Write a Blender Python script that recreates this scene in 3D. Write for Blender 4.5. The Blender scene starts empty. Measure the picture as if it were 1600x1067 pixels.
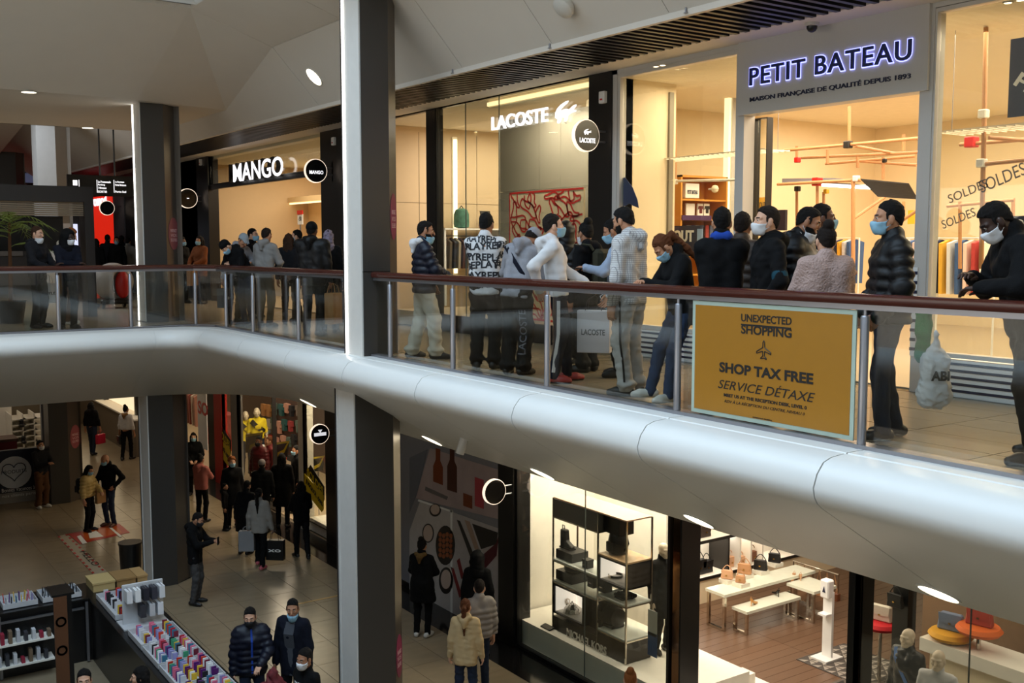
import bpy, bmesh, math, random
import numpy as np
from mathutils import Vector, Matrix
from mathutils.bvhtree import BVHTree
random.seed(7); np.random.seed(7)
SC = bpy.context.scene
COL = SC.collection
# ---------------------------------------------------------------- camera, world, exposure
EYE = 1.47; F_PX = 1632.0; PITCH = math.radians(5.269); YAW = math.radians(34.656)
cam_d = bpy.data.cameras.new('camera'); cam = bpy.data.objects.new('camera', cam_d); COL.objects.link(cam)
cam.location = (0, 0, EYE); cam.rotation_euler = (math.pi/2-PITCH, 0, -YAW)
cam_d.sensor_width = 36; cam_d.lens = 36*F_PX/1600; cam_d.clip_start = .05; cam_d.clip_end = 300
SC.camera = cam
W = bpy.data.worlds.new('world'); SC.world = W; W.use_nodes = True
W.node_tree.nodes['Background'].inputs[0].default_value = (.80, .88, 1, 1)
W.node_tree.nodes['Background'].inputs[1].default_value = .5
SC.view_settings.view_transform = 'Standard'; SC.view_settings.look = 'None'
SC.view_settings.gamma = 1; SC.view_settings.use_curve_mapping = False
SC.view_settings.exposure = 0.0
SC.cycles.use_denoising = True
SC.cycles.max_bounces = 8; SC.cycles.diffuse_bounces = 4; SC.cycles.glossy_bounces = 3
SC.cycles.transparent_max_bounces = 16; SC.cycles.sample_clamp_indirect = 4
SC.cycles.caustics_reflective = False; SC.cycles.caustics_refractive = False
def area(name, loc, size, power, color=(1, 1, 1), rot=(0, 0, 0), spread=None):
    l = bpy.data.lights.new(name, 'AREA'); l.shape = 'RECTANGLE'; l.size, l.size_y = size
    l.energy = power; l.color = color
    if spread: l.spread = math.radians(spread)
    o = bpy.data.objects.new(name, l); o.location = loc; o.rotation_euler = rot; COL.objects.link(o); return o
WARM = (1, .83, .60); WARM2 = (1, .89, .74)
# daylight through the skylight over the void
area('skylight_daylight', (.4, 7.0, 8.6), (9.0, 16), 1900, (.58, .79, 1))
area('skylight_daylight_beyond', (1.5, 26.8, 5.25), (7, 1.6), 320, (.85, .92, 1))
# fill lamps added on the viewer's side of the void to brighten the ceiling
area('opposite_fill_light', (-8.9, 8, 1.6), (3.0, 20), 300, (1, .90, .78), (0, math.radians(-90), 0)); area('opposite_fill_light', (-8.9, 8, -3.6), (2.4, 20), 60, (1, .88, .72), (0, math.radians(-90), 0))
ZL = -5.2          # lower floor
XF = 9.3           # upper shop fronts
XL = 9.7           # lower shop fronts
# ---------------------------------------------------------------- view helper: a pixel of the 1600x1067 frame onto a plane of the place
_fh = np.array([math.sin(YAW), math.cos(YAW), 0]); _r = np.array([math.cos(YAW), -math.sin(YAW), 0]); _up = np.array([0, 0, 1.])
_f = _fh*math.cos(PITCH)-_up*math.sin(PITCH); _u = _fh*math.sin(PITCH)+_up*math.cos(PITCH); _C = np.array([0, 0, EYE])
def at(px, py, ax, val):
    d = _f*F_PX+_r*(px-800)-_u*(py-533.5); i = 'XYZ'.index(ax); return _C+d*((val-_C[i])/d[i])
# ---------------------------------------------------------------- materials
def lin(c):
    return tuple((v/255/12.92 if v/255 <= .04045 else ((v/255+.055)/1.055)**2.4) for v in c)
MATS = {}
def mat(name, c=(200, 200, 200), rough=.6, metal=0., emit=0., ec=None, noise=0., nscale=8., bump=0., bscale=60., spec=.5, coat=0., stretch=None, rnd=0., alpha=1.):
    if name in MATS: return MATS[name]
    m = bpy.data.materials.new(name); m.use_nodes = True; nt = m.node_tree; b = nt.nodes['Principled BSDF']
    L = nt.links.new; col = (*lin(c), 1)
    b.inputs['Base Color'].default_value = col; b.inputs['Roughness'].default_value = rough; b.inputs['Metallic'].default_value = metal
    b.inputs['Specular IOR Level'].default_value = spec; b.inputs['Coat Weight'].default_value = coat
    tc = nt.nodes.new('ShaderNodeTexCoord'); vec = tc.outputs['Object']
    if stretch:
        mp = nt.nodes.new('ShaderNodeMapping'); mp.inputs['Scale'].default_value = stretch; L(vec, mp.inputs['Vector']); vec = mp.outputs['Vector']
    src = None
    if noise or not emit:
        n = nt.nodes.new('ShaderNodeTexNoise'); n.inputs['Scale'].default_value = nscale; n.inputs['Detail'].default_value = 5; L(vec, n.inputs['Vector'])
        mx = nt.nodes.new('ShaderNodeMix'); mx.data_type = 'RGBA'; a = noise or .06
        mx.inputs[6].default_value = (*[min(1, v*(1-a)) for v in col[:3]], 1); mx.inputs[7].default_value = (*[min(1, v*(1+a)) for v in col[:3]], 1)
        L(n.outputs['Fac'], mx.inputs[0]); src = mx.outputs[2]
    if rnd:
        oi = nt.nodes.new('ShaderNodeObjectInfo'); hs = nt.nodes.new('ShaderNodeHueSaturation')
        mr = nt.nodes.new('ShaderNodeMapRange'); mr.inputs[3].default_value = 1-rnd; mr.inputs[4].default_value = 1+rnd
        L(oi.outputs['Random'], mr.inputs[0]); L(mr.outputs[0], hs.inputs['Value'])
        if src: L(src, hs.inputs['Color'])
        else: hs.inputs['Color'].default_value = col
        src = hs.outputs['Color']
    if src: L(src, b.inputs['Base Color'])
    if bump:
        n2 = nt.nodes.new('ShaderNodeTexNoise'); n2.inputs['Scale'].default_value = bscale; n2.inputs['Detail'].default_value = 3; L(vec, n2.inputs['Vector'])
        bp = nt.nodes.new('ShaderNodeBump'); bp.inputs['Strength'].default_value = bump; bp.inputs['Distance'].default_value = .02
        L(n2.outputs['Fac'], bp.inputs['Height']); L(bp.outputs['Normal'], b.inputs['Normal'])
    if emit:
        b.inputs['Emission Color'].default_value = (*lin(ec or c), 1); b.inputs['Emission Strength'].default_value = emit
    MATS[name] = m; return m
def glass(name, tint=(235, 240, 238), refl=.10, rough=.02):
    if name in MATS: return MATS[name]
    m = bpy.data.materials.new(name); m.use_nodes = True; nt = m.node_tree; nt.nodes.clear(); L = nt.links.new
    out = nt.nodes.new('ShaderNodeOutputMaterial'); t = nt.nodes.new('ShaderNodeBsdfTransparent'); t.inputs[0].default_value = (*lin(tint), 1)
    g = nt.nodes.new('ShaderNodeBsdfGlossy'); g.inputs['Roughness'].default_value = rough; g.inputs[0].default_value = (1, 1, 1, 1)
    lw = nt.nodes.new('ShaderNodeLayerWeight'); pw_ = nt.nodes.new('ShaderNodeMath'); pw_.operation = 'POWER'; pw_.inputs[1].default_value = 4.0
    ml = nt.nodes.new('ShaderNodeMath'); ml.operation = 'MULTIPLY_ADD'; ml.inputs[1].default_value = .8; ml.inputs[2].default_value = refl*.5; ml.use_clamp = True
    lw.inputs['Blend'].default_value = .5; L(lw.outputs['Facing'], pw_.inputs[0]); L(pw_.outputs[0], ml.inputs[0]); mx = nt.nodes.new('ShaderNodeMixShader'); L(ml.outputs[0], mx.inputs[0]); L(t.outputs[0], mx.inputs[1]); L(g.outputs[0], mx.inputs[2]); L(mx.outputs[0], out.inputs[0])
    MATS[name] = m; return m
# ---------------------------------------------------------------- objects
WM = {}
def link(o, parent=None, local=False):
    COL.objects.link(o)
    if parent is not None:
        o.parent = parent
        if not local: o.matrix_parent_inverse = WM[parent.name].inverted()
    WM[o.name] = WM[parent.name].copy() if (parent is not None and local) else Matrix.Identity(4)
    return o
def tag(o, label=None, cat=None, group=None, kind=None):
    if label: o['label'] = label
    if cat: o['category'] = cat
    if group: o['group'] = group
    if kind: o['kind'] = kind
    return o
def thing(name, label, cat, loc=(0, 0, 0), rz=0., group=None, kind=None):
    o = bpy.data.objects.new(name, None); o.empty_display_size = .1; COL.objects.link(o)
    o.location = loc; o.rotation_euler = (0, 0, rz)
    WM[o.name] = Matrix.Translation(Vector(loc)) @ Matrix.Rotation(rz, 4, 'Z')
    return tag(o, label, cat, group, kind)
def copy_tree(o, parent=None):
    c = o.copy(); COL.objects.link(c)
    if parent is not None: c.parent = parent
    for ch in [x for x in bpy.data.objects if x.parent == o]: copy_tree(ch, c)
    return c
class MB:
    def __init__(s): s.v = []; s.f = []; s.mi = []
    def add(s, vs, fs, mi=0):
        n = len(s.v); s.v += [tuple(p) for p in vs]; s.f += [tuple(i+n for i in f) for f in fs]; s.mi += [mi]*len(fs); return s
    def box(s, x0, x1, y0, y1, z0, z1, mi=0):
        if x0 > x1: x0, x1 = x1, x0
        if y0 > y1: y0, y1 = y1, y0
        if z0 > z1: z0, z1 = z1, z0
        return s.add([(x0, y0, z0), (x1, y0, z0), (x1, y1, z0), (x0, y1, z0), (x0, y0, z1), (x1, y0, z1), (x1, y1, z1), (x0, y1, z1)],
                     [(3, 2, 1, 0), (4, 5, 6, 7), (0, 1, 5, 4), (1, 2, 6, 5), (2, 3, 7, 6), (3, 0, 4, 7)], mi)
    def rbox(s, c, size, M=None, mi=0):   # box about c, turned by matrix M
        a, b, d = [x/2 for x in size]; M = M or Matrix.Identity(3)
        vs = [Vector(c)+M @ Vector(p) for p in ((-a, -b, -d), (a, -b, -d), (a, b, -d), (-a, b, -d), (-a, -b, d), (a, -b, d), (a, b, d), (-a, b, d))]
        return s.add(vs, [(3, 2, 1, 0), (4, 5, 6, 7), (0, 1, 5, 4), (1, 2, 6, 5), (2, 3, 7, 6), (3, 0, 4, 7)], mi)
    def prism(s, poly, d, mi=0):          # 3-D polygon extruded by vector d
        n = len(poly); P = [Vector(p) for p in poly]; d = Vector(d)
        fs = [tuple(range(n)), tuple(range(2*n-1, n-1, -1))]+[(i, i+n, (i+1) % n+n, (i+1) % n) for i in range(n)]
        return s.add(P+[p+d for p in P], [tuple(reversed(f)) for f in fs], mi)
    def tube(s, path, r, n=8, cap=True, mi=0):
        P = [Vector(p) for p in path]; R = r if isinstance(r, (list, tuple)) else [r]*len(P); vs = []; fs = []
        up = None
        for i, p in enumerate(P):
            t = (P[min(i+1, len(P)-1)]-P[max(i-1, 0)]).normalized()
            if up is None:
                up = Vector((0, 0, 1)) if abs(t.z) < .9 else Vector((1, 0, 0))
            a = t.cross(up)
            if a.length < 1e-5: a = t.orthogonal()
            a.normalize(); b = t.cross(a).normalized(); up = -b if False else up
            for k in range(n):
                q = 2*math.pi*k/n; vs.append(p+(a*math.cos(q)+b*math.sin(q))*R[i])
        for i in range(len(P)-1):
            for k in range(n): fs.append((i*n+k, (i+1)*n+k, (i+1)*n+(k+1) % n, i*n+(k+1) % n))
        if cap: fs.append(tuple(range(n))); fs.append(tuple(reversed(range((len(P)-1)*n, len(P)*n))))
        return s.add(vs, [tuple(reversed(f)) for f in fs], mi)
    def lathe(s, prof, c=(0, 0, 0), n=20, axis=None, mi=0, cap=True):  # prof: (r, h) along axis
        M = Vector((0, 0, 1)).rotation_difference(Vector(axis)).to_matrix() if axis is not None else Matrix.Identity(3)
        vs = []; fs = []
        for r, h in prof:
            for k in range(n):
                q = 2*math.pi*k/n; vs.append(Vector(c)+M @ Vector((r*math.cos(q), r*math.sin(q), h)))
        m = len(prof)
        for i in range(m-1):
            for k in range(n): fs.append((i*n+k, i*n+(k+1) % n, (i+1)*n+(k+1) % n, (i+1)*n+k))
        if cap: fs.append(tuple(reversed(range(n)))); fs.append(tuple(range((m-1)*n, m*n)))
        return s.add(vs, fs, mi)
    def sweep(s, path, prof, mi=0):   # path: list of (origin, outdir, updir); prof: (o, z) closed
        n = len(prof); vs = []; fs = []
        for o, a, b in path:
            for p, z in prof: vs.append(Vector(o)+Vector(a)*p+Vector(b)*z)
        for i in range(len(path)-1):
            for k in range(n): fs.append((i*n+k, (i+1)*n+k, (i+1)*n+(k+1) % n, i*n+(k+1) % n))
        fs.append(tuple(range(n))); fs.append(tuple(reversed(range((len(path)-1)*n, len(path)*n))))
        return s.add(vs, fs, mi)
    def mesh(s, name, ms, smooth=False, bevel=0.):
        me = bpy.data.meshes.new(name); me.from_pydata(s.v, [], s.f)
        for m in (ms if isinstance(ms, (list, tuple)) else [ms]): me.materials.append(m)
        if any(s.mi): me.polygons.foreach_set('material_index', s.mi)
        bm = bmesh.new(); bm.from_mesh(me); bmesh.ops.recalc_face_normals(bm, faces=bm.faces)
        if bevel: bmesh.ops.bevel(bm, geom=bm.edges, offset=bevel, segments=1, affect='EDGES', clamp_overlap=True)
        bm.to_mesh(me); bm.free()
        if smooth:
            me.polygons.foreach_set('use_smooth', [True]*len(me.polygons)); me.set_sharp_from_angle(angle=math.radians(40))
        me.update(); return me
    def build(s, name, ms, parent=None, local=False, smooth=False, bevel=0., **kw):
        o = bpy.data.objects.new(name, s.mesh(name, ms, smooth, bevel)); link(o, parent, local)
        return tag(o, **kw) if kw else o
def box(name, m, x0, x1, y0, y1, z0, z1, parent=None, bevel=0., local=False, **kw):
    return MB().box(x0, x1, y0, y1, z0, z1).build(name, m, parent, local=local, bevel=bevel, **kw)
def inst(o, name, parent, loc, rz=0., m=None):     # another object on the same mesh
    c = bpy.data.objects.new(name, o if isinstance(o, bpy.types.Mesh) else o.data); COL.objects.link(c); c.parent = parent
    if parent is not None: c.matrix_parent_inverse = WM[parent.name].inverted()
    c.location = loc; c.rotation_euler = (0, 0, rz); WM[c.name] = Matrix.Translation(Vector(loc)) @ Matrix.Rotation(rz, 4, 'Z')
    return c
# ---------------------------------------------------------------- lettering (built-in font)
def glyphs(txt, bold=0., extrude=0., shear=0., spacing=1.):
    cu = bpy.data.curves.new('t', 'FONT'); cu.body = txt; cu.offset = bold; cu.extrude = extrude; cu.shear = shear; cu.space_character = spacing
    cu.resolution_u = 4; o = bpy.data.objects.new('t', cu); me = bpy.data.meshes.new_from_object(o)
    V = np.array([v.co[:] for v in me.vertices]); Fs = [tuple(p.vertices) for p in me.polygons]
    bpy.data.objects.remove(o); bpy.data.curves.remove(cu); bpy.data.meshes.remove(me)
    return V, Fs
def text(txt, o, xd, ud, w, h, m, parent, name='lettering', depth=.01, bold=.0, shear=0., spacing=1., local=False, letters=False, **kw):
    """lettering with its lower left corner at o, running along xd, w wide and h high, standing depth proud"""
    V, Fs = glyphs(txt, bold, .5, shear, spacing)
    lo, hi = V.min(0), V.max(0); xd = Vector(xd).normalized(); ud = Vector(ud).normalized(); nd = xd.cross(ud)
    sx = w/(hi[0]-lo[0]); sy = (h/(hi[1]-lo[1])) if h else sx
    P = [Vector(o)+xd*((v[0]-lo[0])*sx)+ud*((v[1]-lo[1])*sy)+nd*((v[2]+.5)*depth) for v in V]
    if not letters:
        s = MB(); s.add(P, Fs)
        return s.build(name, m, parent, local=local, kind='stuff', **kw)
    # every letter a part of its own: faces grouped by overlapping extent along the line
    par = list(range(len(V)))
    def find(i):
        while par[i] != i: par[i] = par[par[i]]; i = par[i]
        return i
    for f in Fs:
        for i in f[1:]: par[find(i)] = find(f[0])
    isl = {}
    for f in Fs: isl.setdefault(find(f[0]), []).append(f)
    ext = sorted((min(V[i][0] for f in fs for i in f), max(V[i][0] for f in fs for i in f), fs) for fs in isl.values())
    grp = []
    for a, b, fs in ext:
        if grp and a < grp[-1][0]-.02*(hi[0]-lo[0])/max(len(txt), 1): grp[-1][1].extend(fs); grp[-1][0] = max(b, grp[-1][0])
        else: grp.append([b, list(fs)])
    for b, fs in grp:
        ids = sorted({i for f in fs for i in f}); mp = {i: k for k, i in enumerate(ids)}
        s = MB(); s.add([P[i] for i in ids], [tuple(mp[i] for i in f) for f in fs]); s.build('letter' if name == 'lettering' else name, m, parent, local=local, **kw)
# ================================================================ STRUCTURE
plaster = mat('white plaster', (224, 217, 207), .75, noise=.03, nscale=2)
fascia_m = mat('white moulded panel', (222, 221, 217), .38, noise=.02, nscale=3)
pillar_m = mat('dark grey cladding', (66, 63, 60), .33, metal=.25, noise=.05, stretch=(60, 60, 1))
pillar_l = mat('brushed brown cladding', (104, 96, 88), .3, metal=.55, noise=.06, stretch=(60, 60, 1))
led_m = mat('lit diffuser', (255, 252, 244), .4, emit=7.0, ec=(255, 250, 240))
ledp = mat('pale backlit panel', (214, 210, 204), .5)
black_m = mat('black frame', (16, 15, 15), .35)
dark_m = mat('dark bronze frame', (34, 31, 29), .35, metal=.2)
granite = mat('black granite', (22, 21, 21), .12, noise=.3, nscale=40)
stone = mat('pale stone tile', (146, 130, 106), .24, noise=.18, nscale=2.5, rnd=.04, stretch=(1, 2.2, 1))
stone_b = mat('tile joint', (104, 93, 76), .8)
steel = mat('brushed steel', (150, 150, 156), .32, metal=.85, noise=.05, stretch=(1, 1, .1))
wood_rail = mat('mahogany handrail', (74, 34, 26), .22, noise=.25, nscale=5, stretch=(20, 1.5, 20), coat=.3)
glass_rail = glass('balustrade glass', (240, 241, 238), .10)
glass_shop = glass('shop glass', (243, 245, 240), .10)
lamp_m = mat('lit downlight', (255, 244, 214), .4, emit=6.0, ec=(255, 240, 205))
# floors
fl = box('floor', stone_b, 6.3, 22, -4, 62, -.30, -.006, kind='structure')
fl2 = box('floor', stone_b, -9, 6.3, 18.95, 62, -.30, -.006, kind='structure')
def tiles(parent, x0, x1, y0, y1, z, w, d, nmax, far_first=True):
    me = MB().box(.004, w-.004, .004, d-.004, -.012, 0).mesh('floor_tile', stone); n = 0
    j = 0; y = y0
    while y < y1-.01:
        x = x0
        while x < x1-.01:
            if n < nmax:
                inst(me, 'floor_tile', parent, (x, y, z+random.uniform(-.0006, .0006))); n += 1
            x += w
        y += d
nx = 6
tiles(fl, 6.46, 6.46+.46*nx, 2.2, 2.2+.92*22, 0, .46, .92, 300)
fl3 = box('floor', stone_b, -9, 24, -4, 62, ZL-.3, ZL-.006, kind='structure')
tiles(fl3, 4.2, 9.0, 11.4, 31, ZL, .6, .9, 300)
stone_far = mat('pale stone floor beyond', (146, 130, 106), .24, noise=.2, nscale=1.2)
s = MB(); s.box(6.46, 9.22, 22.44, 62, -.01, 0); s.box(-9, 6.46, 18.95, 62, -.01, 0); s.build('stone_paving', stone_far, fl2)
s = MB(); s.box(-9, 4.2, -4, 62, ZL-.01, ZL); s.box(4.2, 9.0, 30.3, 62, ZL-.01, ZL); s.box(4.2, 9, -4, 11.4, ZL-.01, ZL); s.build('stone_paving', stone_far, fl3)
box('granite_strip', granite, 9.0, XL, -4, 62, ZL-.01, ZL+.002, fl3)
box('granite_strip', granite, 9.22, XF+.1, -4, 62, -.01, .002, fl)
box('inlay_strip', mat('brass inlay', (170, 140, 80), .3, metal=.8), *sorted((at(435, 937, 'Z', ZL)[0], 9.0)), 17.85, 17.9, ZL, ZL+.003, fl3)
# enclosing shell of the hall
box('wall_left', plaster, -9.3, -9, -4, 62, ZL, 9, kind='structure')
box('wall_back', plaster, -9, 24, -4.3, -4, ZL, 9, kind='structure')
box('wall_far', plaster, -9, 24, 62, 62.3, ZL, 6, kind='structure')
box('wall_right', plaster, 22, 22.3, -4, 62, ZL, 6, kind='structure')
# ---- rounded balcony fascia: profile swept round the void; every panel between joints is a piece
PROF = [(.62, .0), (.36, .0), (.35, -.012), (.335, -.012), (.325, -.002), (.18, -.014), (.10, -.04), (.035, -.115), (.0, -.21), (.012, -.275), (.05, -.33), (.11, -.375), (.5, -.61), (1.83, -1.41), (1.95, -1.41), (1.95, -.31), (.62, -.31)]
def arcpath(xn, yn, r, ya, yb, xb, z, n=9):
    """stations along the void edge: right run, corner, left run"""
    c = (xn-r, yn-r); A = [((xn, y, z), (1, 0, 0), (0, 0, 1)) for y in (ya,)]
    arc = []
    for k in range(n+1):
        t = math.pi/2*k/n; d = (math.cos(t), math.sin(t), 0); arc.append(((c[0]+r*d[0], c[1]+r*d[1], z), d, (0, 0, 1)))
    return arc
trim = thing('trim_1', 'white rounded balcony fascia with sloping soffit around the void', None, (5.77, 4, -.2), kind='structure')
NX, NY, NR = 5.77, 18.5, .55
joints = [-2.5, -.6, 1.0, 2.85, 4.67, 6.5, 8.36, 10.3, 12.2, 14.1, 16.0, NY-NR]
for a, b in zip(joints[:-1], joints[1:]):
    MB().sweep([((NX, a+.006, 0), (1, 0, 0), (0, 0, 1)), ((NX, b-.006, 0), (1, 0, 0), (0, 0, 1))], PROF).build('fascia_panel', fascia_m, trim, smooth=True)
arc = arcpath(NX, NY, NR, 0, 0, 0, 0, 12)
MB().sweep(arc, PROF).build('fascia_panel', fascia_m, trim, smooth=True)
xs = [NX-NR, 2.2, -1.5, -5.2, -9]
for a, b in zip(xs[:-1], xs[1:]):
    MB().sweep([((a-.002, NY, 0), (0, 1, 0), (0, 0, 1)), ((b+.002, NY, 0), (0, 1, 0), (0, 0, 1))], PROF).build('fascia_panel', fascia_m, trim, smooth=True)
# viewer's own balcony across the void
MB().sweep([((.45, -4, 0), (-1, 0, 0), (0, 0, 1)), ((.45, 17.9, 0), (-1, 0, 0), (0, 0, 1))], PROF).build('trim_8', fascia_m, smooth=True, kind='structure'); box('floor', stone_far, -9, -.1, -4, 17.9, -.3, -.005, kind='structure')
# lower ceiling
cl = MB(); cl.box(7.70, 24, -4, 62, -1.41, -1.2); cl.box(-9, 7.70, 20.4, 62, -1.41, -1.2)
cl.build('ceiling', plaster, kind='structure')
def downlight(p, nrm, r, label, power=0, spread=None, group='round ceiling downlights', col=(1, .86, .62)):
    n = Vector(nrm).normalized(); t = thing('downlight', label, 'lamp', p, group=group)
    MB().lathe([(r*1.12, 0), (r*1.12, .012), (r, .012), (r, -.0)], p, 24, n).build('trim_ring', mat('white lamp ring', (225, 222, 215), .5), t, smooth=True)
    MB().lathe([(r, .002), (r, .008)], p, 24, n).build('lens', lamp_m, t)
    if power:
        l = bpy.data.lights.new('downlight_beam', 'SPOT'); l.energy = power; l.color = col; l.spot_size = math.radians(120); l.spot_blend = .8; l.shadow_soft_size = r
        o = bpy.data.objects.new('downlight_beam', l); o.location = Vector(p)+n*.03; o.rotation_euler = n.to_track_quat('-Z', 'Y').to_euler(); COL.objects.link(o)
sn = Vector((-.80, 0, -1.34)).normalized()
for y, w in ((17.0, 'beside the bullnose corner'), (10.05, 'above the cosmetics hoarding'), (7.4, 'above the handbag shop window'), (4.73, 'above the bald mannequins'), (12.7, 'just right of the big pillar'), (2.0, 'past the mannequins'), (14.8, 'just left of the big pillar')):
    off = 1.63; p = Vector((NX+off, y, -.61-(off-.5)*.6015)); downlight(tuple(p), sn, .16, 'lit round downlight in the sloping soffit '+w, power=26)
# ---- upper ceiling (underside of the storey above)
ck = mat('ceiling joint', (70, 66, 62), .8)
ceil = thing('ceiling', 'pale panelled ceiling sloping up to the void', None, (6, 10, 4), kind='structure')
def ur(X): return 3.79+1.09*(7.6-X) if X > 6.75 else 3.79+1.09*.85+.34*(6.75-X)
def on_soffit(px, py):   # a pixel onto the lower, steeper part of the soffit
    d = _f*F_PX+_r*(px-800)-_u*(py-533.5); return _C+d*((3.79+1.09*7.6-EYE)/(d[2]+1.09*d[0]))
UJ = [-4, -1.9, .1, 2.1, 4.1, 6.1, 8.1, 10.1, 12.1, 14.1, 16.7]
for a, b in zip(UJ[:-1], UJ[1:]):
    for x0, x1 in ((7.6, 6.75), (6.75, 5.4)):
        g = .006
        MB().prism([(x0-g, a+g, ur(x0-g)), (x1+g, a+g, ur(x1+g)), (x1+g, b-g, ur(x1+g)), (x0-g, b-g, ur(x0-g))], (0, 0, .05)).build('ceiling_panel', plaster, ceil)
E_ = (5.4, 16.7, ur(5.4)); ZC = 4.13; XC = 7.6-(ZC-3.79)/1.09
s = MB(); Q = (7.25, 16.71, ur(7.25))
def slab(poly, name='ceiling_panel', th=.05): MB().prism(poly, (0, 0, th)).build(name, plaster, ceil)
B1 = (5.45, 20.0, ZC); P_ = (XC, 20.5, ZC); A_ = (-9, 19.3, ZC); N_ = (-9, 16.4, ur(5.4))
slab([A_, B1, E_, N_]); slab([B1, P_, E_]); slab([P_, Q, (6.75, 16.71, ur(6.75))]); slab([P_, (6.75, 16.71, ur(6.75)), E_]); slab([(7.6, 16.71, 3.79), Q, P_]); slab([(7.6, 16.71, 3.79), P_, (7.6, 20.5, 3.79)])
slab([(7.6, 20.5, 3.79), P_, (XC, 25.4, ZC), (7.6, 25.4, 3.79)]); slab([A_, B1, P_, (XC, 25.4, ZC), (-9, 25.4, ZC)])
slab([(7.6, 25.4, 3.79), (5.6, 25.4, ur(5.6)), (5.6, 62, ur(5.6)), (7.6, 62, 3.79)])
slab([(-9, 25.45, 4.13), (5.6, 25.45, 4.13), (5.6, 25.45, 6), (-9, 25.45, 6)], 'bulkhead')
slab([(-9, 25.5, 5.6), (5.6, 25.5, 5.6), (5.6, 40, 3.85), (-9, 40, 3.85)]); slab([(-9, 40, 3.85), (5.6, 40, 3.85), (5.6, 62, 3.85), (-9, 62, 3.85)])
# rim of the storey above the void
MB().sweep([((5.4, -4, ur(5.4)), (1, 0, 0), (0, 0, 1)), ((5.4, 16.4, ur(5.4)), (1, 0, 0), (0, 0, 1))], [(0, 0), (-.08, .08), (-.1, .2), (-.06, .32), (.05, .42), (.3, .45), (.3, .1)]).build('rim', fascia_m, ceil, smooth=True)
MB().sweep([((5.4, 16.4, ur(5.4)), (0, 1, 0), (0, 0, 1)), ((-9, 16.4, ur(5.4)), (0, 1, 0), (0, 0, 1))], [(0.02, 0), (-.08, .08), (-.1, .2), (-.06, .32), (.05, .42), (.3, .45), (.3, .1)]).build('rim', fascia_m, ceil, smooth=True)
box('ceiling', plaster, -9, 24, -4.3, 62, 9, 9.2, kind='structure')
box('wall_upper', plaster, 5.6, 5.8, -4, 18, 5.5, 9, kind='structure'); box('wall_upper_far', plaster, -9, 5.8, 16.9, 17.1, 5.6, 9, kind='structure')
# slatted dark soffit in front of the shops
sl = thing('ceiling', 'black slatted soffit strip running along the shop fronts', None, (8.2, 10, 3.8), kind='structure')
slat_m = mat('black slat', (14, 13, 13), .4)
box('backing', mat('slat void', (150, 138, 120), .9), 7.6, 8.8, -4, 62, 3.97, 4.0, sl)
me = MB().box(0, 1.16, -.03, .03, 0, .10).mesh('slat', slat_m)
y = 2.0
slat_far = MB()
n = 0
while y < 46:
    if n < 290: inst(me, 'slat', sl, (7.61, y, 3.79))
    else: slat_far.box(7.61, 8.77, y-.028, y+.028, 3.79, 3.93)
    n += 1; y += .15
slat_far.build('slats_beyond', slat_m, sl, kind='stuff')
box('soffit_edge', plaster, 7.56, 7.62, -4, 62, 3.77, 3.95, sl)
box('bulkhead', plaster, 8.77, XF+.02, -4, 62, 3.80, 3.97, sl)
box('bulkhead', plaster, XF+.02, 22, -4, 62, 3.97, 4.2, sl)
for w in ('left of the big pillar',):
    downlight(tuple(on_soffit(491, 120)), (-.737, 0, -.676), .16, 'lit round downlight in the sloping ceiling '+w, power=25)
for px, py, w in ((45, 143, 'above the dark portal'), (137, 199, 'beside the white column')):
    p = at(px, py, 'Z', ZC); downlight((p[0], p[1], ZC-.005), (0, 0, -1), .12, 'lit round downlight in the flat ceiling '+w, power=18)
for px, py, w in ((139, 235, 'nearer'), (112, 239, 'farther')):
    p = at(px, py, 'Z', 4.6); Y = p[1]; X = p[0]
    # on the far slope
    d = _f*F_PX+_r*(px-800)-_u*(py-533.5); t = (5.6+25.5*.1207-EYE)/(d[2]+.1207*d[1]); p = _C+d*t
    downlight(tuple(p), (0, -.12, -1), .22, 'lit oval downlight on the far ceiling beyond the white column, the %s one' % w)
p = on_soffit(886, 6)
MB().lathe([(.10, 0), (.13, -.05), (.13, -.09), (.09, -.12)], tuple(p), 20, (.737, 0, .676)).build('ceiling_speaker', mat('white plastic', (214, 210, 202), .45), smooth=True, label='white round speaker on the ceiling above the slats', cat='speaker')
for px, py in ((710, 110), (862, 70), (1075, 27)):
    p = at(px, py+7, 'X', 7.58); t = MB(); t.tube([(7.55, p[1], ur(7.55)), (7.55, p[1], ur(7.55)-.05)], .012, 8); t.lathe([(.025, 0), (.025, .006)], (7.55, p[1], ur(7.55)-.055), 10)
    t.build('sprinkler_head', steel, label='small sprinkler head at the slat edge above '+('the big pillar' if px == 710 else 'the polo shop' if px == 862 else 'the boat shop'), cat='sprinkler', group='ceiling sprinklers')
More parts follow.
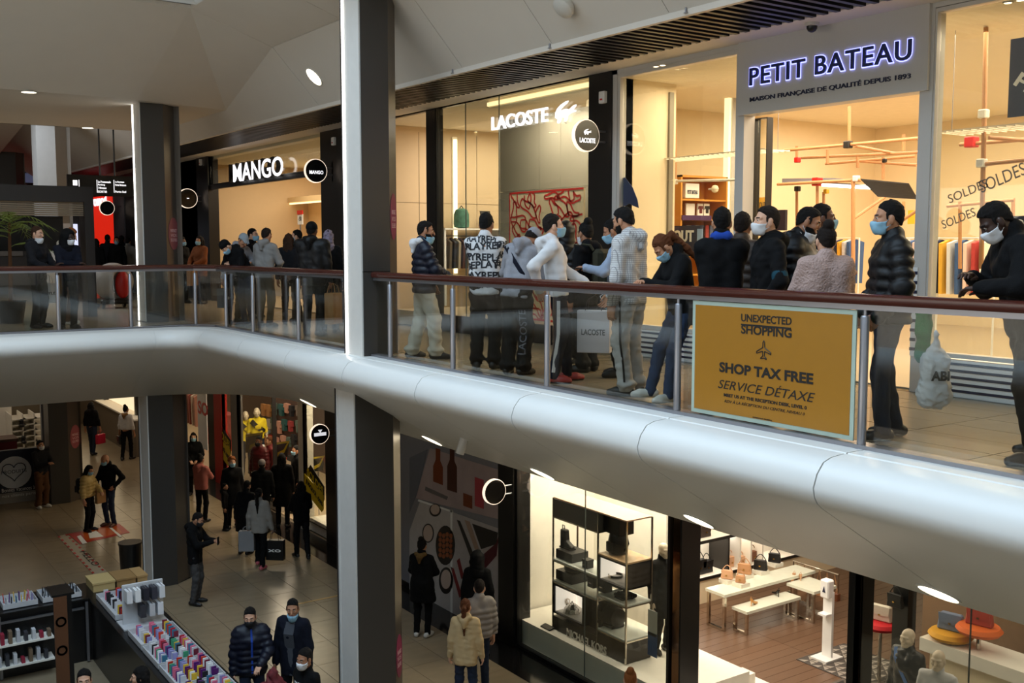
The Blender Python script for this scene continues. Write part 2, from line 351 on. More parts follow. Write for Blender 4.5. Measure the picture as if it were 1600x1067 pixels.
# ---- pillars
def pillar(name, label, xa, ya, w, d, ch, z0, z1, m1, m2, led=True, seam=None):
    """xa, ya: near void corner; w along X (with chamfer ch at the far near corner), d along Y; lit fin on the void side"""
    t = thing(name, label, None, (xa+w/2, ya+d/2, z0), kind='structure')
    MB().prism([(xa+.02, ya, z0), (xa+w-ch, ya, z0), (xa+w-ch, ya+d, z0), (xa+.02, ya+d, z0)], (0, 0, z1-z0)).build('cladding', m1, t)
    MB().prism([(xa+w-ch, ya, z0), (xa+w, ya+ch*.9, z0), (xa+w, ya+d-ch*.9, z0), (xa+w-ch, ya+d, z0)], (0, 0, z1-z0)).build('chamfer_cladding', m2, t)
    if led:
        box('lit_panel', ledp, xa, xa+.02, ya+.012, ya+d-.075, z0+.02, z1, t)
        box('led_strip' if led == 1 else 'edge_strip', led_m if led == 1 else ledp, xa-.012, xa+.005, ya+d-.075, ya+d-.03, z0+.02, z1, t)
        box('edge_fin', mat('dark fin', (40, 38, 38), .4), xa-.02, xa+.02, ya+d-.03, ya+d, z0, z1, t)
    if seam is not None:
        for sgn in (0, 1):
            box('seam', black_m, xa+.015, xa+w-ch+.001, ya-.002, ya+.01, seam-.004, seam+.004, t)
    return t
pillar('pillar', 'big dark pillar with lit white edge beside the balustrade', 6.2, 12.44, .62, .52, .20, -.04, 5.8, pillar_m, pillar_l, seam=1.12)
pillar('pillar', 'big dark pillar on the lower floor under the balcony fascia', 6.06, 12.44, .78, .56, .2, ZL, -.40, pillar_m, pillar_l, led=2)
pillar('pillar', 'dark pillar with lit white edge behind the far balustrade', 5.55, 20.3, .80, .5, .36, 0, 4.2, pillar_m, pillar_l)
pillar('pillar', 'dark pillar on the lower floor behind the phone case stall', 5.52, 20.3, .85, .6, .36, ZL, -1.3, pillar_m, pillar_l, led=2)
pillar('pillar', 'dark pillar on the lower floor beside the blue panel shop', 5.25, 28.5, .86, .6, .38, ZL, -1.3, pillar_m, pillar_l, led=False)
pw = mat('skylit column face', (188, 188, 186), .5); pw2 = mat('shaded column side', (150, 142, 132), .5)  # skylight on the front and shade on the side, both put into the colours
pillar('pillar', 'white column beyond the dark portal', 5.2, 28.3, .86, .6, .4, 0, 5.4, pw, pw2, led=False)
pillar('pillar', 'dark pillar continuing the row far along the upper floor', 5.6, 36.5, .8, .5, .3, 0, 4.4, pillar_m, pillar_l, led=False)
# ---- balustrade
RX, RY, RZ = 6.38, 19.05, 1.09
def handrail(pts, label):
    t = thing('handrail', label, 'handrail', pts[0])
    for a, b in zip(pts[:-1], pts[1:]):
        A, B = Vector(a), Vector(b); d = (B-A).normalized(); n = Vector((0, 0, 1)).cross(d)
        pr = [(-.05, -.045), (.05, -.045), (.062, -.02), (.058, .012), (.03, .03), (-.03, .03), (-.058, .012), (-.062, -.02)]
        MB().sweep([(A, n, (0, 0, 1)), (B, n, (0, 0, 1))], pr).build('rail_section', wood_rail, t, smooth=True)
        MB().sweep([(A, n, (0, 0, 1)), (B, n, (0, 0, 1))], [(-.03, -.085), (.03, -.085), (.03, -.045), (-.03, -.045)]).build('metal_channel', steel, t)
handrail([(RX, -2.5, RZ), (RX, 4.0, RZ), (RX, 6.9, RZ), (RX, 9.6, RZ), (RX, 12.42, RZ)], 'dark red wooden handrail in front of the shopping queue')
handrail([(RX, 12.98, RZ), (RX, 18.6, RZ), (6.1, RY, RZ), (2.2, RY, RZ), (-8.9, RY, RZ)], 'dark red wooden handrail round the far corner of the void')
def post(x, y, label):
    t = thing('balustrade_post', label, 'post', (x, y, 0), group='round steel balustrade posts')
    MB().lathe([(.032, .0), (.032, .955), (.026, .965)], (x, y, 0), 14).build('post_tube', steel, t, smooth=True)
    MB().lathe([(.012, .965), (.012, 1.004)], (x, y, 0), 8).build('spigot', steel, t)
    MB().lathe([(.05, -.03), (.05, .004), (.033, .01)], (x, y, 0), 14).build('foot', steel, t, smooth=True)
PY = [11.95, 10.40, 8.55, 6.64, 4.72, 2.8]
for y, w in zip(PY, ('just right of the big pillar', 'under the lettered jacket', 'before the white jacketed youth', 'left of the yellow notice', 'right of the yellow notice', 'out at the right end')):
    post(RX-.03, y, 'round steel balustrade post '+w)
for x, y, w in ((RX-.03, 14.9, 'nearest left of the big pillar'), (RX-.03, 16.8, 'second left of the big pillar'), (RX-.03, 18.1, 'before the corner'), (6.1, RY-.03, 'at the corner of the void'), (4.95, RY-.03, 'in front of the lit pillar'), (3.75, RY-.03, 'below the hooded youth'), (2.5, RY-.03, 'at the far left')):
    post(x, y, 'round steel balustrade post '+w)
def pane(a, b, label, z0=.035, z1=1.0):
    A, B = Vector(a), Vector(b); d = (B-A).normalized(); n = Vector((0, 0, 1)).cross(d)
    MB().sweep([(A, n, (0, 0, 1)), (B, n, (0, 0, 1))], [(-.006, z0), (.006, z0), (.006, z1), (-.006, z1)]).build('glass_pane', glass_rail, None, label=label, cat='glass', group='clear balustrade glass panes')
edges = [12.42]+PY
for i, (a, b) in enumerate(zip(edges[:-1], edges[1:])):
    pane((RX+.02, a-.03, 0), (RX+.02, b+.03, 0), 'clear glass balustrade pane '+('touching the big pillar', 'before the lettered jacket', 'before the white jackets', 'left of the yellow notice', 'carrying the yellow notice', 'at the right edge')[i])
for a, b, w in (((RX+.02, 12.98, 0), (RX+.02, 14.87, 0), 'left of the big pillar'), ((RX+.02, 14.93, 0), (RX+.02, 16.77, 0), 'below the grey hoodie'), ((RX+.02, 16.83, 0), (RX+.02, 18.07, 0), 'below the capped man'), ((RX+.02, 18.13, 0), (6.13, RY-.0, 0), 'across the corner'), ((6.07, RY, 0), (4.98, RY, 0), 'before the lit pillar'), ((4.92, RY, 0), (3.78, RY, 0), 'between the lit pillar and the hooded youth'), ((3.72, RY, 0), (2.53, RY, 0), 'before the two youths'), ((2.47, RY, 0), (-4, RY, 0), 'at the far left edge')):
    pane(a, b, 'clear glass balustrade pane '+w)
s = MB(); s.box(RX-.07, RX+.07, -2.5, 12.42, -.03, .03); s.box(RX-.07, RX+.07, 12.98, 18.6, -.03, .03); s.box(-9, 6.1, RY-.07, RY+.07, -.03, .03); s.prism([(RX-.07, 18.6, -.03), (RX+.07, 18.6, -.03), (6.1, RY+.07, -.03), (6.1, RY-.07, -.03)], (0, 0, .06))
s.build('trim_2', steel, kind='structure', label='steel base channel of the balustrade')
# ================================================================ SHOPS, UPPER FLOOR
def fy(px, X=XF, py=300): return at(px, py, 'X', X)[1]
def fz(px, py, X=XF): return at(px, py, 'X', X)[2]
def fx(px, Y, py=300): return at(px, py, 'Y', Y)[0]
white_fr = mat('pale grey metal frame', (196, 193, 188), .4, noise=.04, stretch=(30, 30, 1))
cream = mat('cream shop wall', (236, 218, 184), .7, noise=.03)
cream2 = mat('warm white shop ceiling', (238, 228, 206), .8)
tan = mat('tan shop wall', (206, 182, 146), .7, noise=.03)
sandfl = mat('light shop floor', (190, 170, 140), .35, noise=.1)
concrete = mat('grey concrete panel', (142, 134, 118), .5, noise=.12, nscale=3)
beech = mat('beech wood', (186, 134, 88), .45, noise=.15, nscale=6, stretch=(1, 1, .2))
oak = mat('honey oak veneer', (205, 142, 56), .4, noise=.14, nscale=4, stretch=(3, 3, .4))
navy = mat('navy print', (24, 30, 62), .5); white_p = mat('white paint', (236, 236, 234), .5); red_p = mat('red plastic', (206, 30, 28), .4)
black_t = mat('black lettering', (24, 23, 22), .5); lit_w = mat('lit white letter', (255, 255, 255), .4, emit=1.25, ec=(250, 250, 255)); lit_side = mat('dark letter side', (30, 28, 28), .5)
XD, UD = (0, -1, 0), (0, 0, 1)
def ftext(txt, x0, yb0, x1, yt, m, parent, X=XF, depth=.012, **kw):
    """lettering on a plane X, from the pixel of its lower left corner to the pixel column of its right end, yt the pixel row of its top left"""
    a = at(x0, yb0, 'X', X); b = at(x0, yt, 'X', X); y1 = fy(x1, X, yb0)
    return text(txt, (X, a[1], a[2]), XD, UD, a[1]-y1, b[2]-a[2], m, parent, depth=depth, **kw)
def window(n, label, px0, px1, X, z0, z1, fr, fw=.06, m=glass_shop, mull=(), y0=None, y1=None, sill=True):
    Y0 = y0 if y0 is not None else fy(px0, X); Y1 = y1 if y1 is not None else fy(px1, X)
    t = thing('window_%d' % n, label, None, (X, Y0, z0), kind='structure')
    box('pane', m, X-.006, X+.006, Y1+.01, Y0-.01, z0+.01, z1-.01, t)
    box('frame', fr, X-.05, X+.05, Y0, Y0+fw, z0, z1, t); box('frame', fr, X-.05, X+.05, Y1-fw, Y1, z0, z1, t)
    box('frame', fr, X-.05, X+.05, Y1-fw, Y0+fw, z1, z1+fw, t)
    if sill: box('frame', fr, X-.05, X+.05, Y1-fw, Y0+fw, z0-fw, z0, t)
    for p in mull: box('glass_joint', mat('glass edge', (96, 104, 98), .3), X-.008, X+.008, fy(p, X)-.005, fy(p, X)+.005, z0, z1, t)
    return t, Y0, Y1
def room(label, x0, x1, y0, y1, z0, z1, wm, cm, fm, skip=()):
    if 'back' not in skip: box('wall_back', wm, x1, x1+.1, y0, y1, z0, z1, kind='structure')
    if 'right' not in skip: box('wall_right', wm, x0, x1, y0-.1, y0, z0, z1, kind='structure')
    if 'left' not in skip: box('wall_left', wm, x0, x1, y1, y1+.1, z0, z1, kind='structure')
    if cm: box('ceiling', cm, x0, x1, y0, y1, z1, z1+.08, kind='structure')
    if fm: box('floor', fm, x0, x1, y0, y1, z0, z0+.012, kind='structure')
def spots(p, label, group, n=2, m=None):
    t = thing('ceiling_spot', label, 'lamp', p, group=group)
    for k in range(n):
        q = (p[0], p[1]-.12*k, p[2])
        MB().lathe([(.05, 0), (.05, -.012), (.036, -.012), (.036, -.004)], q, 14).build('ring', white_fr, t, smooth=True)
        MB().lathe([(.034, -.006), (.034, -.010)], q, 12).build('lens', lamp_m, t)
ZT = 3.80
# ---------------- children's clothes shop (pale front)
YA, YB, YC, YD = fy(968), fy(1157, py=150), fy(1166), fy(1437)
w1, wy0, wy1 = window(1, 'tall left window of the pale clothes shop', 972, 1152, XF, .42, fz(972, 122), white_fr, .05)
t = thing('trim_3', 'pale metal surround of the clothes shop', None, (XF, YB, 0), kind='structure')
box('upright', white_fr, XF-.06, XF+.1, wy0+.05, wy0+.14, 0, ZT, t); box('upright', white_fr, XF-.06, XF+.12, YC, wy1-.05, 0, ZT, t)
box('upright', white_fr, XF-.06, XF+.12, fy(1457), YD, 0, ZT, t)
box('header', white_fr, XF-.06, XF+.08, wy1-.05, wy0+.14, fz(972, 122)+.05, ZT, t); box('header', white_fr, XF-.06, XF+.08, -3.9, fy(1457), fz(1458, 20)+.03, ZT, t)
plinth_m = white_p
def striped_plinth(y0, y1, label):
    t = thing('striped_plinth', label, 'plinth', (XF, (y0+y1)/2, 0)); box('base', plinth_m, XF-.04, XF+.2, y0, y1, .003, .36, t)
    for k in range(5): box('stripe', navy, XF-.046, XF-.03, y0, y1, .05+.065*k, .075+.065*k, t)
striped_plinth(wy1-.05, wy0+.14, 'white plinth with navy stripes under the left clothes window'); striped_plinth(-3.9, YD, 'white plinth with navy stripes under the right clothes window')
t2 = thing('striped_jamb', 'white door jamb with navy stripes beside the pale doorway', 'jamb', (XF, YD, .4))
box('jamb_face', white_p, XF-.075, XF-.062, fy(1445), YD, .365, 1.25, t2)
for k in range(9): box('stripe', navy, XF-.082, XF-.07, fy(1445), YD+.002, .42+.095*k, .45+.095*k, t2)
w2, _, _ = window(2, 'wide right window of the pale clothes shop', 1460, 1700, XF, .42, fz(1460, 22), white_fr, .04, y1=-3.5)
w3, _, _ = window(3, 'glass door leaf beside the pale doorway', 1182, 1200, XF+.25, .02, 2.95, dark_m, .012)
# sign panel
sg = thing('shop_sign', 'pale grey sign panel with glowing blue shop name above the doorway', 'sign', (XF-.06, (YB+YD)/2, 2.95))
z0, z1 = fz(1168, 181), fz(1157, 78)
box('panel', white_fr, XF-.10, XF+.1, fy(1452), fy(1158), z0, ZT+.02, sg)
glow = mat('blue lit halo', (120, 130, 255), .5, emit=3.0, ec=(150, 155, 255)); bluel = mat('deep blue letter face', (22, 36, 92), .4)
ftext('PETIT BATEAU', 1171, 136, 1424, 106, glow, sg, X=XF-.102, depth=.012, bold=.045, name='glowing_halo', spacing=1.12, letters=True)
ftext('PETIT BATEAU', 1172, 134.5, 1423, 107, bluel, sg, X=XF-.116, depth=.02, bold=.012, spacing=1.12, letters=True)
ftext('MAISON FRANÇAISE DE QUALITÉ DEPUIS 1893', 1172, 161, 1422, 151, navy, sg, X=XF-.102, depth=.01, bold=.012)
t = thing('security_camera', 'small dark dome security camera above the sign panel', 'camera', (XF-.3, fy(1262), 3.78))
q = (9.0, fy(1262, 9.0), 3.80); MB().lathe([(.075, 0), (.075, -.03), (.06, -.035)], q, 16).build('mount', white_fr, t, smooth=True)
MB().lathe([(.058, -.03), (.055, -.06), (.04, -.085), (.015, -.098)], q, 16).build('dome', black_m, t, smooth=True)
# room
room('', XF+.1, 17.5, -3.9, wy0+.14, .0, 3.72, cream, cream2, sandfl, skip=('left',)); room('', 10.40, 17.5, wy0+.14, 12.9, .0, 3.72, cream, cream2, sandfl, skip=('right',))
box('wall_side', cream, XF+.1, 10.40, wy0+.14, wy0+.2, 0, 3.72, kind='structure'); box('wall_front', cream, 10.34, 10.40, wy0+.2, 12.9, 0, 3.72, kind='structure')
area('shop_ceiling_light', (11.2, 7.5, 3.66), (2.6, 6.5), 380, WARM); area('shop_ceiling_light', (14.6, 7.5, 3.66), (3, 9), 380, WARM); area('shop_window_light', (10.2, 2.5, 3.66), (1.4, 5), 140, WARM)
for px, py in ((1025, 103), (1135, 88), (1575, 3)):
    p = at(px, py, 'Z', 3.715); spots(tuple(p), 'pair of lit ceiling spots inside the clothes shop window at '+('its left end', 'the middle', 'the right window')[(px > 1100)+(px > 1500)], 'paired shop ceiling spots')
# pole framework
fr = thing('pole_framework', 'beech pole framework with coloured joints hanging in the clothes shop', 'display frame', (12, 8, 2.5))
fr_no = [0]
def pole(a, b, X=12.0, X2=None, r=.022, m=beech, par=None):
    p = at(*a, 'X', X); q = at(*b, 'X', X2 or X); p[2] = min(p[2], 3.71); q[2] = max(min(q[2], 3.71), .013); MB().tube([p, q], r, 8).build('pole', m, par or fr, smooth=True)
def joint(a, X, m, s=.045):
    p = at(*a, 'X', X); MB().rbox(p, (s*2, s*2, s*2)).build('connector', m, par if False else fr, bevel=.01)
blk = mat('black plastic', (20, 20, 22), .4); yel_p = mat('yellow plastic', (228, 178, 30), .4); wht_j = mat('white joint', (225, 222, 214), .4)
pole((1327, 166), (1327, 226), 12.2); joint((1325, 226), 12.2, blk, .05)
pole((1215, 236), (1435, 216), 12.2); pole((1245, 247), (1435, 238), 13.2); pole((1290, 256), (1430, 244), 13.6); pole((1335, 228), (1400, 240), 12.2, 13.4); pole((1345, 252), (1432, 258), 13.6)
pole((1245, 228), (1245, 252), 12.8); joint((1246, 250), 12.8, red_p, .04); pole((1293, 234), (1293, 256), 13); pole((1340, 240), (1340, 262), 13.4); joint((1382, 251), 13.4, blk, .03); pole((1412, 210), (1412, 236), 13); pole((1380, 246), (1380, 280), 13.4)
pole((1215, 288), (1345, 281), 12.0); pole((1277, 286), (1277, 420), 12.4); joint((1277, 284), 12.4, red_p, .06); pole((1333, 280), (1333, 430), 12.0, r=.028); joint((1338, 279), 12.0, wht_j, .04)
pole((1245, 296), (1245, 400), 13.0); joint((1246, 295), 13.0, blk, .04); pole((1287, 300), (1287, 420), 13.2); joint((1291, 299), 13.2, yel_p, .035)
pole((1333, 342), (1382, 308), 12.0, 12.6); pole((1402, 350), (1434, 328), 12.6); pole((1412, 315), (1412, 345), 13)
s = MB(); a, b = at(1345, 281, 'X', 12.0), at(1420, 288, 'X', 12.4); c, d = at(1434, 312, 'X', 12.6), at(1372, 308, 'X', 12.2)
aw = thing('slatted_awning', 'black slatted awning panel on the pole framework', 'awning', tuple(a))
A, B, C, D = map(Vector, (a, b, c, d))
for k in range(11):
    u0, u1 = k/11, k/11+.075; MB().prism([A.lerp(D, u0), B.lerp(C, u0), B.lerp(C, u1), A.lerp(D, u1)], (0, 0, .015)).build('slat', mat('charcoal slat', (44, 42, 42), .5), aw)
tb = thing('tube_lamp', 'lit white tube lamp under the navy shelf in the clothes shop', 'lamp', tuple(at(1330, 292, 'X', 12.3)))
p, q = at(1285, 289, 'X', 12.3), at(1368, 294, 'X', 12.3); MB().tube([p, q], .02, 8).build('tube', mat('lit tube', (255, 255, 255), .4, emit=9), tb); MB().tube([p+[0, 0, .03], q+[0, 0, .03]], .015, 6).build('fitting', white_fr, tb)
s = MB(); a, b, c = at(1222, 287, 'X', 12.2), at(1345, 284, 'X', 12.2), at(1300, 280, 'X', 13.2); d = at(1222, 281, 'X', 13.2)
s.prism([a, b, c, d], (0, 0, .02)); s.build('hanging_shelf', navy, label='navy hanging shelf panel among the beech poles', cat='shelf')
# left window display
pole((1055, 125), (1055, 283), 10.9, r=.025); pole((1055, 283), (1150, 281), 10.9, r=.02, m=wht_j); joint((1054, 284), 10.9, wht_j, .04)
ml = thing('globe_lamp', 'small white globe lamp on the white bar in the left clothes window', 'lamp', tuple(at(1117, 295, 'X', 10.9))); p = at(1117, 295, 'X', 10.9)
MB().lathe([(.01, -.055), (.04, -.04), (.055, 0), (.04, .04), (.01, .055)], p, 16).build('globe', mat('pearl glass', (236, 224, 196), .25), ml, smooth=True); MB().tube([p, p+[0, .12, 0]], .012, 8).build('arm', wht_j, ml)
def mesh_shelf(px0, py0, px1, py1, X, d, label):
    a, b = at(px0, py0, 'X', X), at(px1, py1, 'X', X); t = thing('wire_shelf', label, 'shelf', tuple(a)); z = (a[2]+b[2])/2; m = mat('white wire', (240, 232, 214), .4)
    n = int(abs(a[1]-b[1])/.09)
    for k in range(n+1):
        y = a[1]+(b[1]-a[1])*k/n; box('wire', m, X, X+d, y-.006, y+.006, z, z+.012, t)
    for k in range(5): box('wire', m, X+d*k/4-.006, X+d*k/4+.006, min(a[1], b[1]), max(a[1], b[1]), z+.012, z+.022, t)
    for px in (a[1], b[1]): MB().tube([(X+d/2, px, z), (X+d/2, px, 3.7)], .004, 5).build('cable', steel, t)
mesh_shelf(1000, 249, 1196, 239, 10.2, .45, 'white wire mesh shelf hung behind the left clothes window'); mesh_shelf(1465, 205, 1690, 190, 9.9, .5, 'white wire mesh shelf hung behind the right clothes window')
# wooden unit with shelves
X0 = 11.0; yc = fy(1064, X0); zt = fz(1064, 273, X0); cb = thing('oak_display_unit', 'honey oak display unit with shelves behind the left clothes window', 'cabinet', (X0+.5, yc+.2, 0.012))
yl = fy(1028, X0); x1 = fx(1137, yc)
box('side_panel', oak, X0, X0+.03, yc, yl, .012, zt, cb); box('back_panel', oak, X0, x1, yl-.03, yl, .012, zt, cb); box('side_panel', oak, x1-.03, x1, yc, yl, .012, zt, cb)
box('top', oak, X0, x1, yc, yl, zt-.03, zt, cb)
for k, py in enumerate((311, 342, 400, 430)):
    z = fz(1070, py, X0); box('shelf', oak, X0+.03, x1-.03, yc+.01, yl-.03, z-.015, z+.01, cb)
def on_unit(px0, py0, px1, py1, m, name, label, cat, d=.1, y=None):
    y = y or yc+.12; a = at(px0, py1, 'Y', y); b = at(px1, py0, 'Y', y); return box(name, m, a[0], b[0], y, y+d, a[2], b[2], bevel=.004, label=label, cat=cat)
pk = on_unit(1071, 287, 1093, 309, white_p, 'package', 'white parcel with red printing on the top oak shelf', 'package')
a = at(1074, 303, 'Y', yc+.118); b = at(1090, 297, 'Y', yc+.118); text('PETIT BATEAU', (a[0], yc+.118, a[2]), (1, 0, 0), UD, b[0]-a[0], .06, navy, pk, name='printing', depth=.003, bold=.02)
for k, px in enumerate((1072, 1090, 1100)):
    g = on_unit(px, 318, px+(14 if k == 0 else 9), 337, white_p, 'folded_shirt', 'white children\'s shirt hung in the oak unit, '+('the widest', 'with the dark print', 'with the black shirt print')[k], 'shirt', .03)
    p = at(px+5, 328, 'Y', yc+.118)
    if k: MB().prism([(p[0]-.03, yc+.116, p[2]-.05), (p[0]+.03, yc+.116, p[2]-.05), (p[0]+.03, yc+.116, p[2]+.02), (p[0]+.06, yc+.116, p[2]+.0), (p[0]+.05, yc+.116, p[2]+.06), (p[0]-.05, yc+.116, p[2]+.06), (p[0]-.06, yc+.116, p[2]), (p[0]-.03, yc+.116, p[2]+.02)], (0, .003, 0)).build('printed_motif', black_t if k == 2 else mat('dark red print', (96, 30, 30), .6), g)
pv = on_unit(1066, 337, 1112, 344, mat('purple strip', (66, 36, 84), .5), 'shelf_strip', 'purple price strip on the oak shelf edge', 'strip', .02, yc-.02)
for k in range(7):
    cc = ((30, 30, 60), (200, 200, 205), (40, 60, 120), (225, 225, 220), (20, 20, 22), (150, 60, 60), (90, 100, 130))[k]
    on_unit(1067+k*7, 352, 1073+k*7, 396, mat('garment %d' % k, cc, .9, bump=.2), 'hung_garment', ('dark navy', 'pale grey', 'royal blue', 'off white', 'black', 'dusty red', 'slate blue')[k]+' small garment hung on the middle rail of the oak unit', 'garment', .25)
pa = thing('poster', 'dark poster reading TOUT inside the left clothes window', 'poster', (10.6, fy(1065, 10.6), 1.5)); a, b = at(1042, 400, 'X', 10.6), at(1098, 352, 'X', 10.6)
box('sheet', navy, 10.6, 10.615, b[1], a[1], a[2], b[2], pa); ftext('TOUT', 1044, 378, 1084, 360, white_p, pa, X=10.598, bold=.03); box('pale_stripe', mat('pale blue paper', (150, 180, 220), .6), 10.592, 10.6, b[1]-.0, b[1]+.1, a[2], b[2]-.05, pa)
for X_, px, nm in ((12.4, 1182, 'yellow sale card behind the glass door leaf'), (13.5, 1424, 'yellow sale card at the back of the clothes shop')):
    a, b = at(px-6 if px > 1300 else px, 350 if px > 1300 else 332, 'X', X_), at(px+16, 328 if px > 1300 else 308, 'X', X_); c_ = box('sale_card', mat('yellow card', (226, 172, 36), .6), X_, X_+.02, b[1], a[1], a[2], b[2], label=nm, cat='sign')
    if px < 1300: ftext('TOUT', px+2, 325, px+14, 316, black_t, c_, X=X_-.004, depth=.003)
box('screen', mat('dark screen', (28, 34, 60), .3), 12.9, 12.95, fy(1228, 12.9), fy(1213, 12.9), fz(1220, 360, 12.9), fz(1220, 328, 12.9), label='dark wall screen deep in the clothes shop', cat='screen')
bs = MB(); p = [at(x, y, 'X', XF+.02) for x, y in ((968, 326), (968, 280), (976, 277), (988, 292), (996, 312), (998, 325), (990, 322), (984, 318))]
bs.prism(p, (.004, 0, 0)).build('window_decal', mat('slate blue film', (62, 74, 120), .5), label='slate blue boat shaped decal on the left clothes window', cat='decal')
vs = thing('wall_light_strip', 'tall lit strip at the back of the left clothes window', 'lamp', (12, fy(1136, 12.0), 0)); p = at(1136, 140, 'X', 12.0)
box('lit_strip', mat('soft lit strip', (255, 236, 200), .5, emit=1.6, ec=(255, 228, 180)), 12.0, 12.05, p[1]-.05, p[1]+.05, .3, p[2], vs); box('housing', white_fr, 12.05, 12.12, p[1]-.08, p[1]+.08, .012, p[2]+.03, vs)
# clothes racks deep inside
def rack(px0, px1, pyt, X, label, cols):
    t = thing('clothes_rack', label, 'clothes rack', (X, fy(px0, X), .012)); y0, y1, z = fy(px0, X), fy(px1, X), fz((px0+px1)/2, pyt, X)
    MB().tube([(X, y0, .012), (X, y0, z), (X, y1, z), (X, y1, .012)], .015, 8).build('rail', white_p, t)
    n = len(cols)
    for k, c in enumerate(cols):
        y = y0+(y1-y0)*(k+.5)/n; MB().prism([(X-.2, y, z-.07), (X, y, z-.02), (X+.2, y, z-.07), (X+.17, y, z-.75), (X-.17, y, z-.75)], (0, .05, 0)).build('garment', mat('rack cloth %d' % (hash(c) % 997), c, .9, bump=.3), t)
RC = [(200, 40, 40), (235, 225, 210), (30, 40, 80), (220, 170, 60), (210, 210, 215), (60, 90, 140), (230, 200, 190), (180, 60, 60), (245, 240, 230)]
rack(1385, 1470, 372, 14.0, 'rack of colourful children\'s clothes behind the puffer jacket man', RC); rack(1300, 1345, 372, 14.6, 'rack of red and white clothes deep in the clothes shop', RC[:6]); rack(1470, 1560, 372, 13.0, 'rack of small clothes behind the right clothes window', RC[2:])
# right window: poles, banner, lettering
pole((1541, 35), (1533, 420), 10.3, r=.025); joint((1537, 178), 10.3, wht_j, .045); joint((1534, 255), 10.3, wht_j, .045); pole((1534, 257), (1640, 246), 10.3); pole((1545, 215), (1640, 222), 10.3, 10.8); joint((1518, 222), 11.0, red_p, .06); pole((1500, 226), (1600, 218), 11.0); pole((1480, 322), (1585, 312), 12.0); pole((1500, 315), (1500, 420), 12.0); pole((1583, 315), (1583, 420), 12.0)
bn = thing('hanging_banner', 'navy hanging banner with white lettering at the right edge', 'banner', (10.0, fy(1590, 10), 2.4)); a, b = at(1574, 184, 'X', 10.0), at(1660, 48, 'X', 10.0)
box('cloth', navy, 10.0, 10.01, b[1], a[1], a[2], b[2], bn); u = Vector((0, -.80, -.6)).normalized(); o = at(1583, 132, 'X', 9.995)
text('PETIT', o, u, Vector((0, -.6, .80)), .62, .14, white_p, bn, depth=.004, bold=.03)
dk = mat('grey window lettering', (120, 108, 92), .5)
for o, w, h in ((at(1484, 318, 'X', XF-.012), .42, .085), (at(1474, 358, 'X', XF-.012), .36, .085), (at(1534, 302, 'X', XF-.012), .46, .12)):
    text('SOLDES', o, (0, -.94, .34), (0, .34, .94), w, h, dk, w2, depth=.003, name='window_lettering')
tb2 = thing('poster', 'dark panel reading TOUT behind the right clothes window', 'poster', (10.4, fy(1590, 10.4), 1.6)); a, b = at(1560, 368, 'X', 10.4), at(1650, 336, 'X', 10.4)
box('sheet', navy, 10.4, 10.42, b[1], a[1], a[2], b[2], tb2); ftext('TOUT', 1574, 362, 1625, 343, white_p, tb2, X=10.398, bold=.03)
# ---------------- polo shop (dark front)
LJ = fy(951); JL = fy(926)
t = thing('trim_4', 'dark metal surround of the polo shop', None, (XF, 13, 0), kind='structure')
box('upright', dark_m, XF-.08, XF+.3, wy0+.14, JL, 0, ZT, t); box('header', dark_m, XF-.08, XF+.1, JL, fy(600), fz(925, 118), ZT, t); box('upright', dark_m, XF-.06, XF+.1, fy(685), fy(671), 0, fz(925, 118), t)
box('upright', dark_m, XF-.06, XF+.1, 17.45, 18.35, 0, ZT, t); box('sill', dark_m, XF-.05, XF+.1, JL, fy(685), 0, .26, t)
window(4, 'tall dark framed window of the polo shop', 686, 925, XF, .28, fz(925, 118), dark_m, .02, mull=(728, 780))
box('wall_left', tan, XF+.1, 13.4, 18.3, 18.4, 0, 3.8, kind='structure'); box('wall_back', mat('beige veneer panels', (208, 190, 158), .55, noise=.06), 13.4, 13.5, 13.2, 18.4, 0, 3.8, kind='structure')
box('ceiling', cream2, XF+.1, 13.4, wy0+.3, 18.4, 3.80, 3.88, kind='structure')
cp = thing('wall_panelled', 'grey concrete panel wall behind the polo shop glass', None, (10.25, 12.5, 0), kind='structure')
ys = [fy(781, 10.25), fy(843, 10.25, 200), fy(876, 10.25, 200), wy0+.1]
for i in range(3):
    for za, zb in ((.3, fz(800, 299, 10.25)), (fz(800, 299, 10.25), 3.6)):
        box('wall_panel', concrete, 10.25, 10.33, ys[i+1]+.003, ys[i]-.003, za+.003, zb-.003, cp)
box('platform', sandfl, XF+.06, 13.4, wy0+.3, 17.4, .01, .27, cp)
area('shop_cove_light', (9.48, 12.7, 3.5), (.12, 2.8), 75, WARM2, (0, math.radians(-28), 0)); area('shop_cove_light', (10.0, 12.6, 3.54), (.3, 2.6), 22, WARM2); area('shop_ceiling_light', (11.8, 16.3, 3.74), (2.4, 2.6), 170, WARM2)
cv = thing('cove_lamp', 'lit ceiling cove along the polo shop window', 'lamp', (10.5, 13, 3.5))
box('lit_line', mat('warm cove', (255, 232, 190), .5, emit=1.8, ec=(255, 224, 170)), 9.42, 9.45, wy0+.3, fy(762, 9.43), 3.70, 3.76, cv); box('trough', cream2, 9.45, 9.55, wy0+.3, fy(762, 9.43), 3.68, 3.795, cv)
vs = thing('wall_light_strip', 'tall lit strip on the beige polo shop wall', 'lamp', (fx(711, 18.28), 18.28, 0.3)); x = fx(711, 18.28); zt_ = at(711, 218, 'Y', 18.28)[2]
box('lit_strip', mat('warm lit strip', (255, 240, 210), .5, emit=3, ec=(255, 236, 200)), x-.035, x+.035, 18.25, 18.28, .9, zt_, vs); box('housing', cream2, x-.06, x+.06, 18.28, 18.3, .8, zt_+.05, vs)
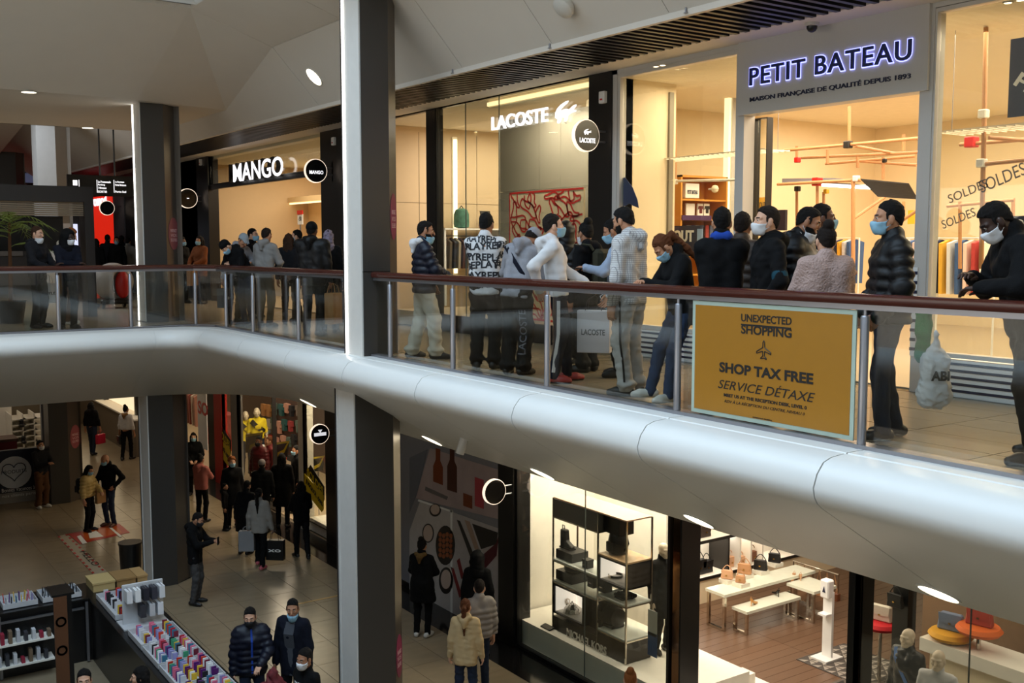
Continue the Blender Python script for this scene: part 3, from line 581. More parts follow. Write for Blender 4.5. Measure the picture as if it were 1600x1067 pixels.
z = at(700, 318, 'Y', 18.3)[2]; jm = mat('panel shadow gap', (120, 104, 80), .8); box('panel_joint', jm, XF+.1, 13.4, 18.295, 18.302, z-.004, z+.004, cp)
for px in (655, 690, 745): box('panel_joint', jm, fx(px, 18.3)-.004, fx(px, 18.3)+.004, 18.295, 18.302, .2, 3.7, cp)
YW = 17.95; x0, x1, zz = fx(687, YW, 357), fx(779, YW, 357), at(735, 357, 'Y', YW)[2]; sh = thing('display_shelf', 'lit white display shelf with hanging rail in the polo shop', 'shelf', ((x0+x1)/2, YW, .27))
box('board', white_p, x0, x1, YW-.2, YW+.3, zz-.03, zz, sh); MB().tube([(x0, YW, zz-.15), (x1, YW, zz-.15)], .012, 6).build('rail', steel, sh)
for x in (x0, x1-.04): box('upright', white_p, x, x+.04, YW-.18, YW+.28, .272, zz-.03, sh)
for k in range(12):
    x = x0+.08+(x1-x0-.16)*(k+.5)/12; MB().prism([(x, YW-.18, zz-.28), (x, YW, zz-.19), (x, YW+.18, zz-.28), (x, YW+.15, zz-.8), (x, YW-.15, zz-.8)], (.05, 0, 0)).build('hanging_garment', mat('polo cloth %d' % (k % 4), ((90, 80, 66), (40, 42, 50), (150, 140, 120), (70, 40, 34))[k % 4], .9), sh)
x = fx(721, YW, 340); bp = thing('backpack', 'green and cream patterned backpack on the polo shop shelf', 'backpack', (x, YW, zz)); MB().lathe([(.05, 0), (.15, .02), (.16, .1), (.155, .28), (.12, .37), (.05, .40)], (x, YW, zz+.001), 16).build('bag', mat('green pattern', (66, 110, 92), .8, noise=.9, nscale=18), bp, smooth=True); MB().tube([(x-.05, YW, zz+.39), (x, YW, zz+.45), (x+.05, YW, zz+.39)], .012, 6).build('handle', black_m, bp)
x = fx(760, YW, 345); bk = thing('price_easel', 'small black card stand on the polo shop shelf', 'sign', (x, YW, zz)); MB().prism([(x-.12, YW-.05, zz), (x+.12, YW-.05, zz), (x+.12, YW+.05, zz+.36), (x-.12, YW+.05, zz+.36)], (0, .02, 0)).build('card', black_m, bk); box('white_lines', white_p, x-.06, x+.06, YW-.012, YW+.0, zz+.2, zz+.24, bk)
spots(tuple(at(738, 206, 'Z', 3.795)), 'lit ceiling spots behind the white shop letters', 'paired shop ceiling spots')
# lettering and crocodile emblem
CROC = [(.02, .30), (.03, .52), (.12, .72), (.30, .88), (.52, .98), (.64, 1.0), (.58, .90), (.42, .80), (.27, .66), (.26, .57), (.42, .63), (.58, .63), (.68, .58), (.76, .64), (.86, .72), (1.0, .76), (.98, .68), (.84, .55), (.98, .50), (.97, .43), (.82, .42), (.70, .38), (.60, .30), (.58, .12), (.50, .04), (.46, .06), (.48, .2), (.42, .28), (.30, .26), (.26, .08), (.18, .0), (.12, .04), (.15, .2)]
def croc(o, w, h, X, m, parent, d=.02):
    bm = bmesh.new(); f = bm.faces.new([bm.verts.new((X, o[1]-u*w, o[2]+v*h)) for u, v in CROC]); r = bmesh.ops.extrude_face_region(bm, geom=[f])
    bmesh.ops.translate(bm, verts=[v for v in r['geom'] if isinstance(v, bmesh.types.BMVert)], vec=(-d, 0, 0)); bmesh.ops.triangulate(bm, faces=bm.faces); bmesh.ops.recalc_face_normals(bm, faces=bm.faces)
    me = bpy.data.meshes.new('emblem'); bm.to_mesh(me); bm.free(); me.materials.append(m); return link(bpy.data.objects.new('crocodile_emblem', me), parent)
sg = thing('shop_sign', 'lit white letters and crocodile emblem on the polo shop glass', 'sign', (XF-.03, fy(835), 3.1))
ftext('LACOSTE', 770, 204, 857, 183, lit_w, sg, X=XF-.03, depth=.03, bold=.01, spacing=1.03, letters=True)
o = at(868, 194, 'X', XF-.03); croc(o, o[1]-fy(903), fz(868, 162)-o[2], XF-.03, lit_w, sg); 
for px in (772, 850, 885): box('standoff', steel, XF-.03, XF, fy(px)-.006, fy(px)+.006, fz(px, 195)+.02, fz(px, 195)+.03, sg)
def blade(px, py, r, X, txt, label, emblem=False, wmark=None, bracket=1):
    """round lit blade sign facing along the walkway (normal -Y tilted none)"""
    y = fy(px, X, py); z = fz(px, py, X); t = thing('blade_sign', label, 'sign', (X, y, z), group='round blade signs')
    MB().lathe([(r*.94, -.04), (r*.94, .04)], (X, y, z), 32, (0, 1, 0)).build('disc', mat('black gloss disc', (16, 14, 14), .15), t, smooth=True)
    MB().lathe([(r*.94, -.03), (r, -.03), (r, .03), (r*.94, .03)], (X, y, z), 32, (0, 1, 0), cap=False).build('lit_rim', mat('lit rim', (255, 236, 220), .4, emit=1.2, ec=(255, 230, 205)), t, smooth=True)
    for k in (-1, 1): MB().tube([(X+r, y, z+k*.07), (X+r+.14*bracket, y, z+k*.07)], .015, 8).build('bracket_arm', steel, t)
    box('wall_plate', steel, X+r+.13*bracket, X+r+.15*bracket, y-.03, y+.03, z-.2, z+.2, t)
    if txt: text(txt, (X-r*.62, y-.041, z-(.06 if not emblem else .10)*r/.22), (1, 0, 0), UD, r*1.24, r*.30, lit_w, t, depth=.004, bold=.02)
    if emblem:
        bm = MB(); P = [(X-r*.3+u*r*.6, y-.041, z+r*.02+v*r*.38) for u, v in CROC]; bm.prism(P, (0, -.004, 0)); bm.build('emblem', lit_w, t)
    if wmark: box('white_mark', lit_w, X-.03, X+.03, y-.046, y-.041, z-.012, z+.012, t)
blade(915, 212, .215, XF-.42, 'LACOSTE', 'round lit blade sign with crocodile beside the polo shop', True)
blade(493, 267, .24, XF-.45, 'MANGO', 'round lit blade sign with white word beside the tan fashion shop')
blade(293, 310, .26, XF-.45, None, 'round lit blade sign left of the tan fashion shop', wmark=True)
blade(167, 325, .24, XF-.5, None, 'round lit blade sign before the red shop front', bracket=1.7)
for px, py, w in ((943, 151, 'the dark polo shop jamb'), (522, 220, 'the jamb right of the tan fashion shop'), (314, 253, 'the jamb left of the tan fashion shop')):
    y, z = fy(px, XF-.1, py), fz(px, py, XF-.1); al = thing('alarm_box', 'small white alarm box on '+w, 'alarm', (XF-.1, y, z)); box('case', white_p, XF-.14, XF-.08, y-.06, y+.06, z-.09, z+.07, al, bevel=.008); box('red_light', red_p, XF-.15, XF-.14, y-.02, y+.02, z-.05, z-.03, al)
# red line poster
po = thing('poster', 'cream poster covered in red wavy outlines in the polo shop window', 'poster', (9.75, 12.2, .3)); XP = 9.72
a, b = at(796, 500, 'X', XP), at(912, 294, 'X', XP); Y0, Y1, Z0, Z1 = a[1], b[1], max(a[2], .28), fz(796, 301, XP)
box('sheet', mat('cream paper', (232, 206, 168), .6), XP, XP+.03, Y1, Y0, Z0, Z1, po); rl = mat('red print line', (206, 34, 30), .5)
s = MB(); s.box(XP-.004, XP, Y1, Y0, Z1-.03, Z1); s.box(XP-.004, XP, Y1, Y0, Z0, Z0+.03); s.box(XP-.004, XP, Y0-.025, Y0, Z0, Z1)
rng = random.Random(3)
for k in range(60):
    cy_, cz_ = Y1+(k % 6+.5+rng.uniform(-.3, .3))*(Y0-Y1)/6, Z0+(k//6+.5+rng.uniform(-.3, .3))*(Z1-Z0)/10; ang = rng.uniform(-.5, .9)+math.pi*.2; L_ = rng.uniform(.22, .5); wd = rng.uniform(.05, .09); P = []
    ph = rng.uniform(0, 6)
    for q in range(29):
        tq = 2*math.pi*q/28; u = math.cos(tq)*L_/2; v = math.sin(tq)*wd*(1+.45*math.sin(3*tq+ph))+.10*math.sin(u*7+ph)
        P.append((cy_+u*math.cos(ang)-v*math.sin(ang), cz_+u*math.sin(ang)+v*math.cos(ang)))
    for (y0, z0), (y1, z1) in zip(P[:-1], P[1:]):
        if all(Y1+.02 < y < Y0-.02 for y in (y0, y1)) and all(Z0+.02 < z < Z1-.02 for z in (z0, z1)):
            d = math.hypot(y1-y0, z1-z0) or 1; nx_, nz_ = -(z1-z0)/d*.015, (y1-y0)/d*.015
            s.add([(XP-.003, y0-nx_, z0-nz_), (XP-.003, y0+nx_, z0+nz_), (XP-.003, y1+nx_, z1+nz_), (XP-.003, y1-nx_, z1-nz_)], [(0, 1, 2, 3)])
s.build('red_line_print', rl, po)
# ---------------- tan fashion shop
MR, ML_ = fy(507), fy(330)
t = thing('trim_5', 'black surround of the tan fashion shop', None, (XF, 24, 0), kind='structure')
box('upright', dark_m, XF-.08, XF+.2, 18.35, MR, 0, ZT, t); box('upright', black_m, XF-.08, XF+.2, ML_, fy(312), 0, ZT, t); box('beam', black_m, XF-.03, XF+.06, MR, ML_, fz(332, 296), fz(332, 288), t)
window(5, 'glazed front of the tan fashion shop above the beam', 331, 506, XF, fz(332, 288), fz(507, 200)-.02, black_m, .03, y0=ML_, y1=MR)
room('', XF+.1, 15, 18.5, 29.5, 0, 3.75, tan, cream2, sandfl, skip=('right',)); box('wall_right', tan, XF+.1, 15, 18.45, 18.55, 0, 3.75, kind='structure')
area('shop_ceiling_light', (11.8, 24.5, 3.7), (3.4, 8), 270, WARM)
sg = thing('shop_sign', 'big lit white stencil letters over the tan fashion shop', 'sign', (XF-.05, 24, 3.1))
ftext('MANGO', 365, 285, 443, 257, lit_side, sg, X=XF-.04, depth=.12, bold=.012, name='letter_body', spacing=1.0, letters=True); ftext('MANGO', 365, 285, 443, 257, lit_w, sg, X=XF-.161, depth=.01, bold=.012, letters=True)
nk = mat('warm niche', (236, 208, 160), .6)
ni = thing('wall_niche', 'lit shelf niche deep in the tan fashion shop', 'niche', (12.5, fy(450, 12.5), 1.2)); a, b = at(401, 322, 'X', 12.5), at(520, 322, 'X', 12.5)
box('top', nk, 12.3, 13, b[1], a[1], a[2], a[2]+.15, ni); box('side', nk, 12.3, 13, a[1]-.12, a[1], .012, a[2], ni); box('back', nk, 12.95, 13, b[1], a[1], .012, a[2], ni); box('shelf', nk, 12.35, 12.95, b[1], a[1]-.12, a[2]-1.05, a[2]-1.0, ni)
box('lit_line', mat('warm cove', (255, 232, 190)), 12.35, 12.42, b[1], a[1]-.14, a[2]-.05, a[2]-.01, ni)
sd = thing('sale_sign', 'small white sale card with red band standing in the tan shop', 'sign', (11.5, fy(468, 11.5), 2)); y, z = fy(468, 11.5), fz(468, 338, 11.5)
box('card', white_p, 11.5, 11.52, y-.17, y+.17, z-.22, z+.05, sd); box('red_band', red_p, 11.49, 11.52, y-.17, y+.17, z+.05, z+.16, sd); text('-50', (11.495, y+.1, z-.12), XD, UD, .2, .12, black_t, sd, depth=.004); MB().tube([(11.51, y, .012), (11.51, y, z-.22)], .02, 8).build('stand_pole', steel, sd); MB().lathe([(.18, 0), (.18, .02)], (11.51, y, .012), 16).build('foot', steel, sd)
ta = thing('white_counter', 'white counter inside the tan fashion shop', 'counter', (11.8, fy(430, 11.8), .012)); box('body', white_p, 11.6, 12.2, fy(455, 11.9), 28.9, .012, 1.0, ta); box('top', white_p, 11.57, 12.23, fy(457, 11.9), 28.95, 1.0, 1.04, ta)
box('wall_ledge', nk, 14.9, 15, 18.6, 29.4, fz(380, 321, 14.95)-.03, fz(380, 321, 14.95), label='thin ledge along the tan shop back wall', cat='ledge')
# ---------------- farther left on the upper floor
gp = mat('dark grey photo print', (70, 68, 70), .4, noise=.8, nscale=1.6); 
box('wall_panel', gp, XF-.02, XF+.05, fy(311), fy(277), .1, fz(290, 250), label='tall dark grey photo panel left of the tan fashion shop', cat='poster')
box('wall_right', dark_m, XF-.02, XF+.1, fy(311), 36.0, 0, ZT, kind='structure'); box('wall_right', black_m, XF+.05, XF+.2, 36.0, 52, 0, ZT, kind='structure')
box('wall_panel', mat('grey photo print', (110, 108, 112), .4, noise=.6, nscale=1.2), XF-.05, XF+.05, 36.0, 37.4, .003, 3.4, label='pale grey photo panel right of the red shop front', cat='poster')
red_l = mat('lit red panel', (226, 42, 24), .5, emit=.75, ec=(235, 40, 20))
rp = thing('shop_front_panel', 'glowing red shop front panel with white letters far along', 'sign', (XF, 44, 0)); box('panel', red_l, XF-.055, XF+.045, 37.5, 41.0, .003, 3.2, rp); text('promod', (XF-.06, 40.7, 2.75), XD, UD, 2.5, .5, lit_w, rp, depth=.02, bold=.02); text('promod', (XF-.06, 39.6, 1.0), XD, UD, 1.4, .25, black_t, rp, depth=.02)
rf = thing('shop_sign', 'dark red lit sign above the far red shop', 'sign', (8.9, 42, 3.6)); box('panel', mat('dark red lit', (120, 16, 40), .4, emit=.5, ec=(150, 10, 40)), 8.7, 8.8, 37, 44, 3.35, 3.78, rf); text('promod', (8.69, 43.2, 3.42), XD, UD, 3, .26, mat('lilac letter', (230, 190, 240), .5, emit=.8), rf, depth=.01)
box('wall_far', dark_m, -9, 22, 52, 52.2, 0, 4, kind='structure')
dsn = thing('directory_sign', 'black hanging directory board with white wayfinding text', 'sign', tuple(at(170, 290, 'Y', 26))); Yd = 26.0
a, b = at(106, 305, 'Y', Yd), at(212, 276, 'Y', Yd); box('board', black_m, a[0], b[0], Yd, Yd+.08, a[2], b[2], dsn)
for px in (157, 180): p = at(px, 276, 'Y', Yd); MB().tube([(p[0], Yd+.04, p[2]), (p[0], Yd+.04, ur(5.6) if False else 5.55)], .02, 6).build('hanger', black_m, dsn)
for px, py, w, tx in ((114, 288, 7, '1'), (153, 284, 20, 'La Promenade'), (153, 289, 11, 'Parking'), (154, 293.5, 12, 'Niveau'), (153, 299.5, 14, 'SORTIE'), (180, 284.5, 14, 'La Boutique'), (180, 289, 17, 'Porte Bretonne'), (180, 299.5, 17, 'Porte Sud')):
    p, q = at(px, py+1.5, 'Y', Yd), at(px+w, py+1.5, 'Y', Yd); text(tx, (p[0], Yd-.004, p[2]), (1, 0, 0), UD, q[0]-p[0], .05 if px != 114 else .12, lit_w, dsn, depth=.003, bold=.02)
for px in (124, 152, 178.5): p = at(px, 301, 'Y', Yd); box('white_rule', lit_w, p[0]-.006, p[0]+.006, Yd-.006, Yd, p[2], p[2]+.3, dsn)
# dark portal kiosk
pk = thing('portal_kiosk', 'dark framed portal with roller shutter behind the two youths', 'kiosk', (3.5, 23, 0)); Yk = 22.6
a, b = at(-60, 288, 'Y', Yk), at(145, 292, 'Y', Yk)
zt = b[2]; x_r = b[0]; x_i = at(131, 300, 'Y', Yk)[0]; zi = at(100, 315, 'Y', Yk)[2]
portal_m = mat('dark brown portal', (44, 37, 33), .45)
box('lintel', portal_m, a[0]-2, x_r, Yk, Yk+.5, zi, zt, pk); box('upright', portal_m, x_i, x_r, Yk, Yk+.5, 0, zi, pk); box('upright', portal_m, a[0]-2, a[0]-1.7, Yk, Yk+.5, 0, zi, pk)
zs = at(60, 318, 'Y', Yk)[2]; ze = at(60, 337, 'Y', Yk+.1)[2]
for k in range(7): zz = ze+(zi-ze)*k/7; box('shutter_slat', mat('beige shutter', (150, 132, 108), .5), a[0]-1.7, x_i, Yk+.1, Yk+.14, zz+.006, zz+(zi-ze)/7-.004, pk)
q, r_ = at(8, 365, 'Y', Yk+.6), at(98, 338, 'Y', Yk+.6); box('dark_screen', mat('black screen', (12, 12, 14), .2), q[0]-1, r_[0], Yk+.6, Yk+.7, q[2]-.35, r_[2], pk); p = at(24, 337, 'Y', Yk+.58); 
# far lit shop glimpses behind the portal
fsf = thing('far_shop_front', 'dark far shop front with small lit windows seen through the portal', 'shop front', (5, 34.3, 0))
box('wall', mat('far dark wall', (52, 48, 46), .6), at(-40, 400, 'Y', 34.3)[0], at(146, 400, 'Y', 34.3)[0], 34.3, 34.4, 0.001, at(60, 330, 'Y', 34.3)[2], fsf)
for i, (x0, y0, x1, y1, c, e) in enumerate(((0, 356, 34, 400, (110, 104, 98), 0), (62, 350, 90, 440, (160, 168, 172), .0), (36, 352, 48, 372, (70, 170, 170), 1.2), (48, 352, 58, 440, (30, 30, 40), 0), (116, 350, 121, 385, (220, 225, 255), 1.0), (128, 366, 131, 388, (255, 190, 190), .8))):
    a, b = at(x0, y1, 'Y', 34.25), at(x1, y0, 'Y', 34.25); box('window' if e else 'panel', mat('far glow %d' % i, c, .6, emit=e), a[0], b[0], 34.25, 34.3, max(a[2], .01), b[2], fsf)
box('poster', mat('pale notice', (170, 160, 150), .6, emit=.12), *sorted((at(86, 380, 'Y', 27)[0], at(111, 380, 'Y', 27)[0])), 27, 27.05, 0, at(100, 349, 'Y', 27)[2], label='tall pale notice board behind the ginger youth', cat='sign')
fs = thing('far_sign', 'dark far sign with green and white panels under the far ceiling', 'sign', (6, 40, 3)); a, b = at(0, 286, 'Y', 41), at(62, 270, 'Y', 41); box('board', black_m, a[0]-3, b[0], 41, 41.1, a[2], b[2]+.2, fs)
for x0, x1, c in ((18, 30, (40, 150, 80)), (34, 53, (90, 100, 130))): p, q = at(x0, 285, 'Y', 40.98), at(x1, 271, 'Y', 40.98); box('lit_panel', mat('far lit %d' % x0, c, .5, emit=.35), p[0], q[0], 40.96, 41, p[2], q[2], fs)
# round stickers on the pillars
pinkm = mat('pink sticker', (150, 78, 84), .4); pink2 = mat('magenta sticker', (140, 50, 84), .4)
def sticker(o, xd, w, h, m, label):
    t = thing('round_sticker', label, 'sticker', tuple(o), group='round pillar stickers'); xd = Vector(xd).normalized(); nn = xd.cross(Vector((0, 0, 1)))
    MB().prism([Vector(o)+xd*math.cos(q)*w/2+Vector((0, 0, 1))*math.sin(q)*h/2 for q in [2*math.pi*k/28 for k in range(28)]], nn*.004).build('disc', m, t)
    for k, (l, zz) in enumerate((('PARTAGEZ', .03), ('VOS', -.06), ('SELFIES', -.15))): text(l, Vector(o)-xd*w*.3+Vector((0, 0, zz)) + nn*.004, xd, UD, w*.6, .06, mat('pale sticker text', (220, 180, 180), .5), t, depth=.002)
c45 = Vector((.36, .324, 0)).normalized()
def chamf(xa, ya, w, ch, z, f=.5):
    return Vector((xa+w-ch, ya, 0)).lerp(Vector((xa+w, ya+ch*.9, 0)), f)+Vector((0, 0, z))+Vector((.67, -.74, 0))*.004
sticker(chamf(5.55, 20.3, .80, .36, fz(262, 365, 6.0), .5), c45, .36, .62, pinkm, 'faded pink round sticker on the lit pillar behind the far rail')
sticker(chamf(6.2, 12.44, .62, .20, 1.85, .5), c45, .24, .62, pink2, 'magenta round sticker on the big pillar')
sticker(chamf(6.06, 12.44, .78, .2, at(628, 1025, 'Y', 12.5)[2], .5), c45, .24, .62, pink2, 'magenta round sticker low on the big lower pillar')
sticker(chamf(5.25, 28.5, .86, .38, at(117, 683, 'Y', 28.6)[2], .55), c45, .42, .62, pinkm, 'faded pink round sticker on the lower pillar beside the blue panel')
# yellow notice on the balustrade
yn = thing('notice_board', 'yellow shopping notice with pale border fixed to the balustrade glass', 'notice', (RX, 5.7, .05)); XN = RX-.02
a, b = at(1080, 648, 'X', XN), at(1080, 467, 'X', XN); y1 = fy(1336, XN, 580); z0, z1 = max(a[2], .04), min(b[2], 1.0)
box('border_sheet', mat('pale green border', (170, 186, 172), .5), XN, XN+.012, y1, a[1], z0, z1, yn); box('yellow_face', mat('yellow print', (160, 108, 22), .42, noise=.05), XN-.003, XN, y1+.035, a[1]-.035, z0+.035, z1-.035, yn)
XT = XN-.004
for tx, x0, yb, x1, yt, bd, sh_ in (('UNEXPECTED', 1158, 502, 1237, 490, .02, 0), ('SHOPPING', 1158, 521, 1237, 507, .025, 0), ('SHOP TAX FREE', 1124, 581, 1271, 565, .035, 0), ('SERVICE DÉTAXE', 1122, 606, 1274, 589, 0, .3), ('MEET US AT THE RECEPTION DESK, LEVEL 0', 1131, 620, 1261, 614, .03, 0), ('RDV À LA RÉCEPTION DU CENTRE, NIVEAU 0', 1132, 629, 1258, 623, 0, .3), ('unexpected shopping', 1176, 653, 1206, 650, 0, 0)):
    ftext(tx, x0, yb, x1, yt, black_t, yn, X=XT, depth=.002, bold=bd, shear=sh_)
p = at(1158, 507, 'X', XT); box('rule', black_t, XT-.003, XT, fy(1236, XT, 505), p[1], p[2]-.006, p[2]+.008, yn)
pl = [(0, 1), (.06, .9), (.07, .62), (.5, .38), (.5, .28), (.07, .42), (.06, .16), (.2, .05), (.2, 0), (0, .06)]; pl = pl+[(-u, v) for u, v in reversed(pl[1:-1])]
p = at(1193, 561, 'X', XT); sc = fz(1193, 532, XT)-p[2]; s = MB()
for (u0, v0), (u1, v1) in zip(pl, pl[1:]+pl[:1]): s.tube([(XT-.001, p[1]-u0*sc*1.0, p[2]+v0*sc), (XT-.001, p[1]-u1*sc*1.0, p[2]+v1*sc)], .004, 5)
s.build('plane_outline', black_t, yn)
# ================================================================ LOWER FLOOR
ZM = -1.42
def ly(px, py=900, X=XL): return at(px, py, 'X', X)[1]
def lz(px, py, X=XL): return at(px, py, 'X', X)[2]
mkfloor = mat('brown wood floor', (104, 78, 60), .3, noise=.15, nscale=3, stretch=(1.5, 12, 1), rnd=.08)
mkwhite = mat('bright shop white', (238, 232, 220), .6); chrome = mat('polished chrome', (200, 192, 180), .12, metal=1.0); blackw = mat('black wood veneer', (30, 26, 24), .35, noise=.2, nscale=8, stretch=(1, 1, 8))
yA, yB, yC, yD = ly(812), ly(1046, 950), ly(1068, 950), ly(1328, 1000)
# handbag shop window
window(6, 'bright display window of the handbag shop', 812, 1046, XL, ZL+.06, ZM, black_m, .05, y0=yA, y1=yB, mull=(918,))
t = thing('trim_6', 'black uprights of the handbag shop front', None, (XL, yB, ZL), kind='structure')
box('upright', black_m, XL-.1, XL+.25, yA+.05, ly(786), ZL, ZM, t); box('mirror_upright', mat('bronze mirror', (150, 118, 92), .08, metal=1.0), XL-.02, XL+.3, yC+.03, yB-.06, ZL, ZM, t); box('upright', black_m, XL-.05, XL+.3, yC, yC+.03, ZL, ZM, t)
box('upright', black_m, XL-.05, XL+.25, yD-.12, yD, ZL, ZM, t)
window(7, 'right display window of the handbag shop', 1342, 1700, XL, ZL+.06, ZM, black_m, .03, y0=yD-.12, y1=-2, mull=(1545,))
room('', XL+.1, 19, -3.9, 14.2, ZL, ZM, mkwhite, None, None, skip=('right',))
box('floor', mkwhite, XL+.02, 12.0, -3.9, 14.2, ZL, ZL+.01, kind='structure')
fp = box('floor', mat('plank gap', (78, 58, 45), .8), 12.0, 19, -3.9, 14.2, ZL-.002, ZL+.006, kind='structure')
me = MB().box(.003, 1.397, .003, .197, 0, .008).mesh('floor_plank', mkfloor)
for i in range(4):
    for j in range(28): inst(me, 'floor_plank', fp, (12.0+i*1.4, 8.6+j*.2, ZL+.005))
MB().box(12, 19, -3.9, 8.6, ZL+.006, ZL+.012).build('floor_boards_beyond', mkfloor, fp)
area('shop_window_light', (10.9, 12.4, ZM-.05), (1.0, 2.6), 120, WARM2); area('shop_window_light', (9.86, 12.4, ZM-.06), (.16, 2.8), 60, WARM2, (0, math.radians(-35), 0)); area('shop_ceiling_light', (13.5, 11.6, ZM-.05), (3, 4), 170, (1, .86, .68)); area('shop_ceiling_light', (12.5, 6.5, ZM-.05), (4.5, 6), 90, WARM2)
box('display_platform', mkwhite, XL+.08, 11.3, yB-.02, 14.15, ZL+.01, -4.76, label='white raised platform of the handbag window', cat='platform')
box('wall_side', mkwhite, 11.6, 11.66, at(1040, 900, 'X', 11.6)[1], 14.2, ZL, ZM, kind='structure')
# shelving unit
su = thing('display_shelving', 'chrome framed display shelving with black boxes and white shelves', 'shelving', (10.15, 12.3, -4.76))
UX0, UX1, UY0, UY1, UZ0, UZ1 = 9.95, 10.45, 11.42, 13.22, -4.75, -2.58; um = fy(934, UX0, 900); g = .022
for x in (UX0, UX1):
    for y in (UY0, um, UY1): box('post', chrome, x-g/2, x+g/2, y-g/2, y+g/2, UZ0, UZ1, su)
def bar(z, y0, y1):
    for x in (UX0, UX1): box('rail', chrome, x-g/2, x+g/2, y0, y1, z-g/2, z+g/2, su)
    for y in (y0, y1): box('rail', chrome, UX0, UX1, y-g/2, y+g/2, z-g/2, z+g/2, su)
def shelf(z, y0, y1, m=None): box('shelf', m or mat('lit white shelf', (226, 232, 226), .3), UX0, UX1, y0, y1, z-.012, z+.012, su); bar(z-.02, y0, y1)
box('top', mat('rose wood top', (196, 160, 136), .3), UX0, UX1, UY0, UY1, UZ1-.01, UZ1+.012, su)
zt = lambda px, py: at(px, py, 'X', UX0)[2]
zb1 = zt(861, 806); box('black_box', blackw, UX0, UX1-.1, um, UY1, zb1, UZ1-.02, su); bar(zb1, um, UY1); box('black_box', blackw, UX0+.12, UX1-.1, UY0+.3, um, zb1, UZ1-.02, su)
s1 = zt(861, 872); shelf(s1, um, UY1); s2 = zt(861, 905); shelf(s2, um, UY1); s2b = zt(934, 929); shelf(s2b, UY0, um)
sr1 = zt(940, 867); box('shelf', mat('tan shelf', (200, 166, 126), .4), UX0, UX1, UY0, um, sr1-.012, sr1+.012, su)
def niche(y0, y1, z0, z1, nm):
    for a in ((UX0, UX1, y0, y0+.03, z0, z1), (UX0, UX1, y1-.03, y1, z0, z1), (UX0, UX1, y0, y1, z0, z0+.03), (UX0, UX1, y0, y1, z1-.03, z1), (UX1-.03, UX1, y0, y1, z0, z1)): box(nm, blackw, *a, su)
    box('lit_lining', mat('lit niche', (250, 240, 232), .5, emit=.8, ec=(255, 240, 228)), UX1-.05, UX1-.03, y0+.03, y1-.03, z0+.03, z1-.03, su); box('lit_lining', MATS['lit niche'], UX0+.03, UX1-.05, y1-.045, y1-.03, z0+.03, z1-.03, su); box('lit_lining', mkwhite, UX0+.03, UX1-.05, y0+.03, y1-.045, z0+.03, z0+.036, su)
nz0 = zt(940, 908); niche(UY0, um, nz0, sr1-.012, 'black_box'); mz1 = zt(861, 909); mz0 = zt(861, 955); niche(um+.35, UY1, mz0, mz1, 'black_box'); box('black_box', blackw, UX0+.1, UX1, um+.02, um+.33, mz0, mz1, su)
lo_ = zt(905, 978); box('black_box', blackw, UX0, UX1, um+.02, UY1, UZ0, UZ0+.22, su); box('black_box', blackw, UX0, UX1, UY0, um-.02, UZ0, zt(940, 988), su); shelf(zt(940, 985), UY0, um)
ftext('MICHAEL KORS', 886, 993, 948, 981, mat('satin silver letter', (205, 200, 192), .35), su, X=UX0-.016, depth=.012, bold=.015)
# goods on the shelving
leather = mat('black leather', (20, 19, 20), .35, bump=.15, bscale=90); blkbox = mat('charcoal box', (34, 32, 33), .5); gold = mat('gold metal', (190, 150, 80), .25, metal=1)
def U(px, py, X=10.12): return at(px, py, 'X', X)
def plinth(px, z, w, h, d, label): y = fy(px, 10.18, 880); return box('display_box', blkbox, 10.02, 10.02+d, y-w/2, y+w/2, z+.013, z+h, bevel=.004, label=label, cat='box')
plinth(893, s1, .42, .16, .34, 'charcoal box under the ankle boot'); plinth(893, s2, .42, .17, .34, 'charcoal box under the round bag'); 
bt = thing('ankle_boot', 'black ankle boot standing on a charcoal box', 'boot', (10.2, fy(886, 10.18, 860), s1+.16)); y = fy(886, 10.18, 860); z = s1+.16
MB().prism([(10.13, y+.13, z), (10.13, y-.15, z), (10.13, y-.15, z+.06), (10.13, y-.02, z+.12), (10.13, y-.0, z+.30), (10.13, y+.13, z+.30)], (.1, 0, 0)).build('upper', leather, bt, bevel=.015); MB().tube([(10.18, y+.12, z+.29), (10.18, y+.12, z+.36), (10.18, y+.07, z+.36), (10.18, y+.07, z+.29)], .008, 6).build('pull_tab', leather, bt); box('sole', black_m, 10.12, 10.24, y-.155, y+.135, z-.004, z+.02, bt)
y = fy(895, 10.18, 890); z = s2+.172; hb = thing('round_handbag', 'small rounded black handbag on a charcoal box', 'handbag', (10.2, y, z)); MB().lathe([(.12, 0), (.16, .03), (.16, .1), (.12, .17), (.06, .19)], (10.2, y, z), 16).build('body', leather, hb, smooth=True); MB().tube([(10.2, y-.1, z+.17), (10.2, y, z+.2), (10.2, y+.1, z+.17)], .01, 6).build('handle', leather, hb)
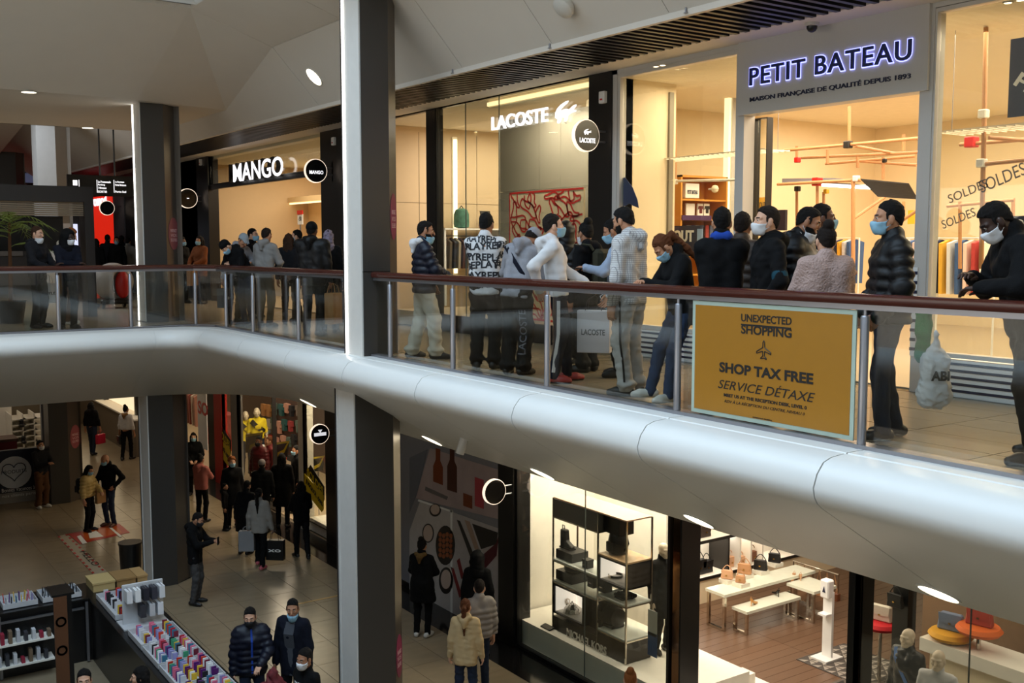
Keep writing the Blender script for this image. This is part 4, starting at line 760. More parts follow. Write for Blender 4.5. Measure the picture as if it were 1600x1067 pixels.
def bag(name, label, c, w, h, d, m, strap=True, par=None, rz=0., sub=None):
    t = thing(name, label, 'handbag', c, rz); s = MB(); k = .82
    s.add([(-d/2, -w/2, 0), (d/2, -w/2, 0), (d/2, w/2, 0), (-d/2, w/2, 0), (-d/2*k, -w/2*k, h), (d/2*k, -w/2*k, h), (d/2*k, w/2*k, h), (-d/2*k, w/2*k, h)], [(3, 2, 1, 0), (4, 5, 6, 7), (0, 1, 5, 4), (1, 2, 6, 5), (2, 3, 7, 6), (3, 0, 4, 7)])
    s.build('body', m, t, local=True, bevel=min(w, h, d)*.15)
    MB().prism([(-d/2-.006, -w*.44, h), (-d/2-.006, w*.44, h), (-d/2-.006, w*.40, h*.45), (-d/2-.006, 0, h*.36), (-d/2-.006, -w*.40, h*.45)], (.012, 0, 0)).build('flap', m, t, local=True)
    MB().rbox((-d/2-.014, 0, h*.45), (.012, .03, .022)).build('clasp', gold, t, local=True)
    if strap:
        P = [(0, -w*.38+w*.76*q/10, h+math.sin(math.pi*q/10)*h*.55) for q in range(11)]; MB().tube(P, .008, 6).build('strap', m, t, local=True)
    return t
z = sr1+.013; y = fy(966, 10.2, 840); bpk = thing('leather_backpack', 'black leather backpack leaning on the tan shelf', 'backpack', (10.2, y, z))
MB().lathe([(.10, 0), (.15, .02), (.155, .2), (.13, .32), (.06, .38)], (10.2, y, z), 16).build('body', leather, bpk, smooth=True); MB().lathe([(.05, 0), (.09, .02), (.09, .15), (.05, .17)], (10.1, y+.03, z+.03), 12).build('pocket', leather, bpk, smooth=True); MB().tube([(10.2, y-.14, z+.05), (10.2, y-.24, z+.2), (10.2, y-.2, z+.36), (10.2, y-.08, z+.36)], .014, 6).build('strap', leather, bpk, smooth=True); MB().tube([(10.2, y+.03, z+.37), (10.2, y, z+.44), (10.2, y-.03, z+.37)], .01, 6).build('handle', leather, bpk)
y = fy(962, 10.2, 895); wt = thing('belt', 'coiled belt in the lit upper niche', 'belt', (10.2, y, nz0+.03)); MB().lathe([(.10, 0), (.115, 0), (.115, .04), (.10, .04)], (10.2, y, nz0+.032), 20, cap=False).build('band', leather, wt, smooth=True); box('buckle', chrome, 10.07, 10.09, y-.03, y+.03, nz0+.03, nz0+.08, wt)
y = fy(886, 10.2, 945); wt = thing('watch', 'silver watch on a stand in the lit lower niche', 'watch', (10.2, y, mz0+.03)); MB().lathe([(.06, 0), (.06, .02), (.02, .03), (.02, .08)], (10.2, y, mz0+.03), 14).build('stand', blkbox, wt, smooth=True); MB().lathe([(.045, -.012), (.045, .012)], (10.17, y, mz0+.15), 16, (1, 0, 0)).build('dial', chrome, wt, smooth=True); MB().lathe([(.03, -.02), (.05, -.02), (.05, .02), (.03, .02)], (10.2, y, mz0+.15), 14, (0, 1, 0), cap=False).build('bracelet', chrome, wt)
for k, (px, w, h, lab) in enumerate(((930, .15, .19, 'charcoal gift box nearest the left on the middle shelf'), (947, .16, .2, 'charcoal gift box right of its twin on the middle shelf'), (921, .13, .15, 'small charcoal card box on the upper left shelf'))):
    zz = s2b if k < 2 else s1; y = fy(px, 10.14, 910); gb = thing('gift_box', lab, 'box', (10.1, y, zz+.013)); box('body', blkbox, 10.04, 10.04+w, y-w/2, y+w/2, zz+.013, zz+h*.8, gb, bevel=.003); box('lid', blkbox, 10.035, 10.045+w, y-w/2-.005, y+w/2+.005, zz+h*.8, zz+h, gb, bevel=.003); box('silver_mark', chrome, 10.032, 10.04, y-.03, y+.03, zz+h*.4, zz+h*.5, gb)
y = fy(958, 10.32, 905); box('sign_plate', blkbox, 10.36, 10.38, y-.16, y+.16, s2b+.013, s2b+.2, label='black brand plate behind the gift boxes', cat='sign')
y = fy(978, 10.2, 945); gl = thing('folded_scarf', 'folded black knit scarf on the middle shelf', 'scarf', (10.2, y, s2b+.012)); s = MB()
for k in range(4): s.lathe([(.02, -.14+.01*k), (.03, -.13), (.032, .13), (.02, .15)], (10.1+.06*k, y, s2b+.045+.012*(k % 2)), 8, (0, 1, 0))
s.build('knit', mat('black knit', (26, 25, 28), .95, bump=.5, bscale=120), gl, smooth=True); MB().box(10.05, 10.3, y-.1, y+.1, s2b+.013, s2b+.03).build('fold', MATS['black knit'], gl)
y = fy(950, 10.2, 975); zz = zt(940, 985)+.014; df = thing('duffel_bag', 'black leather duffel bag on the lowest white shelf', 'bag', (10.2, y, zz)); MB().lathe([(.10, -.27), (.15, -.25), (.165, 0), (.15, .25), (.10, .27)], (10.2, y, zz+.155), 14, (0, 1, 0)).build('body', leather, df, smooth=True); MB().box(10.07, 10.33, y-.25, y+.25, zz, zz+.05).build('base', leather, df, bevel=.01)
for k in (-1, 1): MB().tube([(10.2+k*.09, y-.12, zz+.28), (10.2+k*.07, y-.1, zz+.37), (10.2+k*.07, y+.1, zz+.37), (10.2+k*.09, y+.12, zz+.28)], .01, 6).build('handle', leather, df)
y = fy(890, 10.1, 990); zz = UZ0+.222; sk = thing('silver_bag', 'crumpled silver bag on the low black box', 'handbag', (10.12, y, zz)); MB().lathe([(.10, 0), (.15, .05), (.13, .16), (.06, .22)], (10.15, y, zz), 10).build('body', mat('silver foil', (190, 186, 178), .25, metal=1, bump=.8, bscale=25), sk); MB().tube([(10.15, y-.06, zz+.2), (10.15, y, zz+.26), (10.15, y+.06, zz+.2)], .008, 6).build('handle', chrome, sk)
MB().prism([(9.83, 13.4, -4.755), (9.83, 13.15, -4.755), (9.93, 13.15, -4.73), (9.93, 13.4, -4.73)], (0, 0, .02)).build('price_plate', blkbox, label='small dark price plate on the white platform', cat='sign')
nt_ = thing('door_notice', 'white and blue paper notices on the handbag window glass', 'notice', (XL+.03, yB+.2, -4)); a, b = at(1012, 990, 'X', XL+.01), at(1027, 957, 'X', XL+.01); box('white_sheet', white_p, XL+.008, XL+.012, b[1], a[1], a[2], b[2], nt_); a, b = at(1012, 1022, 'X', XL+.01), at(1027, 992, 'X', XL+.01); box('blue_sheet', mat('blue paper', (60, 100, 160), .6), XL+.008, XL+.012, b[1], a[1], a[2], b[2], nt_)
# tables
def table(name, label, x0, x1, y0, y1, zt_, top):
    t = thing(name, label, 'table', ((x0+x1)/2, (y0+y1)/2, ZL)); g = .05
    box('top', top, x0-.02, x1+.02, y0-.02, y1+.02, zt_-.05, zt_, t)
    for x in (x0, x1-g):
        for y in (y0, y1-g): box('leg', chrome, x, x+g, y, y+g, ZL+.06, zt_-.05, t)
        box('foot_rail', chrome, x, x+g, y0, y1, ZL+.014, ZL+.06, t)
ttop = mat('pale glass top', (222, 224, 208), .18)
table('display_table', 'long chrome table with pale top holding handbags', 12.97, 15.3, 12.32, 12.74, -4.52, ttop); table('display_table', 'low chrome bench table holding high heeled shoes', 13.16, 14.5, 11.98, 12.29, -4.76, ttop); table('display_table', 'square chrome table with tan sandals', 14.55, 15.12, 11.7, 12.28, -4.60, ttop)
tanl = mat('tan leather', (196, 146, 104), .4); nude = mat('nude leather', (214, 166, 128), .4)
for px, py, w, m, lab, st in ((1136, 898, .22, nude, 'nude flap handbag at the near end of the long table', 0), (1163, 890, .26, tanl, 'tall tan handbag behind the small one on the long table', 0), (1157, 904, .18, tanl, 'small tan handbag in front on the long table', 0), (1188, 884, .26, leather, 'black flap handbag in the middle of the long table', 1), (1210, 872, .24, leather, 'black chain handbag at the far end of the long table', 1)):
    p = at(px, py+12, 'Z', -4.52); st_ = box('acrylic_riser', mat('clear acrylic', (226, 222, 208), .1), p[0]-.1, p[0]+.12, p[1]-.11, p[1]+.11, -4.52, -4.45, label='clear riser under the '+lab, cat='riser'); bag('handbag', lab, (p[0], p[1], -4.449), w, w*.72, .1, m, True, rz=.5)
def heel(label, c, m, rz):
    t = thing('high_heel_shoe', label, 'shoe', c, rz, group='shoes on the low table'); MB().prism([(.12, -.03, .01), (.02, -.035, .02), (-.08, -.03, .10), (-.08, -.03, .125), (.0, -.03, .07), (.06, -.03, .05), (.125, -.03, .03)], (0, .06, 0)).build('upper', m, t, local=True, bevel=.006); MB().tube([(-.075, 0, .1), (-.085, 0, 0)], [.012, .006], 8).build('heel', m, t, local=True); MB().tube([(-.08, -.02, .12), (-.1, 0, .17), (-.08, .02, .12)], .005, 5).build('strap', m, t, local=True)
for px, py, m, lab, rz in ((1174, 925, tanl, 'tan heel farther back on the low table', .6), (1177, 945, mat('mustard leather', (206, 146, 70), .4), 'mustard heel at the front of the low table', .3), (1199, 915, leather, 'black heel farther back on the low table', .6), (1213, 930, leather, 'black slingback heel on the low table', 1.2)):
    p = at(px, py, 'Z', -4.76); heel(lab, (p[0], p[1], -4.76), m, rz)
for px, py, lab in ((1240, 903, 'tan sandal at the left of the square table'), (1250, 905, 'tan sandal at the right of the square table')):
    p = at(px, py, 'Z', -4.6); heel(lab, (p[0], p[1], -4.6), nude, .8)
# wall shelves with bags along the left wall of the handbag shop
ws = thing('wall_shelves', 'white lit wall shelves with dark edges along the handbag shop wall', 'shelves', (14.5, 13.9, ZL)); Yw = 13.55
box('back', mkwhite, 11.8, 18.5, 14.05, 14.15, ZL+.01, ZM, ws)
zs_ = [at(1078, 908, 'Y', Yw)[2], at(1078, 850, 'Y', Yw)[2]]
for z in zs_: box('shelf', mkwhite, 11.8, 18.5, Yw, 14.05, z-.04, z, ws); box('dark_edge', dark_m, 11.8, 18.5, Yw-.015, Yw, z-.05, z+.005, ws)
box('base', cream, 11.8, 18.5, Yw+.02, 14.05, ZL+.01, zs_[0]-.06, ws)
for px in (1139, 1157, 1174, 1192): x = at(px, 860, 'Y', Yw)[0]; box('divider', dark_m if px == 1139 else mkwhite, x-.02, x+.02, Yw, 14.05, zs_[0], zs_[1]-.05, ws)
area('shelf_light', (14, 13.8, zs_[1]-.06), (4, .3), 22, WARM2)
for px, py, w, m, lab in ((1094, 890, .36, leather, 'large black tote on the wall shelf'), (1106, 892, .3, leather, 'smaller black handbag beside the tote'), (1143, 878, .26, nude, 'nude handbag right of the shelf divider'), (1160, 870, .2, nude, 'small nude bag on the wall shelf'), (1178, 862, .26, mat('brown leather', (120, 70, 44), .4), 'brown handbag at the far end of the wall shelf')):
    x = at(px, py, 'Y', Yw+.15)[0]; bag('handbag', lab, (x, Yw+.2, zs_[0]+.002), w, w*.8, .12, m, True, rz=math.pi/2)
for px, lab in ((1078, 'dark chain bag on the upper wall shelf'), (1103, 'black bag high on the wall shelf')): x = at(px, 832, 'Y', Yw+.15)[0]; bag('handbag', lab, (x, Yw+.2, zs_[1]+.002), .3, .22, .12, mat('dark brown leather', (52, 40, 34), .4), True, rz=math.pi/2)
box('step_block', mkwhite, 10.6, *(12.0,), yD+1.2, yB+.2, ZL+.011, ZL+.42, label='white step block inside the handbag shop door', cat='platform') if False else box('step_block', mkwhite, 10.5, 11.69, 10.45, at(1046, 1000, 'X', 11.3)[1]-1.2, ZL+.011, ZL+.24, label='white step block inside the handbag shop door', cat='platform')
# hanging rail with tan bags
hr = thing('bag_rail', 'chrome rail with hanging tan and brown bags at the back', 'rack', (16, 11.8, ZL)); 
a, b = at(1240, 876, 'X', 15.9), at(1310, 915, 'X', 15.9); MB().tube([(15.9, a[1], ZL+.012), (15.9, a[1], a[2]), (15.9, b[1], a[2]), (15.9, b[1], ZL+.012)], .02, 8).build('rail', chrome, hr)
for k in range(6):
    y = a[1]+(b[1]-a[1])*(k+.5)/6; MB().rbox((15.9, y, a[2]-.5), (.12, .22, .3)).build('hanging_bag', (tanl, nude, mat('brown leather'))[k % 3], hr, bevel=.02); MB().tube([(15.9, y-.07, a[2]-.36), (15.9, y, a[2]-.02), (15.9, y+.07, a[2]-.36)], .008, 5).build('bag_strap', tanl, hr)
# hand sanitiser stand and patterned mat
p = at(1292, 1030, 'Z', ZL); rg = box('patterned_mat', mat('geometric mat', (70, 64, 60), .9), p[0]-.45, p[0]+.75, p[1]-1.0, p[1]+.25, ZL+.012, ZL+.022, label='dark patterned mat under the sanitiser stand', cat='mat')
s = MB()
for i in range(9):
    for j in range(9):
        x, y = p[0]-.42+i*.13, p[1]-.97+j*.135
        s.add([(x, y, ZL+.0225), (x+.11, y, ZL+.0225), (x+(.11 if (i+j) % 2 else 0), y+.12, ZL+.0225)], [(0, 1, 2)])
s.build('pale_triangles', mat('pale mat pattern', (150, 142, 132), .9), rg, kind='stuff')
sn_ = thing('sanitiser_stand', 'white hand sanitiser stand with pump head inside the handbag shop', 'stand', (p[0], p[1], ZL+.022)); zt_ = at(1300, 903, 'Y', p[1])[2]
MB().prism([(p[0]-.22, p[1]-.16, ZL+.022), (p[0]+.2, p[1]-.16, ZL+.022), (p[0]+.2, p[1]+.16, ZL+.022), (p[0]-.22, p[1]+.16, ZL+.022)], (0, 0, .03)).build('base', white_p, sn_); box('column', white_p, p[0]-.02, p[0]+.03, p[1]-.09, p[1]+.09, ZL+.05, zt_-.2, sn_); box('dispenser', white_p, p[0]-.12, p[0]+.03, p[1]-.085, p[1]+.085, zt_-.3, zt_, sn_, bevel=.02); box('drip_tray', white_p, p[0]-.16, p[0], p[1]-.08, p[1]+.08, zt_-.58, zt_-.55, sn_); MB().prism([(p[0]-.123, p[1]-.03, zt_-.2), (p[0]-.123, p[1]+.03, zt_-.2), (p[0]-.123, p[1], zt_-.1)], (-.004, 0, 0)).build('blue_drop', navy, sn_)
# right window goods: shelf island with coloured bags on round cushions
rs = thing('display_bench', 'long white display bench behind the right handbag window', 'bench', (12.6, 7.5, ZL)); a, b = at(1437, 995, 'X', 12.6), at(1545, 1040, 'X', 12.6); box('top', mkwhite, 12.6, 13.2, b[1]-1.5, a[1], a[2]-.18, a[2], rs); box('base', cream, 12.7, 13.1, b[1]-1.4, a[1]-.1, ZL+.012, a[2]-.18, rs)
for px, py, z_, cm, cb_, lab, lab2 in ((1376, 975, -4.3, (196, 20, 34), (214, 204, 190), 'red round cushion stand left of the bald mannequins', 'cream handbag on the red cushion'), (1485, 1010, -4.3, (220, 158, 24), (110, 126, 156), 'yellow round cushion stand behind the mannequins', 'slate blue handbag on the yellow cushion'), (1530, 983, -4.1, (222, 100, 20), (176, 66, 50), 'orange round cushion stand at the right', 'red handbag on the orange cushion')):
    X_ = 13.4 if px < 1400 else 12.85; q = at(px, py, 'X', X_); t = thing('cushion_stand', lab, 'cushion', (X_, q[1], a[2] if px > 1400 else ZL)); zz = max(q[2], (a[2] if px > 1400 else ZL)+.08)
    MB().lathe([(.10, -.07), (.26, -.05), (.3, 0), (.26, .05), (.1, .06)], (X_, q[1], zz), 20).build('cushion', mat('cushion %d' % px, cm, .7), t, smooth=True); MB().tube([(X_, q[1], (a[2] if px > 1400 else ZL+.012)), (X_, q[1], zz-.06)], .03, 8).build('stem', chrome, t)
    bag('handbag', lab2, (X_, q[1], zz+.06), .36, .24, .12, mat('bag leather %d' % px, cb_, .4), False, rz=.2)
mt2 = box('floor_pattern', mat('geometric floor', (92, 84, 76), .5), 11.2, 14.4, 7.0, 9.9, ZL+.012, ZL+.02, fp)
s = MB()
for i in range(16):
    for j in range(15):
        x, y = 11.22+i*.2, 7.02+j*.19; k = (i*7+j*3) % 4; c = [(x, y), (x+.18, y), (x+.18, y+.17), (x, y+.17)]; tri = [c[k], c[(k+1) % 4], c[(k+2) % 4]]; s.add([(u, v, ZL+.0205) for u, v in tri], [(0, 1, 2)])
s.build('dark_triangles', mat('dark pattern', (30, 28, 28), .5), mt2, kind='stuff')
pn = thing('display_column', 'tall black display column with hanging bag behind the mannequins', 'column', (13.0, 8.6, ZL)); a = at(1394, 970, 'X', 13.0); b = at(1418, 970, 'X', 13.0); box('slab', black_m, 13.0, 13.2, b[1], a[1], ZL+.02, ZM, pn)
q = at(1400, 938, 'X', 12.93); bag('handbag', 'black chain bag hanging on the black column', (12.92, q[1], q[2]-.1), .26, .2, .08, leather, True)
wd_ = mat('bronze back wall', (140, 110, 84), .4, metal=.3, noise=.1); box('wall_partition', wd_, 14.6, 14.7, -3.9, 9.6, ZL+.012, ZM, kind='structure')
# ---------------- cosmetics hoarding
hd = thing('hoarding', 'grey hoarding printed with cosmetics photographs', 'hoarding', (9.66, 16.2, ZL)); hy0, hy1 = 18.9, ly(787); XH = 9.62
grey_h = mat('grey hoarding', (128, 128, 134), .5); box('board', grey_h, XH, XH+.06, hy1, hy0, ZL+.12, ZM, hd); box('kick_board', black_m, XH+.01, XH+.05, hy1, hy0, ZL, ZL+.12, hd)
def hp(pts, m, d=.004, nm='printed_picture', k=1): return MB().prism([at(x, y, 'X', XH-d*(k-1)) for x, y in pts], (-d, 0, 0)).build(nm, m, hd)
hp([(672, 700), (782, 735), (782, 812), (650, 778)], mat('pale rose photo', (168, 150, 148), .5, noise=.25, nscale=2)); hp([(640, 830), (657, 782), (704, 798), (704, 960), (640, 930)], mat('white photo', (188, 182, 180), .5, noise=.1)); hp([(707, 800), (780, 826), (780, 985), (707, 962)], mat('grey white photo', (176, 170, 170), .5, noise=.15))
hp([(654, 780), (708, 798), (708, 801), (653, 783)], white_p, nm='white_border', k=2); hp([(704, 796), (707, 797), (707, 964), (704, 962)], white_p, nm='white_border', k=2)
amb = mat('amber bottle print', (120, 52, 16), .4); amb2 = mat('dark amber print', (70, 28, 10), .4)
for x in (684, 706): hp([(x-7, 752 if x < 700 else 765), (x-7, 728), (x-3, 718), (x-3, 700), (x+4, 702), (x+4, 720), (x+8, 730), (x+8, 758 if x < 700 else 770)], amb if x == 684 else amb2, k=2)
def oval(cx_, cy_, a_, b_, m, k=2): hp([(cx_+a_*math.cos(q), cy_+b_*math.sin(q)) for q in [2*math.pi*i/22 for i in range(22)]], m, k=k)
dkp = mat('near black print', (26, 22, 22), .4)
for cx_, cy_, a_, b_ in ((680, 797, 9, 10), (669, 833, 9, 15), (696, 852, 15, 31), (697, 907, 11, 21)): oval(cx_, cy_, a_, b_, dkp); 
for cx_, cy_, a_, b_ in ((680, 796, 7, 8), (669, 833, 7.4, 13), (697, 905, 8, 15)): oval(cx_, cy_, a_, b_, mat('rose powder print', (196, 176, 164), .5), 3)
for i in range(5):
    for j in range(4): oval(688+j*5.5, 835+i*8+(j % 2)*2, 2.6, 3.6, mat('bronze pearl print', (150, 84, 48), .5), 3)
for pts in ([(714, 812), (719, 814), (741, 868), (735, 870)], [(726, 812), (734, 815), (750, 862), (742, 858)]): hp(pts, dkp if pts[0][0] == 714 else mat('beige tube print', (166, 140, 122), .5), k=2)
hp([(738, 818), (778, 832), (776, 850), (752, 858)], dkp, k=2); hp([(704, 885), (709, 888), (722, 930), (718, 934)], mat('red pencil print', (120, 24, 28), .5), k=2); hp([(714, 876), (718, 872), (725, 900), (721, 905)], mat('red pencil print'), k=2); hp([(742, 878), (776, 848), (780, 832), (776, 868), (748, 900)], mat('plum print', (84, 20, 34), .5), k=2)
hp([(742, 745), (756, 750), (756, 795), (742, 790)], mat('rose gel print', (170, 60, 70), .5), k=2); hp([(724, 770), (738, 775), (738, 795), (724, 790)], amb, k=2); hp([(665, 760), (700, 776), (698, 781), (664, 766)], mat('steel print', (110, 104, 104), .4), k=2); hp([(640, 715), (668, 702), (652, 770), (640, 800)], mat('slate grey print', (104, 106, 116), .5), k=2)
blade(772, 768, .21, XL-.45, None, 'round blade sign with pale lit rim beside the cosmetics hoarding', bracket=1.4)
d = _f*F_PX+_r*(720-800)-_u*(684-533.5); t_ = (-.61+.6015*6.27-EYE)/(d[2]+.6015*d[0]); q = _C+d*t_; sp_ = thing('spot_lamp', 'white cylinder spot lamp under the sloping soffit', 'lamp', tuple(q))
MB().lathe([(.055, 0), (.055, .2), (.045, .2), (.045, .03)], tuple(q-np.array((.02, 0, .2))), 14, (.3, -.1, .9)).build('barrel', white_fr, sp_, smooth=True); MB().tube([q, q-np.array((0, 0, .08))], .015, 8).build('stem', white_fr, sp_)
# ---------------- discount fashion shop, left of the big pillar
ys = {px: at(px, 750, 'X', XL)[1] for px in (512, 478, 470, 430, 376, 366, 352, 340, 330, 300, 288)}
t = thing('trim_7', 'black and white uprights of the discount shop front', None, (XL, 25, ZL), kind='structure')
box('upright', black_m, XL-.05, XL+.3, hy0, ys[512], ZL, ZM, t); box('upright', mkwhite, XL-.05, XL+.2, ys[478], ys[470], ZL, ZM, t); box('upright', steel, XL-.05, XL+.1, ys[376], ys[366], ZL, ZM, t); box('upright', black_m, XL-.05, XL+.15, ys[340], ys[330]+.0, ZL, ZM, t)
box('red_upright', mat('red lacquer', (196, 26, 20), .4), XL-.06, XL+.1, ys[352], ys[340], ZL, ZM, t)
window(8, 'right window of the discount fashion shop', 512, 478, XL, ZL+.3, ZM, black_m, .02, y0=ys[478], y1=ys[512]); window(9, 'left window of the discount fashion shop', 430, 376, XL, ZL+.3, ZM, black_m, .03, y0=ys[376], y1=ys[430]); window(10, 'dark window beside the red upright', 366, 352, XL, ZL+.3, ZM, black_m, .02, y0=ys[352], y1=ys[366])
room('', XL+.1, 15, hy0, 44, ZL, ZM, mat('pinkish shop wall', (176, 150, 130), .7), None, sandfl)
area('shop_ceiling_light', (10.5, 23.5, ZM-.05), (1.2, 7), 330, WARM); area('shop_ceiling_light', (11.5, 34, ZM-.05), (2.4, 10), 120, WARM)
box('wall_partition', mat('dark shop wall', (84, 62, 52), .8), 12.6, 12.7, hy0, 40, ZL, ZM, kind='structure')
box('display_platform', mkwhite, XL+.08, 10.9, ys[478]-.0, ys[512], ZL+.012, ZL+.3, label='white display plinth in the right discount window', cat='platform') if ys[478] < ys[512] else box('display_platform', mkwhite, XL+.08, 10.9, ys[512], ys[478], ZL+.012, ZL+.3, label='white display plinth in the right discount window', cat='platform'); box('display_platform', mkwhite, XL+.08, 10.9, ys[430], ys[376], ZL+.012, ZL+.3, label='white display plinth in the left discount window', cat='platform')
yel = mat('bright yellow print', (232, 204, 20), .5); blkp = mat('black print', (20, 20, 18), .5)
def soldes(px0, py0, px1, py1, label):   # slanted black and yellow sale banner on the shop glass
    X_ = XL-.03; t = thing('sale_banner', label, 'banner', tuple(at(px0, py0, 'X', X_))); w = 17 if px0 > 450 else 10
    hp_ = lambda pts, m, nm, d=0: MB().prism([at(x, y, 'X', X_-d) for x, y in pts], (-.008, 0, 0)).build(nm, m, t)
    hp_([(px0, py0), (px0+w*.45, py0-12), (px1, py1-12), (px1, py1+10), (px1-2, py1+4)], blkp, 'black_band'); hp_([(px0-2, py0+2), (px1-1, py1+2), (px1-1, py1+24), (px1-4, py1+28), (px0-2, py0+28)], yel, 'yellow_band', .004)
    a, b, c = Vector(at(px0+2, py0+4, 'X', X_-.02)), Vector(at(px1-2, py1+2, 'X', X_-.02)), Vector(at(px0+2, py0-8, 'X', X_-.02)); text('SOLDES', a, b-a, c-a, (b-a).length, (c-a).length, yel, t, depth=.004, bold=.03)
    a, b, c = Vector(at(px0, py0+17, 'X', X_-.02)), Vector(at(px1-3, py1+22, 'X', X_-.02)), Vector(at(px0, py0+7, 'X', X_-.02)); text('JUSQU\'À -50%', a, b-a, c-a, (b-a).length, (c-a).length, blkp, t, depth=.004, bold=.03)
soldes(478, 738, 507, 772, 'slanted yellow and black sale banner in the right discount window'); soldes(342, 678, 361, 700, 'slanted yellow and black sale banner beside the red upright')
for i, (px, py, s_) in enumerate(((398, 688, 1.0), (441, 700, .9), (497, 722, .8))):
    X_ = 10.05; t = thing('sale_sign', 'black and yellow tilted sale frame in the discount window, '+('leftmost', 'middle', 'rightmost')[i], 'sign', tuple(at(px, py, 'X', X_))); w = 13*s_
    MB().prism([at(px+dx*w, py+dy*w, 'X', X_) for dx, dy in ((-1, -.7), (1, -1), (.75, 1.2), (-1, 1.5))], (-.02, 0, 0)).build('board', blkp, t)
    MB().prism([at(px+dx*w, py+dy*w, 'X', X_-.021) for dx, dy in ((-1, -.7), (1, -1), (.3, .6), (-.6, 1.1), (-.6, .6), (.2, .2), (.7, -.7), (-1, -.4))], (-.006, 0, 0)).build('yellow_bolt', yel, t)
    MB().tube([at(px, py+16*s_, 'X', X_), (X_, at(px, py, 'X', X_)[1], ZL+.3)], .012, 6).build('stand', steel, t)
blade(499, 678, .30, XL-.42, 'NAMA', 'round dark blade sign with white emblem at the discount shop') if False else blade(499, 678, .22, XL-.42, None, 'round dark blade sign with white emblem at the discount shop', wmark=False, bracket=1.2)
q = at(499, 678, 'X', XL-.42); s = MB(); s.rbox((q[0], q[1]-.044, q[2]), (.28, .006, .07)); s.prism([(q[0]-.05, q[1]-.047, q[2]+.10), (q[0]+.05, q[1]-.047, q[2]+.10), (q[0], q[1]-.047, q[2]+.03)], (0, .006, 0)); s.build('white_emblem', mat('white lettering plate', (235, 235, 240), .5, emit=.8), bpy.data.objects[[o.name for o in bpy.data.objects if o.name.startswith('blade_sign')][-1]], kind='stuff')
# wall of goods inside
gc = ((200, 150, 130), (90, 110, 100), (190, 60, 40), (50, 50, 52), (210, 200, 190), (160, 60, 60), (40, 90, 90), (216, 150, 90), (120, 110, 100), (30, 30, 34))
rng = random.Random(11)
for row, (py, pxs) in enumerate(((640, range(410, 470, 9)), (665, range(408, 470, 9)), (690, range(412, 466, 9)), (720, range(425, 468, 9)))):
    for px in pxs:
        X_ = 12.45; q = at(px+rng.uniform(-2, 2), py+rng.uniform(-3, 3), 'X', X_); c = gc[rng.randrange(10)]; w, h = rng.uniform(.2, .32), rng.uniform(.28, .4)
        g = MB(); g.prism([(X_, q[1]-w*.35, q[2]-h/2), (X_, q[1]+w*.35, q[2]-h/2), (X_, q[1]+w*.4, q[2]+h*.15), (X_, q[1]+w*.7, q[2]), (X_, q[1]+w*.5, q[2]+h/2), (X_, q[1]-w*.5, q[2]+h/2), (X_, q[1]-w*.7, q[2]), (X_, q[1]-w*.4, q[2]+h*.15)], (.1, 0, 0))
        g.build('wall_garment', mat('wall cloth %d' % gc.index(c), c, .9, bump=.3), label=('salmon', 'sage', 'brick red', 'charcoal', 'ecru', 'dull red', 'teal', 'apricot', 'taupe', 'black')[gc.index(c)]+' small garment in '+('the top', 'the second', 'the third', 'the lowest')[row]+' row on the dark discount shop wall', cat='garment', group='garments on the discount shop wall')
for px, py, c, lab in ((293, 690, (196, 90, 90), 'pink shelf block inside the far left shop'), (293, 720, (200, 80, 70), 'red shelf block inside the far left shop')):
    q = at(px, py, 'X', 10.4); box('shelf_block', mat('rose shelf %d' % py, c, .6), 11.3, 11.7, q[1]-1, q[1]+1, ZL+.013 if py == 720 else -4.0, -4.01 if py == 720 else q[2]+.3, label=lab, cat='shelf')
q = at(316, 655, 'X', XL+.1); wb = thing('window_banner', 'white banner with red letters in the far left shop', 'banner', (XL+.2, q[1], q[2])); box('sheet', white_p, XL+.2, XL+.22, at(323, 655, 'X', XL+.2)[1], at(309, 655, 'X', XL+.2)[1], at(316, 700, 'X', XL+.2)[2], ZM, wb); text('SO', (XL+.195, at(310, 655, 'X', XL+.2)[1], at(316, 648, 'X', XL+.2)[2]), XD, UD, .9, .4, red_p, wb, depth=.004, bold=.03)
rack_t = thing('clothes_rack', 'rack of rose and beige coats in the far left shop', 'clothes rack', (10.6, 31, ZL)); q = at(295, 630, 'X', 10.6)
MB().tube([(10.6, q[1]-1.4, ZL+.013), (10.6, q[1]-1.4, -3.2), (10.6, q[1]+1.2, -3.2), (10.6, q[1]+1.2, ZL+.013)], .02, 6).build('rail', steel, rack_t)
for k in range(9): y = q[1]-1.2+k*.27; MB().prism([(10.4, y, -3.35), (10.6, y, -3.25), (10.8, y, -3.35), (10.78, y, -4.3), (10.42, y, -4.3)], (0, .1, 0)).build('coat', mat('coat cloth %d' % (k % 3), ((170, 120, 100), (190, 170, 150), (150, 80, 70))[k % 3], .9), rack_t)
# ---------------- far end and left of the lower floor
box('wall_far', mat('far lower wall', (120, 112, 100), .7), -9, 22, 44, 44.2, ZL, ZM, kind='structure')
wl = thing('low_wall', 'stone low wall with bright shop windows far down the corridor', 'shop front', (8.9, 38, ZL)); box('base', mat('brown stone', (110, 98, 84), .5), 8.75, 9.2, 33.5, 43.5, ZL, ZL+1.15, wl); box('lit_window', mat('far bright window', (240, 226, 196), .5, emit=.9, ec=(255, 232, 190)), 9.0, 9.1, 34.5, 43, ZL+1.3, ZM-.1, wl); box('frame', dark_m, 8.98, 9.12, 38.4, 38.6, ZL+1.15, ZM, wl); box('frame', dark_m, 8.98, 9.12, 34.3, 34.5, ZL+1.15, ZM, wl); box('ledge', mkwhite, 8.7, 9.25, 33.5, 43.5, ZL+1.15, ZL+1.2, wl)
area('corridor_light', (7.5, 36, ZM-.03), (1.5, 8), 30, WARM2)
